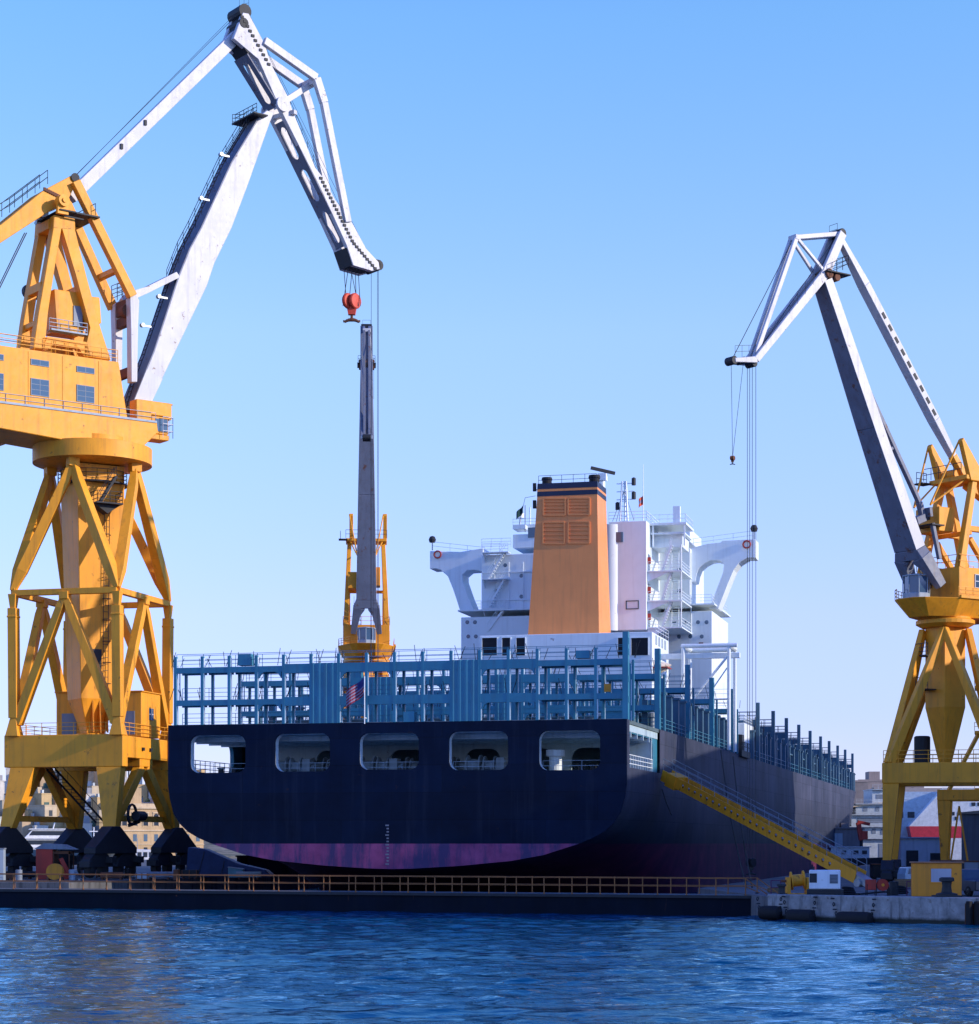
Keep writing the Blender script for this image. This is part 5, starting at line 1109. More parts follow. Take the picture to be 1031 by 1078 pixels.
    g = MB(); g.box(up3(1.72*s, -.6*s, zc_+1.5), (.06, .6, .8), (U, Nn, Z)); B('cabin_hatch', g, DARK, wc, 0)
    g = MB(); g.bar(up3(-2.4*s, .4*s, zh), up3(-9*s, .4*s, zh-3.0), .8, 1.1, Nn); g.box(up3(-9.6*s, .4*s, zh-3.6), (2.6, 3.0, 2.6), (U, Nn, Z)); g.bar(tb, up3(-2.2*s, .2, zh+.6), .7, .6, Nn); B('counterweight', g)
    # ring, column, braces and portal
    g = MB(); R = 2.65*s; g.lathe(V((C[0], C[1], zb-1.4)), [(R*.8, 0), (R, .3), (R, .62), (R*.9, .75), (R*.9, .9)], 32); B('slewing_ring', g, bev=0)
    zp = portal['z1']; hw = portal['gx']; hl = portal['gy']; zt_ = zb-1.5; cx_ = V((C[0], C[1], 0))
    g = MB()
    def sq_(h, z): return [cx_+E1*(a*h)+E2*(c*h)+Z*z for a, c in ((-1, -1), (1, -1), (1, 1), (-1, 1))]
    zk = zp+(zt_-zp)*.42; sec = [sq_(.42, zp+.1), sq_(1.28*s, zk), sq_(1.28*s, zt_+.2)]
    for a_, c_ in zip(sec, sec[1:]): g.add(a_+c_, [(0, 1, 5, 4), (1, 2, 6, 5), (2, 3, 7, 6), (3, 0, 4, 7)])
    B('tower_column', g)
    m4 = [ab(0, -2.0*s, zt_-.1), ab(2.0*s, 0, zt_-.1), ab(0, 2.0*s, zt_-.1), ab(-2.0*s, 0, zt_-.1)]; c4 = [ab(-hw, -hl, zp), ab(hw, -hl, zp), ab(hw, hl, zp), ab(-hw, hl, zp)]
    for i in range(4):
        for k in (i, (i+1) % 4):
            g = MB(); g.bar(m4[i], c4[k]-Z*.1, .55, .6, None, .75, .8); B('brace', g)
    for k, f_ in ((0, .55), (1, .8)):
        g = MB(); zq = zp+(zt_-zp)*f_; g.box(cx_-E1*1.9*s+Z*zq-E2*.6, (1.2, 1.6, .1), (E1, E2, Z)); g.rail([cx_-E1*2.4*s+Z*zq-E2*1.3, cx_-E1*2.4*s+Z*zq+E2*.3], 1.1, .8, .035, 3); B('inspection_platform', g, DARK, bev=0)
    dp = zp-portal['z0']
    for sy in (-1, 1):
        g = MB(); g.box(ab(0, sy*hl, (zp+portal['z0'])/2), (2*hw+1.2, .9, dp), (DB, DA, Z)); B('portal_beam', g, bev=.06)
        for sx in (-1, 1):
            g = MB(); g.prism([ab(sx*(hw+.55), sy*(hl+.42), portal['z0']), ab(sx*(hw-.9), sy*(hl+.42), portal['z0']), ab(sx*(hw-.2), sy*(hl+.42), QZ+1.9), ab(sx*(hw+.55), sy*(hl+.42), QZ+1.9)], DA*(-sy*.85)); B('leg', g, bev=.05)
            bogie(root, org, ab(sx*(hw+.1), sy*hl, QZ+.05), 1.9, 4.6)
    for sx in (-1, 1):
        g = MB(); g.box(ab(sx*(hw), 0, (zp+portal['z0'])/2), (.85, 2*hl-.9, dp), (DB, DA, Z)); B('side_beam', g)
    g = MB(); g.rail([ab(-hw-.5, -hl, zp), ab(hw+.5, -hl, zp)], 1.1, 1.3, .035, 3); g.rail([ab(-hw-.5, hl, zp), ab(hw+.5, hl, zp)], 1.1, 1.3, .035, 3); B('portal_railing', g, YEL, bev=0)
    g = MB(); g.lathe(ab(-hw*.45, hl*.3, zp), [(.75, 0), (.75, 2.6), (.6, 2.7)], 16); B('cable_drum', g, DARK, bev=0)
    return root, K, pt, org, ns, kn
rc, RK, rpt, RO, rns, rkn = crane_b((41.6, 195), math.atan2(-.57, -.82), 1, 1, 26.0, 'yellow harbour crane on the right quay, grey boom folded over towards the ship', dict(z1=12.15, z0=10.3, gx=4.75, gy=5.2), 1.0)
# falls of the right crane: thin hook at half height, two long falls to a block beside the hull
g = MB(); hk = rpt(771.5, 481)
g.tube(rns, hk, .025, n=4); g.tube(rns.lerp(rkn, .6)-Z*.3, hk, .025, n=4)
low = rpt(790, 916)
for dx in (-.32, -.12, .1, .4): g.tube(rkn+U*0+V((dx, 0, -.3)), V((rkn.x+dx, rkn.y, low.z+.8)), .028, n=4)
g.build('hoist_cable', CABLE, rc, RO)
hook_block(rc, RO, hk+Z*.1, .22, RUSTY, DARK); hook_block(rc, RO, V((rkn.x, rkn.y, low.z+1.0)), .42, DARK, DARK)
mc, MK, mpt, MO, mns, mkn = crane_b((-16.6, 288), math.atan2(-1, .06), .85, 1.28, 30.4, 'yellow harbour crane behind the ship, its grey boom standing upright end-on to us', dict(z1=13.0, z0=11.0, gx=5, gy=5.2), 1.2, GRB)
g = MB()
for dx in (.5, .8): g.tube(mns+V((dx, 0, -.3)), V((mns.x+dx, mns.y, 20)), .03, n=4)
g.build('hoist_cable', CABLE, mc, MO)
# lattice crane standing behind, at the edge of the frame
XC = W(1046, 900, 262); gc = empty('lattice_crane', V((XC.x, XC.y, QZ)), 'smaller yellow portal crane with a lattice mast, behind the right crane at the frame edge', 'crane'); GO = V((XC.x, XC.y, QZ))
def xb(a, c, z): return V((XC.x, XC.y, z))+DB*a+DA*c
for sy in (-1, 1):
    for sx in (-1, 1):
        g = MB(); g.prism([xb(sx*6.6, sy*4, 10.2), xb(sx*5.0, sy*4, 10.2), xb(sx*5.4, sy*4, QZ), xb(sx*6.1, sy*4, QZ)], DA*.7); g.build('leg', YEL, gc, GO, bevel=.04)
    g = MB(); g.box(xb(0, sy*4+.35, 10.85), (13.2, .9, 1.3), (DB, DA, Z)); g.build('portal_beam', YEL, gc, GO, bevel=.04)
for z_, nm in ((11.5, 0), (18.5, 0), (24, 0)):
    g = MB(); g.box(xb(0, 0, z_), (4.4, 4.4, .35), (DB, DA, Z)); g.rail([xb(-2.2, -2.2, z_+.2), xb(2.2, -2.2, z_+.2)], 1.0, .9, .04, 2); g.build('platform', YEL, gc, GO)
g = MB(); cs = [(-1.5, -1.5), (1.5, -1.5), (1.5, 1.5), (-1.5, 1.5)]
for i in range(4):
    a_, c_ = cs[i], cs[(i+1) % 4]; g.tube(xb(*a_, 11.5), xb(*a_, 34), .16, n=6)
    for k in range(11):
        z_ = 11.5+k*2.05; q0, q1 = (a_, c_) if k % 2 else (c_, a_); g.tube(xb(*q0, z_), xb(*q1, z_+2.05), .08, n=5); g.tube(xb(*a_, z_), xb(*c_, z_), .08, n=5)
g.build('lattice_mast', DOORB, gc, GO)
for sx in (-1, 1):
    g = MB(); g.bar(xb(sx*5.2, -3.9, 11.4), xb(sx*1.7, -1.6, 18.4), .4, .4); g.build('brace', YEL, gc, GO)
    g = MB(); g.bar(xb(-4.0+sx*1.2, -3, QZ), xb(-4.0, -3, 9.5), .22, .22); g.build('strut', YEL, gc, GO)
# ------------------------------------------------------------------ things on the quays
def thing(name, loc, label, cat, rz=0, group=None): return empty(name, loc, label, cat, rz, group)
GZ = QZ
# gangway from the right quay to the ship's side opening
ga, gb = ship_w(20.6, 16.6, 11.0), W(906, 922, 171)
gb = V((gb.x, gb.y, QZ+.75))
gw = thing('gangway', gb-Z*.6, 'long yellow gangway with round holes sloping from the quay up to the ship side', 'gangway')
gx = (gb-ga).normalized(); gs = gx.cross(Z).normalized(); gu = gs.cross(gx)*1.0; gu = gu if gu.z > 0 else -gu; gl = (gb-ga).length; og = gb-Z*.6
for o in (-.55, .55):
    b = MB(); hs = []
    nh = 24
    for i in range(nh):
        c = ga+gx*(gl*(.12+.76*i/(nh-1))); hs.append([c+gx*(.17*math.cos(a))+gu*(.17*math.sin(a))+gs*o for a in [2*PI*k/10 for k in range(10)]])
    b.plate([ga-gu*.5+gs*o, gb-gu*.5+gs*o, gb+gu*.5+gs*o, ga+gu*.5+gs*o], hs, gs*.06); b.build('side_girder', YEL, gw, og)
    b = MB(); pts = [ga+gx*(gl*k/14)+gs*o+gu*.5 for k in range(15)]
    for p in pts: b.tube(p, p+Z*1.0, .03, n=4)
    for h in (.5, 1.0): b.tube(pts[0]+Z*h, pts[-1]+Z*h, .03, n=4)
    b.build('handrail', DOORB, gw, og)
b = MB(); b.bar(ga, gb, 1.08, .08, gs); b.build('tread_deck', STEEL, gw, og)
b = MB(); b.bar(ga+gx*(gl*.03)-gu*.1, ga+gx*(gl*.08)-gu*.1, 1.4, 1.2, gs); b.build('top_bracket', YEL, gw, og)
b = MB(); b.bar(gb-gx*.6, gb+gx*1.9-Z*.2, 1.0, .5, gs); b.lathe(gb+gx*.3-Z*.35-gs*.7, [(.35, 0), (.35, 1.4)], 12, gs); b.build('foot', STEEL, gw, og)
# yellow cabin on the quay edge, with a white panel
def ground(px, D): return V(((px-CX)*D/F, D, GZ))
p = ground(986.5, 135.6); kx = dq; ky = V((-dq.y, dq.x, 0))
kx = V((.985, -.17, 0)).normalized(); ky = V((.17, .985, 0)).normalized()
CABY = paint('cabin_yellow', (.74, .27, .02), .5, .12, .3, .4)
cb_ = thing('site_cabin', p, 'yellow site cabin with a pale window on the right quay edge', 'cabin', math.atan2(kx.y, kx.x))
b = MB(); b.bx(-1.55, 1.55, 0, 2.2, .06, 2.2); b.build('body', CABY, cb_, bevel=.04)
b = MB(); b.bx(-1.65, 1.7, -.1, 2.3, 2.2, 2.28); b.build('roof', paint('rusty_roof', (.35, .16, .08), .7, .3, .4, .6), cb_)
b = MB(); b.bx(-.35, .9, -.03, .02, 1.0, 1.85); b.build('window', paint('pale_panel', (.40, .40, .46), .4, .1, .2), cb_)
b = MB(); b.bx(-.42, .97, -.045, .0, 1.85, 1.92); b.bx(-.42, .97, -.045, .0, .93, 1.0); b.build('window_frame', CABY, cb_)
def bollard(px, D, k, label, nm='bollard'):
    o = thing(nm, ground(px, D)+Z*.14*(D < 134), label, 'bollard'); b = MB(); b.lathe((0, 0, 0), [(.72*k, 0), (.72*k, .22*k), (.36*k, .30*k), (.30*k, .75*k), (.34*k, 1.0*k), (.5*k, 1.06*k), (.5*k, 1.25*k), (.4*k, 1.32*k)], 20); b.build('post', DARK, o, smooth=True)
    b = MB(); b.box((0, 0, .05), (1.7*k, 1.7*k, .1)); b.build('base', DARK, o)
bollard(997, 132.3, .92, 'big black mooring bollard standing in front of the yellow cabin')
bollard(823, 139.5, .62, 'small dark mooring bollard left of the white generator')
# white generator on its black skid
p = ground(868.5, 138.6); gen = thing('generator', p, 'white boxy generator on a black skid at the quay edge', 'generator', math.atan2(kx.y, kx.x))
b = MB(); b.bx(-1.0, 1.0, 0, 1.1, .48, 1.72); b.build('housing', paint('white_generator_paint', (.72, .76, .80), .4, .06, .2, .3), gen, bevel=.05)
b = MB(); b.bx(.32, .85, -.03, .02, .85, 1.45); b.build('grille', DOORB, gen)
b = MB(); 
for k in range(6): b.bx(.34, .83, -.05, -.02, .9+k*.09, .93+k*.09)
b.build('grille_slats', DARK, gen)
b = MB(); b.bx(-1.15, 1.2, -.05, 1.2, .05, .46); b.bx(-1.0, -.6, -.1, 1.2, 0, .2); b.bx(.7, 1.2, -.1, 1.2, 0, .2); b.build('skid', DARK, gen, bevel=.03)
b = MB(); b.tube((-.7, .5, 1.7), (-.7, .5, 1.95), .05); b.bx(-.98, -.5, -.02, .02, .9, 1.5); b.build('exhaust', DARK, gen)
# yellow winch and red reel, cones of clutter
p = ground(840, 142); wn = thing('quay_winch', p, 'rusty yellow winch drum left of the white generator', 'winch')
b = MB(); b.lathe((-.45, 0, .95), [(.62, 0), (.62, .08), (.4, .1), (.4, .8), (.62, .82), (.62, .9)], 18, (1, 0, .1)); b.build('drum', YEL, wn)
b = MB(); b.bx(-.75, -.52, -.5, .5, 0, 1.2); b.bx(.52, .75, -.5, .5, 0, 1.2); b.bx(-.75, .75, -.6, .6, 0, .14); b.build('frame', YEL, wn)
b = MB(); b.bx(.75, 1.15, -.3, .3, .5, 1.1); b.tube((-1.1, 0, .95), (1.1, 0, .95), .09); b.build('motor', RUSTY, wn)
p = ground(924, 139); rr = thing('hose_reel', p, 'red hose reel with a red box beside the foot of the gangway', 'hose reel')
b = MB(); b.lathe((.32, -.25, .75), [(.38, 0), (.38, .05), (.26, .06), (.26, .4), (.38, .41), (.38, .46)], 18, (0, 1, 0)); b.build('reel', RED, rr)
b = MB(); b.lathe((.32, -.28, .75), [(.1, 0), (.1, .05)], 10, (0, 1, 0)); b.build('hub', YEL, rr)
b = MB(); b.bx(-.75, -.1, -.2, .3, .42, 1.1); b.build('box', RED, rr, bevel=.03)
b = MB()
for x in (-.7, -.1, .7): 
    for y in (-.2, .3): b.tube((x, y, 0), (x, y, .8), .03, n=5)
b.build('stand', DARK, rr)
p = ground(941.5, 142); fd = thing('fuel_drum', p, 'dark upright drum between the red reel and the yellow cabin', 'drum'); b = MB(); b.lathe((0, 0, 0), [(.3, 0), (.3, .42), (.32, .44), (.3, .46), (.3, .88), (.32, .9), (.28, .92)], 16); b.build('body', DARK, fd); b = MB(); b.bx(-.3, .2, .3, .7, 0, .5); b.build('valve_box', DARK, fd)
# low purple guard rails
PUR = paint('purple_rail_paint', (.12, .03, .09), .5)
for px0, px1, D, lb in ((955, 962, 140, 'short dark purple guard rail at the left side of the yellow cabin'), (812, 832, 144, 'low dark purple guard rail beside the end of the dock gate')):
    a_, c_ = ground(px0, D), ground(px1, D); o = thing('guard_rail', a_, lb, 'rail'); b = MB(); b.rail([V((0, 0, 0)), c_-a_], .95, .6, .04, 2); b.build('rail', PUR, o)
# dark pickup truck behind the cabin and a pale van beyond
def car(px, D, L_, Wd, H_, m, rz, nm, lb, cat, pick=False):
    o = thing(nm, ground(px, D), lb, cat, rz); b = MB(); h = H_
    prof = [(-L_/2, .35), (L_/2, .35), (L_/2, .75*h*.8), (L_*.30, h*.62), (L_*.16, h), (-L_*.12 if pick else -L_*.46, h), (-L_*.18 if pick else -L_/2, h*.62), (-L_/2, h*.6)]
    b.prism([(x, -Wd/2, z) for x, z in prof], (0, Wd, 0)); b.build('body', m, o, bevel=.07)
    for sy in (-1, 1):
        b = MB(); b.prism([(x, sy*(Wd/2+.012), z) for x, z in ((L_*.25, h*.64), (L_*.15, h*.94), (-L_*.10 if pick else -L_*.42, h*.94), (-L_*.14 if pick else -L_*.45, h*.64))], (0, -sy*.02, 0)); b.build('side_window', GLASS, o)
        for sx in (-.31, .31):
            b = MB(); b.lathe((sx*L_, sy*(Wd/2-.2), .33), [(.2, -.02), (.33, 0), (.33, .22), (.2, .24)], 18, (0, sy, 0)); wl = b.build('wheel', BLACK, o)
            b = MB(); b.lathe((sx*L_, sy*(Wd/2-.02), .33), [(.18, 0), (.18, .06)], 12, (0, sy, 0)); b.build('rim', STEEL, wl)
    b = MB(); b.prism([(L_*.305, -Wd*.42, h*.63), (L_*.305, Wd*.42, h*.63), (L_*.172, Wd*.42, h*.96), (L_*.172, -Wd*.42, h*.96)], (.015, 0, .012)); b.build('windscreen', GLASS, o)
    for sy in (-.35, .35): b = MB(); b.box((L_/2, sy*Wd, .55*h*.8), (.06, .3, .14)); b.build('headlight', SHIPW, o)
car(1020, 141, 4.6, 1.8, 1.75, plain('dark_blue_car_paint', (.03, .05, .08), .3, .2, .6), 1.9, 'pickup_truck', 'dark pickup truck half hidden behind the right side of the yellow cabin', 'pickup', True)
car(975, 175, 4.3, 1.75, 1.5, plain('pale_blue_car_paint', (.35, .48, .60), .3, .2, .6), .2, 'parked_car', 'pale blue parked car whose roof shows above the yellow cabin', 'car')
# fenders hung on chains along the quay
for i, (px, py, ln) in enumerate(((811, 961, 1.5), (843, 965, 1.9), (900, 967.5, 2.4))):
    D = 139-(px-808)*(9.5/223)-.75; c = W(px, py, D); o = thing('fender', c, ('short black fender at the left corner of the quay wall', 'middle black fender of the three along the quay wall', 'longest black fender of the three along the quay wall')[i], 'fender', group='black fenders along the quay wall')
    b = MB(); b.lathe(-dq*(ln/2), [(.2, 0), (.42, .08), (.46, .3), (.46, ln-.3), (.42, ln-.08), (.2, ln)], 16, dq); b.build('drum', BLACK, o, smooth=True)
    b = MB()
    for e in (-1, 1):
        a_ = dq*(e*ln*.45)+V((0, 0, .1)); t_ = dq*(e*ln*.62)+V((0, .55, 1.25)); n = 7
        for k in range(n): q = a_.lerp(t_, k/(n-1))-Z*.35*math.sin(PI*k/(n-1)); b.torus(q, .11, .04, (dq if k % 2 else Z), 8, 4)
    b.build('chain', DARK, o)
b0_ = A1+dq*14.6
o = thing('rubber_fender', V((b0_.x, b0_.y-.2, .5)), 'square dark rubber pad fixed to the quay wall near the frame edge', 'fender'); b = MB()
for k in range(2): b.bar(V((k*.5-.3, -.1, -.9)), V((k*.5-.3, -.1, .95)), .32, .4, dq)
b.build('pads', BLACK, o, bevel=.05)
b = MB(); b.bx(-.5, .5, .1, .2, -.8, .8); b.build('mount', RUSTY, o)
# mooring ropes from the ship's side to the quay
for i, (p0, p1) in enumerate(((W(759, 790, 214), W(786, 934, 160)), (W(772, 797, 220), W(792, 934, 158)))):
    b = MB(); pts = []
    for k in range(13): q = p0.lerp(p1, k/12); pts.append(q-Z*(1.2*math.sin(PI*k/12)))
    b.path(pts, .07, 5); o = b.build('mooring_rope', BLACK); tag(o, ('dark mooring rope hanging down the hull, left of the pair', 'dark mooring rope hanging down the hull, right of the pair')[i], 'rope', 'mooring ropes from the ship to the quay')
p0, p1 = W(692, 812, 193), W(707, 858, 188); b = MB(); b.path([p0.lerp(p1, k/6)-Z*.3*math.sin(PI*k/6) for k in range(7)], .05, 5); tag(b.build('mooring_rope', BLACK), 'short dark rope end hanging below the mooring opening near the gangway', 'rope')
# ---- left quay
LZ = QZ+.2
def lground(px, D): return V(((px-CX)*D/F, D, LZ))
p = lground(53, 192); hutr = thing('quay_hut', p, 'small red hut with a grey roof below the left crane', 'hut')
b = MB(); b.bx(-1.3, .2, 0, 2.4, 0, 2.75); b.build('body', RED, hutr, bevel=.03)
b = MB(); b.prism([(-1.45, -.1, 2.75), (2.1, -.1, 2.7), (1.0, -.1, 3.15), (-.6, -.1, 3.25)], (0, 2.7, 0)); b.build('roof', DOORB, hutr)
b = MB(); b.bx(.2, .3, .1, 2.3, 0, 2.6); b.bx(.3, 1.7, .2, 2.3, 2.3, 2.55); b.bx(1.6, 1.7, .2, .3, 0, 2.5); b.bx(1.6, 1.7, 2.2, 2.3, 0, 2.5); b.build('porch', RUSTY, hutr)
b = MB(); b.bar((.9, .1, 1.9), (1.7, .4, .2), .5, .35); b.bx(.6, 1.5, .5, 1.4, 0, 1.0); b.build('pump', RED, hutr)
p = lground(58, 188.5); o = thing('cable_drum', p, 'round yellow cable drum in front of the red hut', 'cable drum'); b = MB(); b.lathe((0, -.4, .75), [(.72, 0), (.72, .1), (.42, .12), (.42, .7), (.72, .72), (.72, .82)], 22, (0, 1, 0)); b.build('drum', BOXY, o); b = MB(); b.bx(-.7, -.5, -.4, .5, 0, .3); b.bx(.5, .7, -.4, .5, 0, .3); b.build('chock', RUSTY, o)
p = lground(-1, 186); o = thing('electric_cabinet', p, 'tall pale blue-grey electric cabinet at the left edge of the frame', 'cabinet'); b = MB(); b.bx(-.5, .42, 0, .7, 0, 2.75); b.build('body', PALE, o, bevel=.03); b = MB(); b.bx(-.4, .34, -.03, 0, .3, 2.5); b.build('door', PALE, o); b = MB(); b.bx(-.55, .47, -.05, .75, 2.75, 2.85); b.build('lid', DOORB, o)
TARP = plain('blue_tarpaulin', (.03, .06, .16), .6)
p = lground(222, 205); o = thing('tarpaulin_stack', p, 'sloping dark blue tarpaulin-covered stack beside the ship under its port quarter', 'stack'); b = MB(); b.prism([(-2.4, 0, 0), (6.0, 0, 0), (5.2, 0, .7), (2.6, 0, 1.3), (-.6, 0, 2.7), (-2.2, 0, 2.9)], (0, 3.5, 0)); b.build('cover', TARP, o, bevel=.1); b = MB(); b.tube((-1.2, -.05, .2), (-.6, -.05, 2.5), .03); b.tube((1, -.05, .1), (1.3, -.05, 1.6), .03); b.build('lashing', CABLE, o)
p = lground(247, 203); o = thing('storage_box', p, 'pale turquoise storage box under the port quarter of the ship', 'box'); b = MB(); b.prism([(-.6, 0, 0), (.9, 0, 0), (.8, 0, .75), (-.6, 0, .95)], (0, 1.2, 0)); b.build('body', plain('turquoise_paint', (.16, .36, .44), .5), o, bevel=.04); b = MB(); b.bar((-.65, .6, 1.0), (.85, .6, .8), 1.3, .08, (0, 1, 0)); b.build('lid', PALE, o)
rng = random.Random(21)
spots = [(8, 190, .8), (22, 196, 1.0), (76, 189, .9), (95, 194, 1.1), (118, 190, .7), (134, 197, 1.0), (150, 189.5, .8), (168, 193, 1.0), (186, 190, .7), (200, 196, 1.1), (262, 194, .8), (20, 188, .6)]
descr = ['beside the pale cabinet', 'in front of the leftmost crane bogie', 'right of the yellow cable drum', 'in front of the second crane bogie', 'below the front right crane leg', 'between the two right bogies', 'at the foot of the third bogie', 'in front of the right bogie', 'at the right end of the crane bogies', 'left of the blue tarpaulin stack', 'right of the turquoise box', 'behind the railing at the far left']
cols = [('dark steel', DARK), ('rusty', RUSTY), ('grey', DOORB), ('pale', PALE)]
for i, (px, D, k) in enumerate(spots):
    cn, m = cols[(i*3+1) % 4]; q = lground(px, D)
    if i % 3 == 0:
        o = thing('crate', q, f'{cn} low crate on the left quay {descr[i]}', 'crate'); b = MB(); b.bx(-.7*k, .7*k, -.4*k, .4*k, .12, .75*k); b.build('body', m, o, bevel=.02); b = MB(); 
        for x in (-.5, 0, .5): b.bx(x*k-.08, x*k+.08, -.42*k, .42*k, 0, .12)
        for x in (-.6, 0, .6): b.bx(x*k-.05, x*k+.05, -.42*k, -.4*k, .12, .75*k)
        b.build('batten', RUSTY, o)
    elif i % 3 == 1:
        o = thing('pipe_bundle', q, f'{cn} bundle of pipes on the left quay {descr[i]}', 'pipes'); b = MB()
        for x, z in ((-.3, .2), (0, .2), (.3, .2), (-.15, .46), (.15, .46)): b.tube((-1.4*k, x, z+.1), (1.4*k, x, z+.1), .14, n=8)
        b.build('pipes', m, o); b = MB(); b.bx(-.9, -.75, -.5, .5, 0, .18); b.bx(.75, .9, -.5, .5, 0, .18); b.build('bearer', RUSTY, o)
    else:
        o = thing('oil_drum', q, f'{cn} oil drum on the left quay {descr[i]}', 'drum'); b = MB(); b.lathe((0, 0, 0), [(.3, 0), (.3, .3), (.32, .32), (.3, .34), (.3, .6), (.32, .62), (.3, .64), (.3, .92), (.26, .94)], 14); b.build('body', m, o); b = MB(); b.lathe((.1, 0, .93), [(.05, 0), (.05, .05)], 8); b.build('bung', STEEL, o)

o = thing('dock_parapet', ship_w(-24.9, 30, LZ), 'low dark barrier along the left edge of the dry dock, beyond the left crane', 'barrier', -TH); b = MB(); b.bx(-.15, .15, 0, 280, 0, 1.9); b.bx(-.3, .3, 0, 280, 1.9, 2.05); b.build('wall', GATEM, o)
for k in range(24): b = MB(); b.bx(.15, .4, k*12+2, k*12+2.4, 0, 1.85); b.build('buttress', GATEM, o)

for px, D, nm, lb, cat in ((948, 146, 'rope_coil', 'coil of dark rope on the right quay just left of the yellow cabin', 'rope coil'), (893, 143, 'rope_coil', 'coil of dark rope right of the white generator', 'rope coil'), (935, 158, 'pallet', 'wooden pallet below the foot of the gangway', 'pallet'), (951, 168, 'pallet', 'stack of wooden pallets in front of the right crane bogies', 'pallet'), (818, 150, 'pallet', 'wooden pallet near the end of the dock gate', 'pallet')):
    o = thing(nm, ground(px, D), lb, cat)
    if nm == 'rope_coil':
        b = MB()
        for k in range(4): b.torus((0, 0, .08+.12*k), .5-.05*k, .08, (.05*(k-1), .04*k, 1), 16, 5)
        b.build('rope', BLACK, o)
    else:
        b = MB()
        for k in range(4 if 'stack' in lb else 2):
            for x in range(6): b.bx(-.6+x*.22, -.44+x*.22, -.5, .5, .14+k*.16, .17+k*.16)
            for y in (-.45, 0, .37): b.bx(-.6, .66, y, y+.09, .02+k*.16, .14+k*.16)
        b.build('boards', plain('weathered_wood', (.22, .15, .09), .8), o)
b = MB(); b.path([ground(860, 141)+V((0, 0, .06)), ground(880, 146)+V((0, 0, .06)), ground(905, 143)+V((0, 0, .06)), ground(930, 150)+V((0, 0, .06)), ground(955, 146)+V((0, 0, .06))], .06, 6); tag(b.build('hose', BLACK), 'black hose lying across the right quay behind the red hose reel', 'hose')
# ------------------------------------------------------------------ the far shore: hillside, town, boats
def hillmat():
    m, nt, b = newmat('hillside'); v = coords(nt, rnd=False)
    c = mixc(nt, noise(nt, v, .05, 8, .65, .35, .65), (.07, .085, .045), (.30, .25, .18)); c = mixc(nt, noise(nt, v, .3, 6, .6, .5, .65), c, (.045, .06, .03))
    nt.links.new(c, b.inputs['Base Color']); b.inputs['Roughness'].default_value = .95; return m
b = MB(); prof = [(556, -2), (558, 1.6), (585, 1.8), (600, 3), (800, 25), (900, 27), (1100, 20), (1500, -3)]; xs_ = list(range(-420, 470, 30)); rng = random.Random(3); vs = []; fs = []
for x in xs_:
    for i, (d, z) in enumerate(prof): vs.append((x, d+(0 if i < 3 else rng.uniform(-6, 6)), z*(1 if i < 3 else (.92+.12*math.sin(x*.03))*(1 if x < 60 else .75))))
n = len(prof); fs = [(i*n+j, (i+1)*n+j, (i+1)*n+j+1, i*n+j+1) for i in range(len(xs_)-1) for j in range(n-1)]
b.add(vs, fs); tag(b.build('hill', hillmat(), smooth=True), kind='structure')
def hz(x, d):
    for (d0, z0), (d1, z1) in zip(prof, prof[1:]):
        if d0 <= d <= d1: z = z0+(z1-z0)*(d-d0)/(d1-d0); return z*(1 if d < 586 else (.92+.12*math.sin(x*.03))*(1 if x < 60 else .75))
    return 0
def stone(nm, c): return paint(nm, c, .85, .15, .25, .12, dirt=(.12, .10, .08), spec=.1)
WALLS = [('cream', stone('cream_stone', (.56, .45, .31))), ('sand coloured', stone('sand_stone', (.48, .35, .22))), ('pale pink', stone('pink_render', (.55, .38, .30))), ('off-white', stone('off_white_render', (.66, .62, .56))), ('grey', stone('grey_render', (.34, .34, .35))), ('honey stone', stone('honey_stone', (.55, .39, .20)))]
DKW = plain('dark_window', (.035, .045, .06), .3); SHUT = plain('green_shutter', (.06, .12, .10), .6); ROOFM = plain('flat_roof', (.30, .25, .2), .9)
wm = MB(); wm.bx(-.55, .55, -.06, .1, -.85, .85); WIN = wm.build('window', DKW); wm2 = MB(); wm2.bx(-.55, .55, -.06, .1, -.85, .85); wm2.bx(-.85, -.55, -.1, .05, -.85, .85); wm2.bx(.55, .85, -.1, .05, -.85, .85); WINS = wm2.build('shuttered_window', [SHUT])
protos = [WIN, WINS]; used = [False, False]
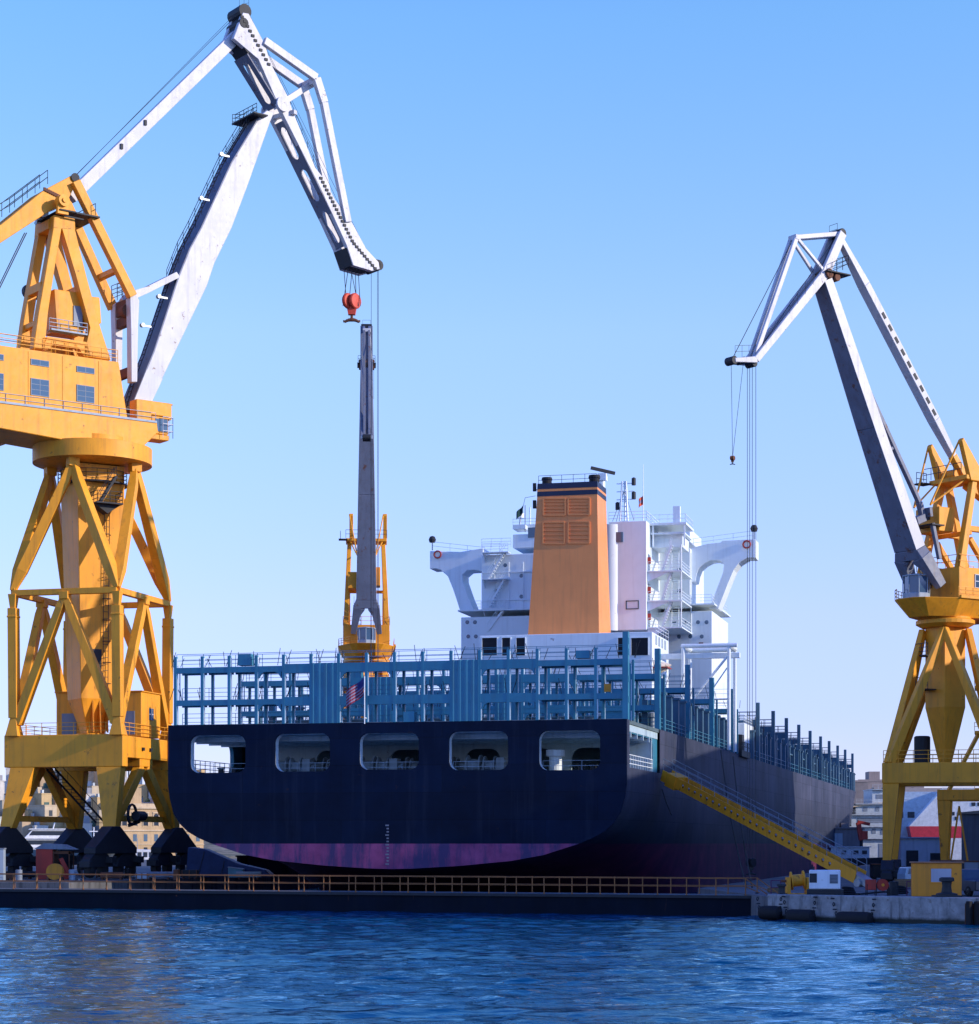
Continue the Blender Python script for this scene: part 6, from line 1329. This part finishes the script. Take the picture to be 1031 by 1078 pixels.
def house(x, d, wd, dp, ht, wi, label, style=0, z=None, rz=0, name='town_house'):
    z = hz(x, d)-.5 if z is None else z; ht += .5
    o = empty(name, (x, d, z), label, 'house', rz or rng.uniform(.2, .75))
    b = MB(); b.bx(-wd/2, wd/2, 0, dp, 0, ht); b.bx(-wd/2-.12, wd/2+.12, -.12, dp+.12, ht, ht+.28); b.build('wall', WALLS[wi][1], o)
    b = MB(); b.bx(-wd/2+.2, wd/2-.2, .2, dp-.2, ht+.28, ht+.34); rx = (-1)**int(x)*wd*.18
    b.build('roof', ROOFM, o)
    if style % 3 != 1:
        b = MB(); b.bx(rx-wd*.2, rx+wd*.2, dp*.4, dp*.8, ht+.3, ht+2.3); b.build('stair_house', WALLS[(wi+1) % 6][1], o)
    if style % 2: b = MB(); b.bx(-wd*.3, -wd*.12, 1, 2.2, ht+.3, ht+1.4); b.build('water_tank', STEEL, o)
    nf = max(1, int((ht-1)/3.3)); nc = max(1, int(wd/2.9)); k = style % 2
    for f_ in range(nf):
        for c in range(nc):
            if rng.random() < .12: continue
            lx = -wd/2+wd*(c+.5)/nc; lz = 2.2+f_*3.3
            if not used[k]: q = protos[k]; q.parent = o; used[k] = True; q.location = (lx, 0, lz)
            else: q = inst(protos[k], o, (lx, 0, lz), 0)
            q.scale = (1, 1, 1)
            if wd > 6 and c == nc-1 and dp > 5 and f_ % 2 == 0: q = inst(protos[k], o, (wd/2, dp*.45, lz), PI/2)
    b = MB(); b.bx(-.6, .6, -.08, .1, .5, 2.6); b.build('door', DOORB, o)
ordn = ['first', 'second', 'third', 'fourth', 'fifth', 'sixth', 'seventh', 'eighth', 'ninth', 'tenth', 'eleventh', 'twelfth', 'thirteenth', 'fourteenth', 'fifteenth', 'sixteenth']
rows = [('waterfront row', 578, [(-14, 18), (4, 15), (20, 17), (37, 14), (52, 16), (68, 13), (84, 15), (100, 15)], (6.0, 9)),
        ('second row above the water', 626, [(-8, 15), (8, 13), (21, 15), (36, 12), (49, 14), (64, 12), (77, 13), (92, 13), (107, 14), (123, 13), (137, 15), (152, 12), (166, 14), (182, 15)], (6, 9)),
        ('third row up the hillside', 684, [(2, 13), (16, 12), (29, 15), (45, 12), (58, 13), (72, 13), (86, 12), (100, 15), (118, 12), (131, 13), (146, 14), (161, 12), (175, 14), (190, 12), (204, 14)], (5.5, 8.5)),
        ('fourth row up the hillside', 745, [(-2, 13), (12, 11), (25, 14), (40, 12), (53, 13), (67, 12), (81, 14), (98, 12), (112, 13), (127, 12), (140, 14), (155, 12), (168, 13), (183, 12), (197, 15), (213, 13)], (5.5, 8)),
        ('topmost row on the ridge', 806, [(4, 13), (19, 12), (33, 13), (48, 11), (62, 13), (78, 12), (91, 14), (108, 12), (122, 12), (136, 14), (152, 12), (165, 13), (180, 12), (196, 12), (210, 14), (226, 14)], (5, 8))]
for rn, d, hs_, (h0, h1) in rows:
    for i, (px, wpx) in enumerate(hs_):
        x = (px+wpx/2-CX)*d/F; wd = wpx*d/F*.98; ht = rng.uniform(h0, h1)*(1.25 if rng.random() < .2 else 1); wi = rng.choice([0, 0, 1, 2, 3, 3, 4, 5])
        house(x, d+rng.uniform(-4, 4), wd, rng.uniform(7, 11), ht, wi, f'{"tall" if ht > h1 else "low"} {WALLS[wi][0]} house, {ordn[i]} from the left in the {rn}', i)
# the palace with tall windows behind the right-hand legs of the left crane
pd = 572; x0_, x1_ = (124-CX)*pd/F, (216-CX)*pd/F; pal = empty('palace', ((x0_+x1_)/2, pd, 1.6), 'long honey-coloured palace front with tall windows between the right legs of the left crane', 'palace', .42); hw_ = (x1_-x0_)/2
HON = stone('palace_stone', (.58, .40, .22))
b = MB(); b.bx(-hw_, hw_, 0, 14, 0, 12.6); b.build('wall', HON, pal)
b = MB(); b.bx(-hw_-.3, hw_+.3, -.45, 14.3, 12.6, 13.2); b.bx(-hw_, hw_, -.1, .4, 13.2, 14.0); b.bx(-hw_-.1, hw_+.1, -.25, .02, 6.6, 7.0); b.bx(-hw_-.1, hw_+.1, -.2, .02, 3.0, 3.25); b.build('cornice', stone('pale_cornice', (.66, .50, .32)), pal)
b = MB(); b.bx(-hw_+.5, hw_-.5, .6, 13.5, 12.7, 13.3); b.build('roof', ROOFM, pal)
wa = MB(); wa.bx(-.6, .6, -.04, .1, 0, 2.6); wa.lathe((0, -.04, 2.6), [(.6, 0), (.6, .1)], 14, (0, 1, 0)); wa = wa.build('arched_window', DKW, pal); wl_ = MB(); wl_.bx(-.5, .5, -.04, .1, 0, 1.9); wl_ = wl_.build('window', plain('blue_window', (.10, .16, .22), .4), pal)
wf = MB(); wf.bx(-.9, .9, -.18, -.0, 3.3, 3.6); wf.bx(-.85, -.65, -.14, 0, -.1, 3.3); wf.bx(.65, .85, -.14, 0, -.1, 3.3); wf = wf.build('window_surround', stone('surround_stone', (.68, .52, .34)), pal)
for i in range(8):
    xx = -hw_+1.6+i*(2*hw_-3.2)/7
    if i == 0: wa.location = (xx, 0, 8.1); wl_.location = (xx, 0, 3.9); wf.location = (xx, 0, 8.1)
    else: inst(wa, pal, (xx, 0, 8.1)); inst(wl_, pal, (xx, 0, 3.9)); inst(wf, pal, (xx, 0, 8.1))
    b = MB(); b.bx(xx-.5, xx+.5, -.04, .1, .3, 2.3); b.build('ground_arch', DKW, pal)
b = MB(); b.bx(-hw_+2.4, -hw_+6.5, 1, 6, 13.2, 18.2); b.build('corner_tower', HON, pal)
# far right: fort walls, a long dark shed and a few trees on the point
fx = (921-CX)*690/F; fort = empty('fort', (fx, 690, 14), 'pale grey-brown fort wall with a low keep on the far point beyond the bow', 'fort'); FM = stone('fort_stone', (.33, .27, .25))
b = MB(); b.bx(-5.2, 16, 0, 14, 0, 11.4); b.build('wall', FM, fort); b = MB(); b.bx(-1.6, 1.9, 1, 8, 11.4, 14.2); b.build('keep', FM, fort); b = MB(); b.bx(-5.3, 16.1, -.15, .3, 10.9, 11.6); b.build('parapet', FM, fort); b = MB()
for k in range(6): b.bx(-4+k*3.2, -3.4+k*3.2, -.06, .1, 7.5, 9)
b.build('embrasure', DKW, fort)
fx = (909-CX)*660/F; fo = empty('fort', (fx, 660, 12), 'lower darker fort wall right behind the ship bow', 'fort'); b = MB(); b.bx(-4.5, 1.5, 0, 10, 0, 12.2); b.build('wall', stone('dark_fort_stone', (.26, .22, .21)), fo); b = MB(); b.bx(-4.6, 1.6, -.15, .2, 11.9, 12.5); b.build('parapet', FM, fo)
fx = (990-CX)*620/F; ls = empty('long_shed', (fx, 620, 2), 'long dark brown shed on the far shore above the ferry', 'shed'); b = MB(); b.bx(-14, 20, 0, 12, 0, 17.2); b.build('wall', paint('dark_brown_cladding', (.10, .075, .07), .8), ls); b = MB(); b.prism([(-14.5, -.3, 17.2), (20.5, -.3, 17.2), (20.5, 6, 19.2), (-14.5, 6, 19.2)], (0, .01, -.35)); b.build('roof', ROOFM, ls); b = MB(); b.bx(2, 6, -.2, .1, 16.6, 18.4); b.build('red_panel', RED, ls)
def leafmat():
    m, nt, b = newmat('foliage'); v = coords(nt); c = mixc(nt, noise(nt, v, 1.2, 4, .6, .3, .7), (.025, .045, .022), (.085, .11, .05)); nt.links.new(c, b.inputs['Base Color']); b.inputs['Roughness'].default_value = .8; return m
LEAF = leafmat(); BARK = plain('bark', (.08, .055, .04), .9)
def tree(x, d, z, R, label, seed):
    r_ = random.Random(seed); o = empty('tree', (x, d, z), label, 'tree')
    b = MB(); b.tube((0, 0, 0), (0, 0, R*.9), R*.1, R*.05, 7)
    for k in range(4): a = k*1.6; b.tube((0, 0, R*.7), (R*.5*math.cos(a), R*.5*math.sin(a), R*1.3), R*.05, R*.02, 5)
    b.build('trunk', BARK, o); b = MB()
    cl = [(r_.uniform(-.7, .7)*R, r_.uniform(-.7, .7)*R, R*(.9+r_.uniform(0, .9)), R*r_.uniform(.3, .5)) for _ in range(11)]
    for cx, cy, cz, cr in cl:
        for _ in range(70):
            u = V((r_.gauss(0, 1), r_.gauss(0, 1), r_.gauss(0, 1))).normalized()*cr*r_.uniform(.55, 1.05); c = V((cx, cy, cz))+u; a = V((r_.gauss(0, 1), r_.gauss(0, 1), r_.gauss(0, 1))).normalized()*R*.09; e = a.orthogonal().normalized()*R*.07
            b.add([c-a, c+e, c+a, c-e], [(0, 1, 2, 3)])
    b.build('crown', LEAF, o)
for i, (px, d, R, lb) in enumerate(((914, 640, 3.2, 'dark bushy tree below the fort, nearest the ship bow'), (923, 648, 3.6, 'dark bushy tree below the middle of the fort wall'), (932, 642, 3.4, 'dark bushy tree below the fort beside the crane leg'), (905, 650, 3.0, 'small dark tree below the lower fort wall'), (941, 652, 3.4, 'dark tree half hidden behind the right crane leg'), (60, 705, 2.6, 'small dark tree among the houses left of the crane centre'), (160, 715, 2.6, 'small dark tree among the houses above the palace'), (30, 652, 2.4, 'small dark tree between the houses at the far left'))):
    x = (px-CX)*d/F; tree(x, d, hz(x, d)+(3.5 if px > 800 else 0), R, lb, i+40)
# ---- boats
def boat_hull(L_, B_, H_, rake=.9, n=14):
    b = MB(); vs = []
    for i in range(n+1):
        u = i/n; x = -L_/2+L_*u; f = 1-max(0, (u-.55)/.45)**2.4
        for k, (s_, z) in enumerate(((1, H_), (.95, H_*.5), (.8, -.5), (-.8, -.5), (-.95, H_*.5), (-1, H_))): vs.append((x+(u**3)*rake*z, s_*B_/2*max(f, .02)*(1 if z > 0 else .9), z+(u**3)*.12*H_*(z > 0)))
    fs = [(i*6+j, (i+1)*6+j, (i+1)*6+j+1, i*6+j+1) for i in range(n) for j in range(5)]+[(i*6+5, (i+1)*6+5, (i+1)*6, i*6) for i in range(n)]+[(0, 1, 2, 3, 4, 5)]
    return b.add(vs, fs)
GEL = plain('white_gelcoat', (.78, .78, .78), .3, 0, .5); BLUEH = plain('dark_blue_hull', (.02, .05, .10), .35, 0, .5)
def yacht(px, d, L_, flip, label, decks):
    x = (px-CX)*d/F; o = empty('motor_yacht', (x, d, 0), label, 'yacht', flip)
    boat_hull(L_, L_*.22, 3.6).build('hull', BLUEH, o, smooth=True); boat_hull(L_*1.01, L_*.225, .9).build('boot_top', GEL, o)
    b = MB(); h = 3.5
    bz = boat_hull(L_*.99, L_*.215, .9); 
    for p_ in bz.v: p_.z += 3.3
    bz.build('bulwark', GEL, o)
    for k in range(decks):
        a0, a1 = -L_*(.42-.05*k), L_*(.22-.10*k); w_ = L_*(.085-.012*k); z0 = 4.2+k*1.9
        b = MB(); b.prism([(a0, -w_, z0), (a1+1.6, -w_, z0), (a1, -w_, z0+1.7), (a0, -w_, z0+1.7)], (0, 2*w_, 0)); b.prism([(a0-1.2, -w_-.3, z0+1.7), (a1+.9, -w_-.3, z0+1.7), (a1+.5, -w_-.3, z0+1.9), (a0-1.2, -w_-.3, z0+1.9)], (0, 2*w_+.6, 0)); b.build('deckhouse', GEL, o)
        for s_ in (-1, 1): b = MB(); b.prism([(a0+.5, s_*(w_+.02), z0+.5), (a1+.8, s_*(w_+.02), z0+.5), (a1+.1, s_*(w_+.02), z0+1.4), (a0+.5, s_*(w_+.02), z0+1.4)], (0, -s_*.03, 0)); b.build('window', DKW, o)
    b = MB(); b.tube((-L_*.12, 0, 4+decks*1.9), (-L_*.16, 0, 6.5+decks*1.9), .12); b.bar((-L_*.18, -1, 5.6+decks*1.9), (-L_*.18, 1, 5.6+decks*1.9), .2, .2); b.build('radar_arch', GEL, o)
    b = MB(); b.rail([(L_*.25, L_*.09, 4.2), (L_*.48, .2, 4.7)], .8, 1.2, .03, 2); b.rail([(L_*.25, -L_*.09, 4.2), (L_*.48, -.2, 4.7)], .8, 1.2, .03, 2); b.build('railing', STEEL, o)
yacht(45, 440, 17, PI+.25, 'white motor yacht with dark windows moored beyond the left crane, under its left legs', 2)
yacht(98, 455, 9, PI/2+.3, 'small white yacht end-on behind the middle legs of the left crane', 1)
x = (150-CX)*430/F; o = empty('tour_boat', (x, 430, 0), 'white passenger boat with rounded cabin behind the right bogies of the left crane', 'boat', .15)
boat_hull(14, 4, 1.6).build('hull', GEL, o, smooth=True); b = MB(); b.prism([(-5, -1.6, 1.5), (4.2, -1.6, 1.5), (3.6, -1.6, 3.6), (-4.8, -1.6, 3.9)], (0, 3.2, 0)); b.build('cabin', GEL, o, bevel=.25)
b = MB()
for k in range(7): b.bx(-4.4+k*1.15, -3.6+k*1.15, -1.65, -1.58, 2.2, 3.2)
b.build('window', DKW, o); b = MB(); b.tube((-1, 0, 3.8), (-1, 0, 6), .06); b.build('mast', STEEL, o)
# the ferry with its red band
d = 460; x = (1010-CX)*d/F; fy = empty('ferry', (x, d, 0), 'big white ferry with a broad red band along its hull, behind the right crane', 'ferry', -.12); RB = plain('ferry_red', (.62, .05, .07), .45)
def fsec(y0, y1, z0, z1, xl0, xl1): return [(xl0, y0, z0), (46, y0, z0), (46, y0, z1), (xl1, y0, z1)], (0, y1-y0, 0)
for nm, m, z0, z1, a0, a1 in (('hull', GEL, -.5, 6.1, -9, -10.5), ('red_band', RB, 6.1, 8.6, -10.5, -11), ('superstructure', GEL, 8.6, 15.0, -11, -5.2), ('upper_deck', GEL, 15.0, 16.6, -5, -4)):
    b = MB(); pp, vv = fsec(-6 if nm != 'red_band' else -6.03, 6, z0, z1, a0, a1); b.prism(pp, vv); b.build(nm, m, fy)
for z_, x0_, n_ in ((12.9, 2, 22), (10.9, -2, 24), (9.9, -4, 9)):
    for k in range(n_):
        b = MB() if k == 0 else b
        b.bx(x0_+k*1.25, x0_+k*1.25+(.8 if z_ > 12 else .5), -6.08, -5.98, z_, z_+.75)
    b.build('window_row', DKW, fy)
b = MB(); b.bx(-17, -4, 3, 12, 0, 14.6); b.bx(-12, 0, 4, 12, 14.6, 16.2); b.build('bow_block', plain('shaded_white_ferry_paint', (.50, .58, .64), .5), fy)  # bluish white paints shade on the bow of the white ferry
for k in range(4):
    b = MB(); b.bx(-15.5+k*2.4, -14+k*2.4, 2.94, 3.1, 10.5, 11.8); b.build('window', DKW, fy)
b = MB(); b.rail([(-4, -5.8, 16.6), (45, -5.8, 16.6)], 1, 2, .05, 3); b.build('railing', GEL, fy)
b = MB(); b.prism([(10, -2, 16.6), (16, -2, 16.6), (14.5, -2, 21.5), (11, -2, 21.5)], (0, 4, 0)); b.build('funnel', RB, fy)
# the white ship seen end-on between the bow and the right crane
d = 430; x = (916-CX)*d/F; ws = empty('passenger_ship', (x, d, 0), 'white tiered passenger ship seen end-on between the container ship bow and the right crane', 'ship')
BW_ = plain('blue_white_paint', (.52, .58, .62), .5)
hwp = 3.9
for k, (a0, a1, z0, z1, f_) in enumerate(((-4.3, 5.2, 0, 6.0, 0), (-4.2, 5.0, 6.0, 8.4, 1.0), (-3.4, 4.8, 8.4, 10.8, 1.8), (-2.4, 4.6, 10.8, 13.0, 2.6), (1.2, 4.6, 13.0, 16.0, 4))):
    b = MB(); b.bx(a0, a1, f_, 14, z0, z1); b.bx(a0-.15, a1+.15, f_-.7, 14, z1-.15, z1); b.build('deck_tier', BW_, ws)
    if k: b = MB(); b.rail([(a0, f_-.6, z1), (a1, f_-.6, z1)], .9, 1, .03, 3); b.build('railing', BW_, ws)
for x0_, x1_, z_, h_, f_ in ((-2.2, 3.4, 9.1, 1.0, 1.8), (-1.8, -.8, 6.8, 1.1, 1), (.6, 1.4, 6.9, 1.0, 1), (2.4, 3.8, 6.7, 1.2, 1), (1.6, 2.4, 11.4, 1.0, 2.6), (-.9, 0, 11.4, .9, 2.6), (2, 3.8, 14, .9, 4), (1.8, 3.4, 2.0, 2.9, 0)):
    b = MB(); b.bx(x0_, x1_, f_-.06, f_+.05, z_, z_+h_); b.build('window', DOORB, ws)
b = MB(); b.prism([(-3.6, 2.2, 12.2), (3.6, 2.2, 13.1), (3.6, 2.2, 13.3), (-3.6, 2.2, 12.7)], (0, 7, 0)); b.build('awning', stone('tan_canvas', (.75, .58, .40)), ws)
# low quay buildings on the right, between the dock and those ships
GM = paint('grey_pink_render', (.20, .18, .19), .8, .15, .3)
x = (893-CX)*370/F; qb = empty('quay_building', (x, 370, QZ), 'dull grey two-storey quay building just right of the bow', 'building'); b = MB(); b.bx(-2.2, 2.6, 0, 8, 0, 6.0); b.build('wall', GM, qb); b = MB(); b.bx(-2.4, 2.8, -.2, 8.2, 6.0, 6.25); b.bx(-1, .2, 1, 3, 6.25, 7); b.build('roof', GM, qb)
for px_ in (-1.6, .8): b = MB(); b.bx(px_, px_+1.2, -.06, .1, 1.2, 2.7); b.build('window', DKW, qb)
b = MB(); b.bx(-2.5, -1.4, -.5, 0, 2.9, 3.1); b.bx(-2.4, -1.0, -.45, -.4, 3.1, 5.2); b.build('balcony', PALE, qb)
x = (907-CX)*352/F; dc = empty('deck_crane', (x, 352, QZ), 'small dark red folded deck crane beside the grey quay building', 'crane'); b = MB(); b.tube((0, 0, 0), (0, 0, 4.2), .25); b.build('pedestal', DARK, dc); b = MB(); b.bar((0, 0, 4.0), (-.5, 0, 6.9), .8, .7); b.bar((-.6, 0, 7.0), (1.4, 0, 6.6), .6, .5); b.build('jib', RED, dc); b = MB(); b.box((.5, 0, 4.8), (1.0, 1, 1.4)); b.build('cab', RED, dc)
x = (918-CX)*330/F; wb = empty('workboat', (x, 350, .9), 'low pale blue and white workboat behind the gangway foot', 'boat'); b = boat_hull(9, 3.4, 1.6); b.build('hull', DARK, wb, smooth=True); b = MB(); b.bx(-3.3, 3.0, -1.2, 1.2, 1.6, 3.4); b.bx(-3.6, 3.3, -1.4, 1.4, 3.4, 3.55); b.build('cabin', BW_, wb)
b = MB()
for k in (-1.6, .4, 1.8): b.bx(k, k+.8, -1.26, -1.18, 2.3, 2.9)
b.build('window', DKW, wb)
x = (974-CX)*320/F; qs = empty('quay_shed', (x, 320, QZ), 'low pale grey-blue shed behind the left legs of the right crane', 'shed'); b = MB(); b.bx(-3.6, 3.2, 0, 7, 0, 4.2); b.build('wall', paint('pale_grey_cladding', (.46, .50, .54), .7, .12, .3, .2), qs); b = MB(); b.bx(-3.8, 3.4, -.3, 7.3, 4.2, 4.4); b.build('roof', PALE, qs); b = MB(); b.bx(-2.8, -1.0, -.06, .1, 0, 2.4); b.build('door', DARK, qs); b = MB(); b.bx(.8, 2.6, -.06, .1, .9, 2.0); b.build('window', DARK, qs)
x = (1040-CX)*285/F; gb_ = empty('grey_warehouse', (x, 285, QZ), 'blank grey-blue warehouse at the right edge of the frame', 'warehouse', -.25); b = MB(); b.bx(-3.4, 12, 0, 14, 0, 7.4); b.build('wall', paint('grey_cladding', (.13, .15, .18), .7, .15, .4, .3), gb_); b = MB(); b.prism([(-3.7, -.3, 7.4), (12.3, -.3, 7.4), (12.3, -.3, 7.6), (4, -.3, 8.3), (-3.7, -.3, 7.6)], (0, 14.6, 0)); b.build('roof', ROOFM, gb_); b = MB(); b.bx(-1, 2.4, -.08, .1, 0, 4); b.build('door', DARK, gb_)
# crane-side machinery sheds in the shadow of the right portal
for i, (px, D, wd, hh, m, lb) in enumerate(((1000, 172, 2.4, 2.0, DARK, 'dark machine box beside the right crane bogies'), (1012, 190, 3.2, 1.8, DOORB, 'low grey skip behind the yellow cabin, right of the crane leg'), (930, 205, 2.0, 1.4, DARK, 'low dark crate left of the right crane leg'))):
    o = thing('machine_box', ground(px, D), lb, 'box'); b = MB(); b.bx(-wd/2, wd/2, 0, 1.6, .15, hh); b.build('body', m, o, bevel=.04); b = MB(); b.bx(-wd/2-.08, wd/2+.08, -.08, 1.68, hh, hh+.1); b.build('lid', RUSTY, o); b = MB(); b.bx(-wd/2+.1, -wd/2+.4, .1, 1.5, 0, .15); b.bx(wd/2-.4, wd/2-.1, .1, 1.5, 0, .15); b.build('skid', DARK, o)
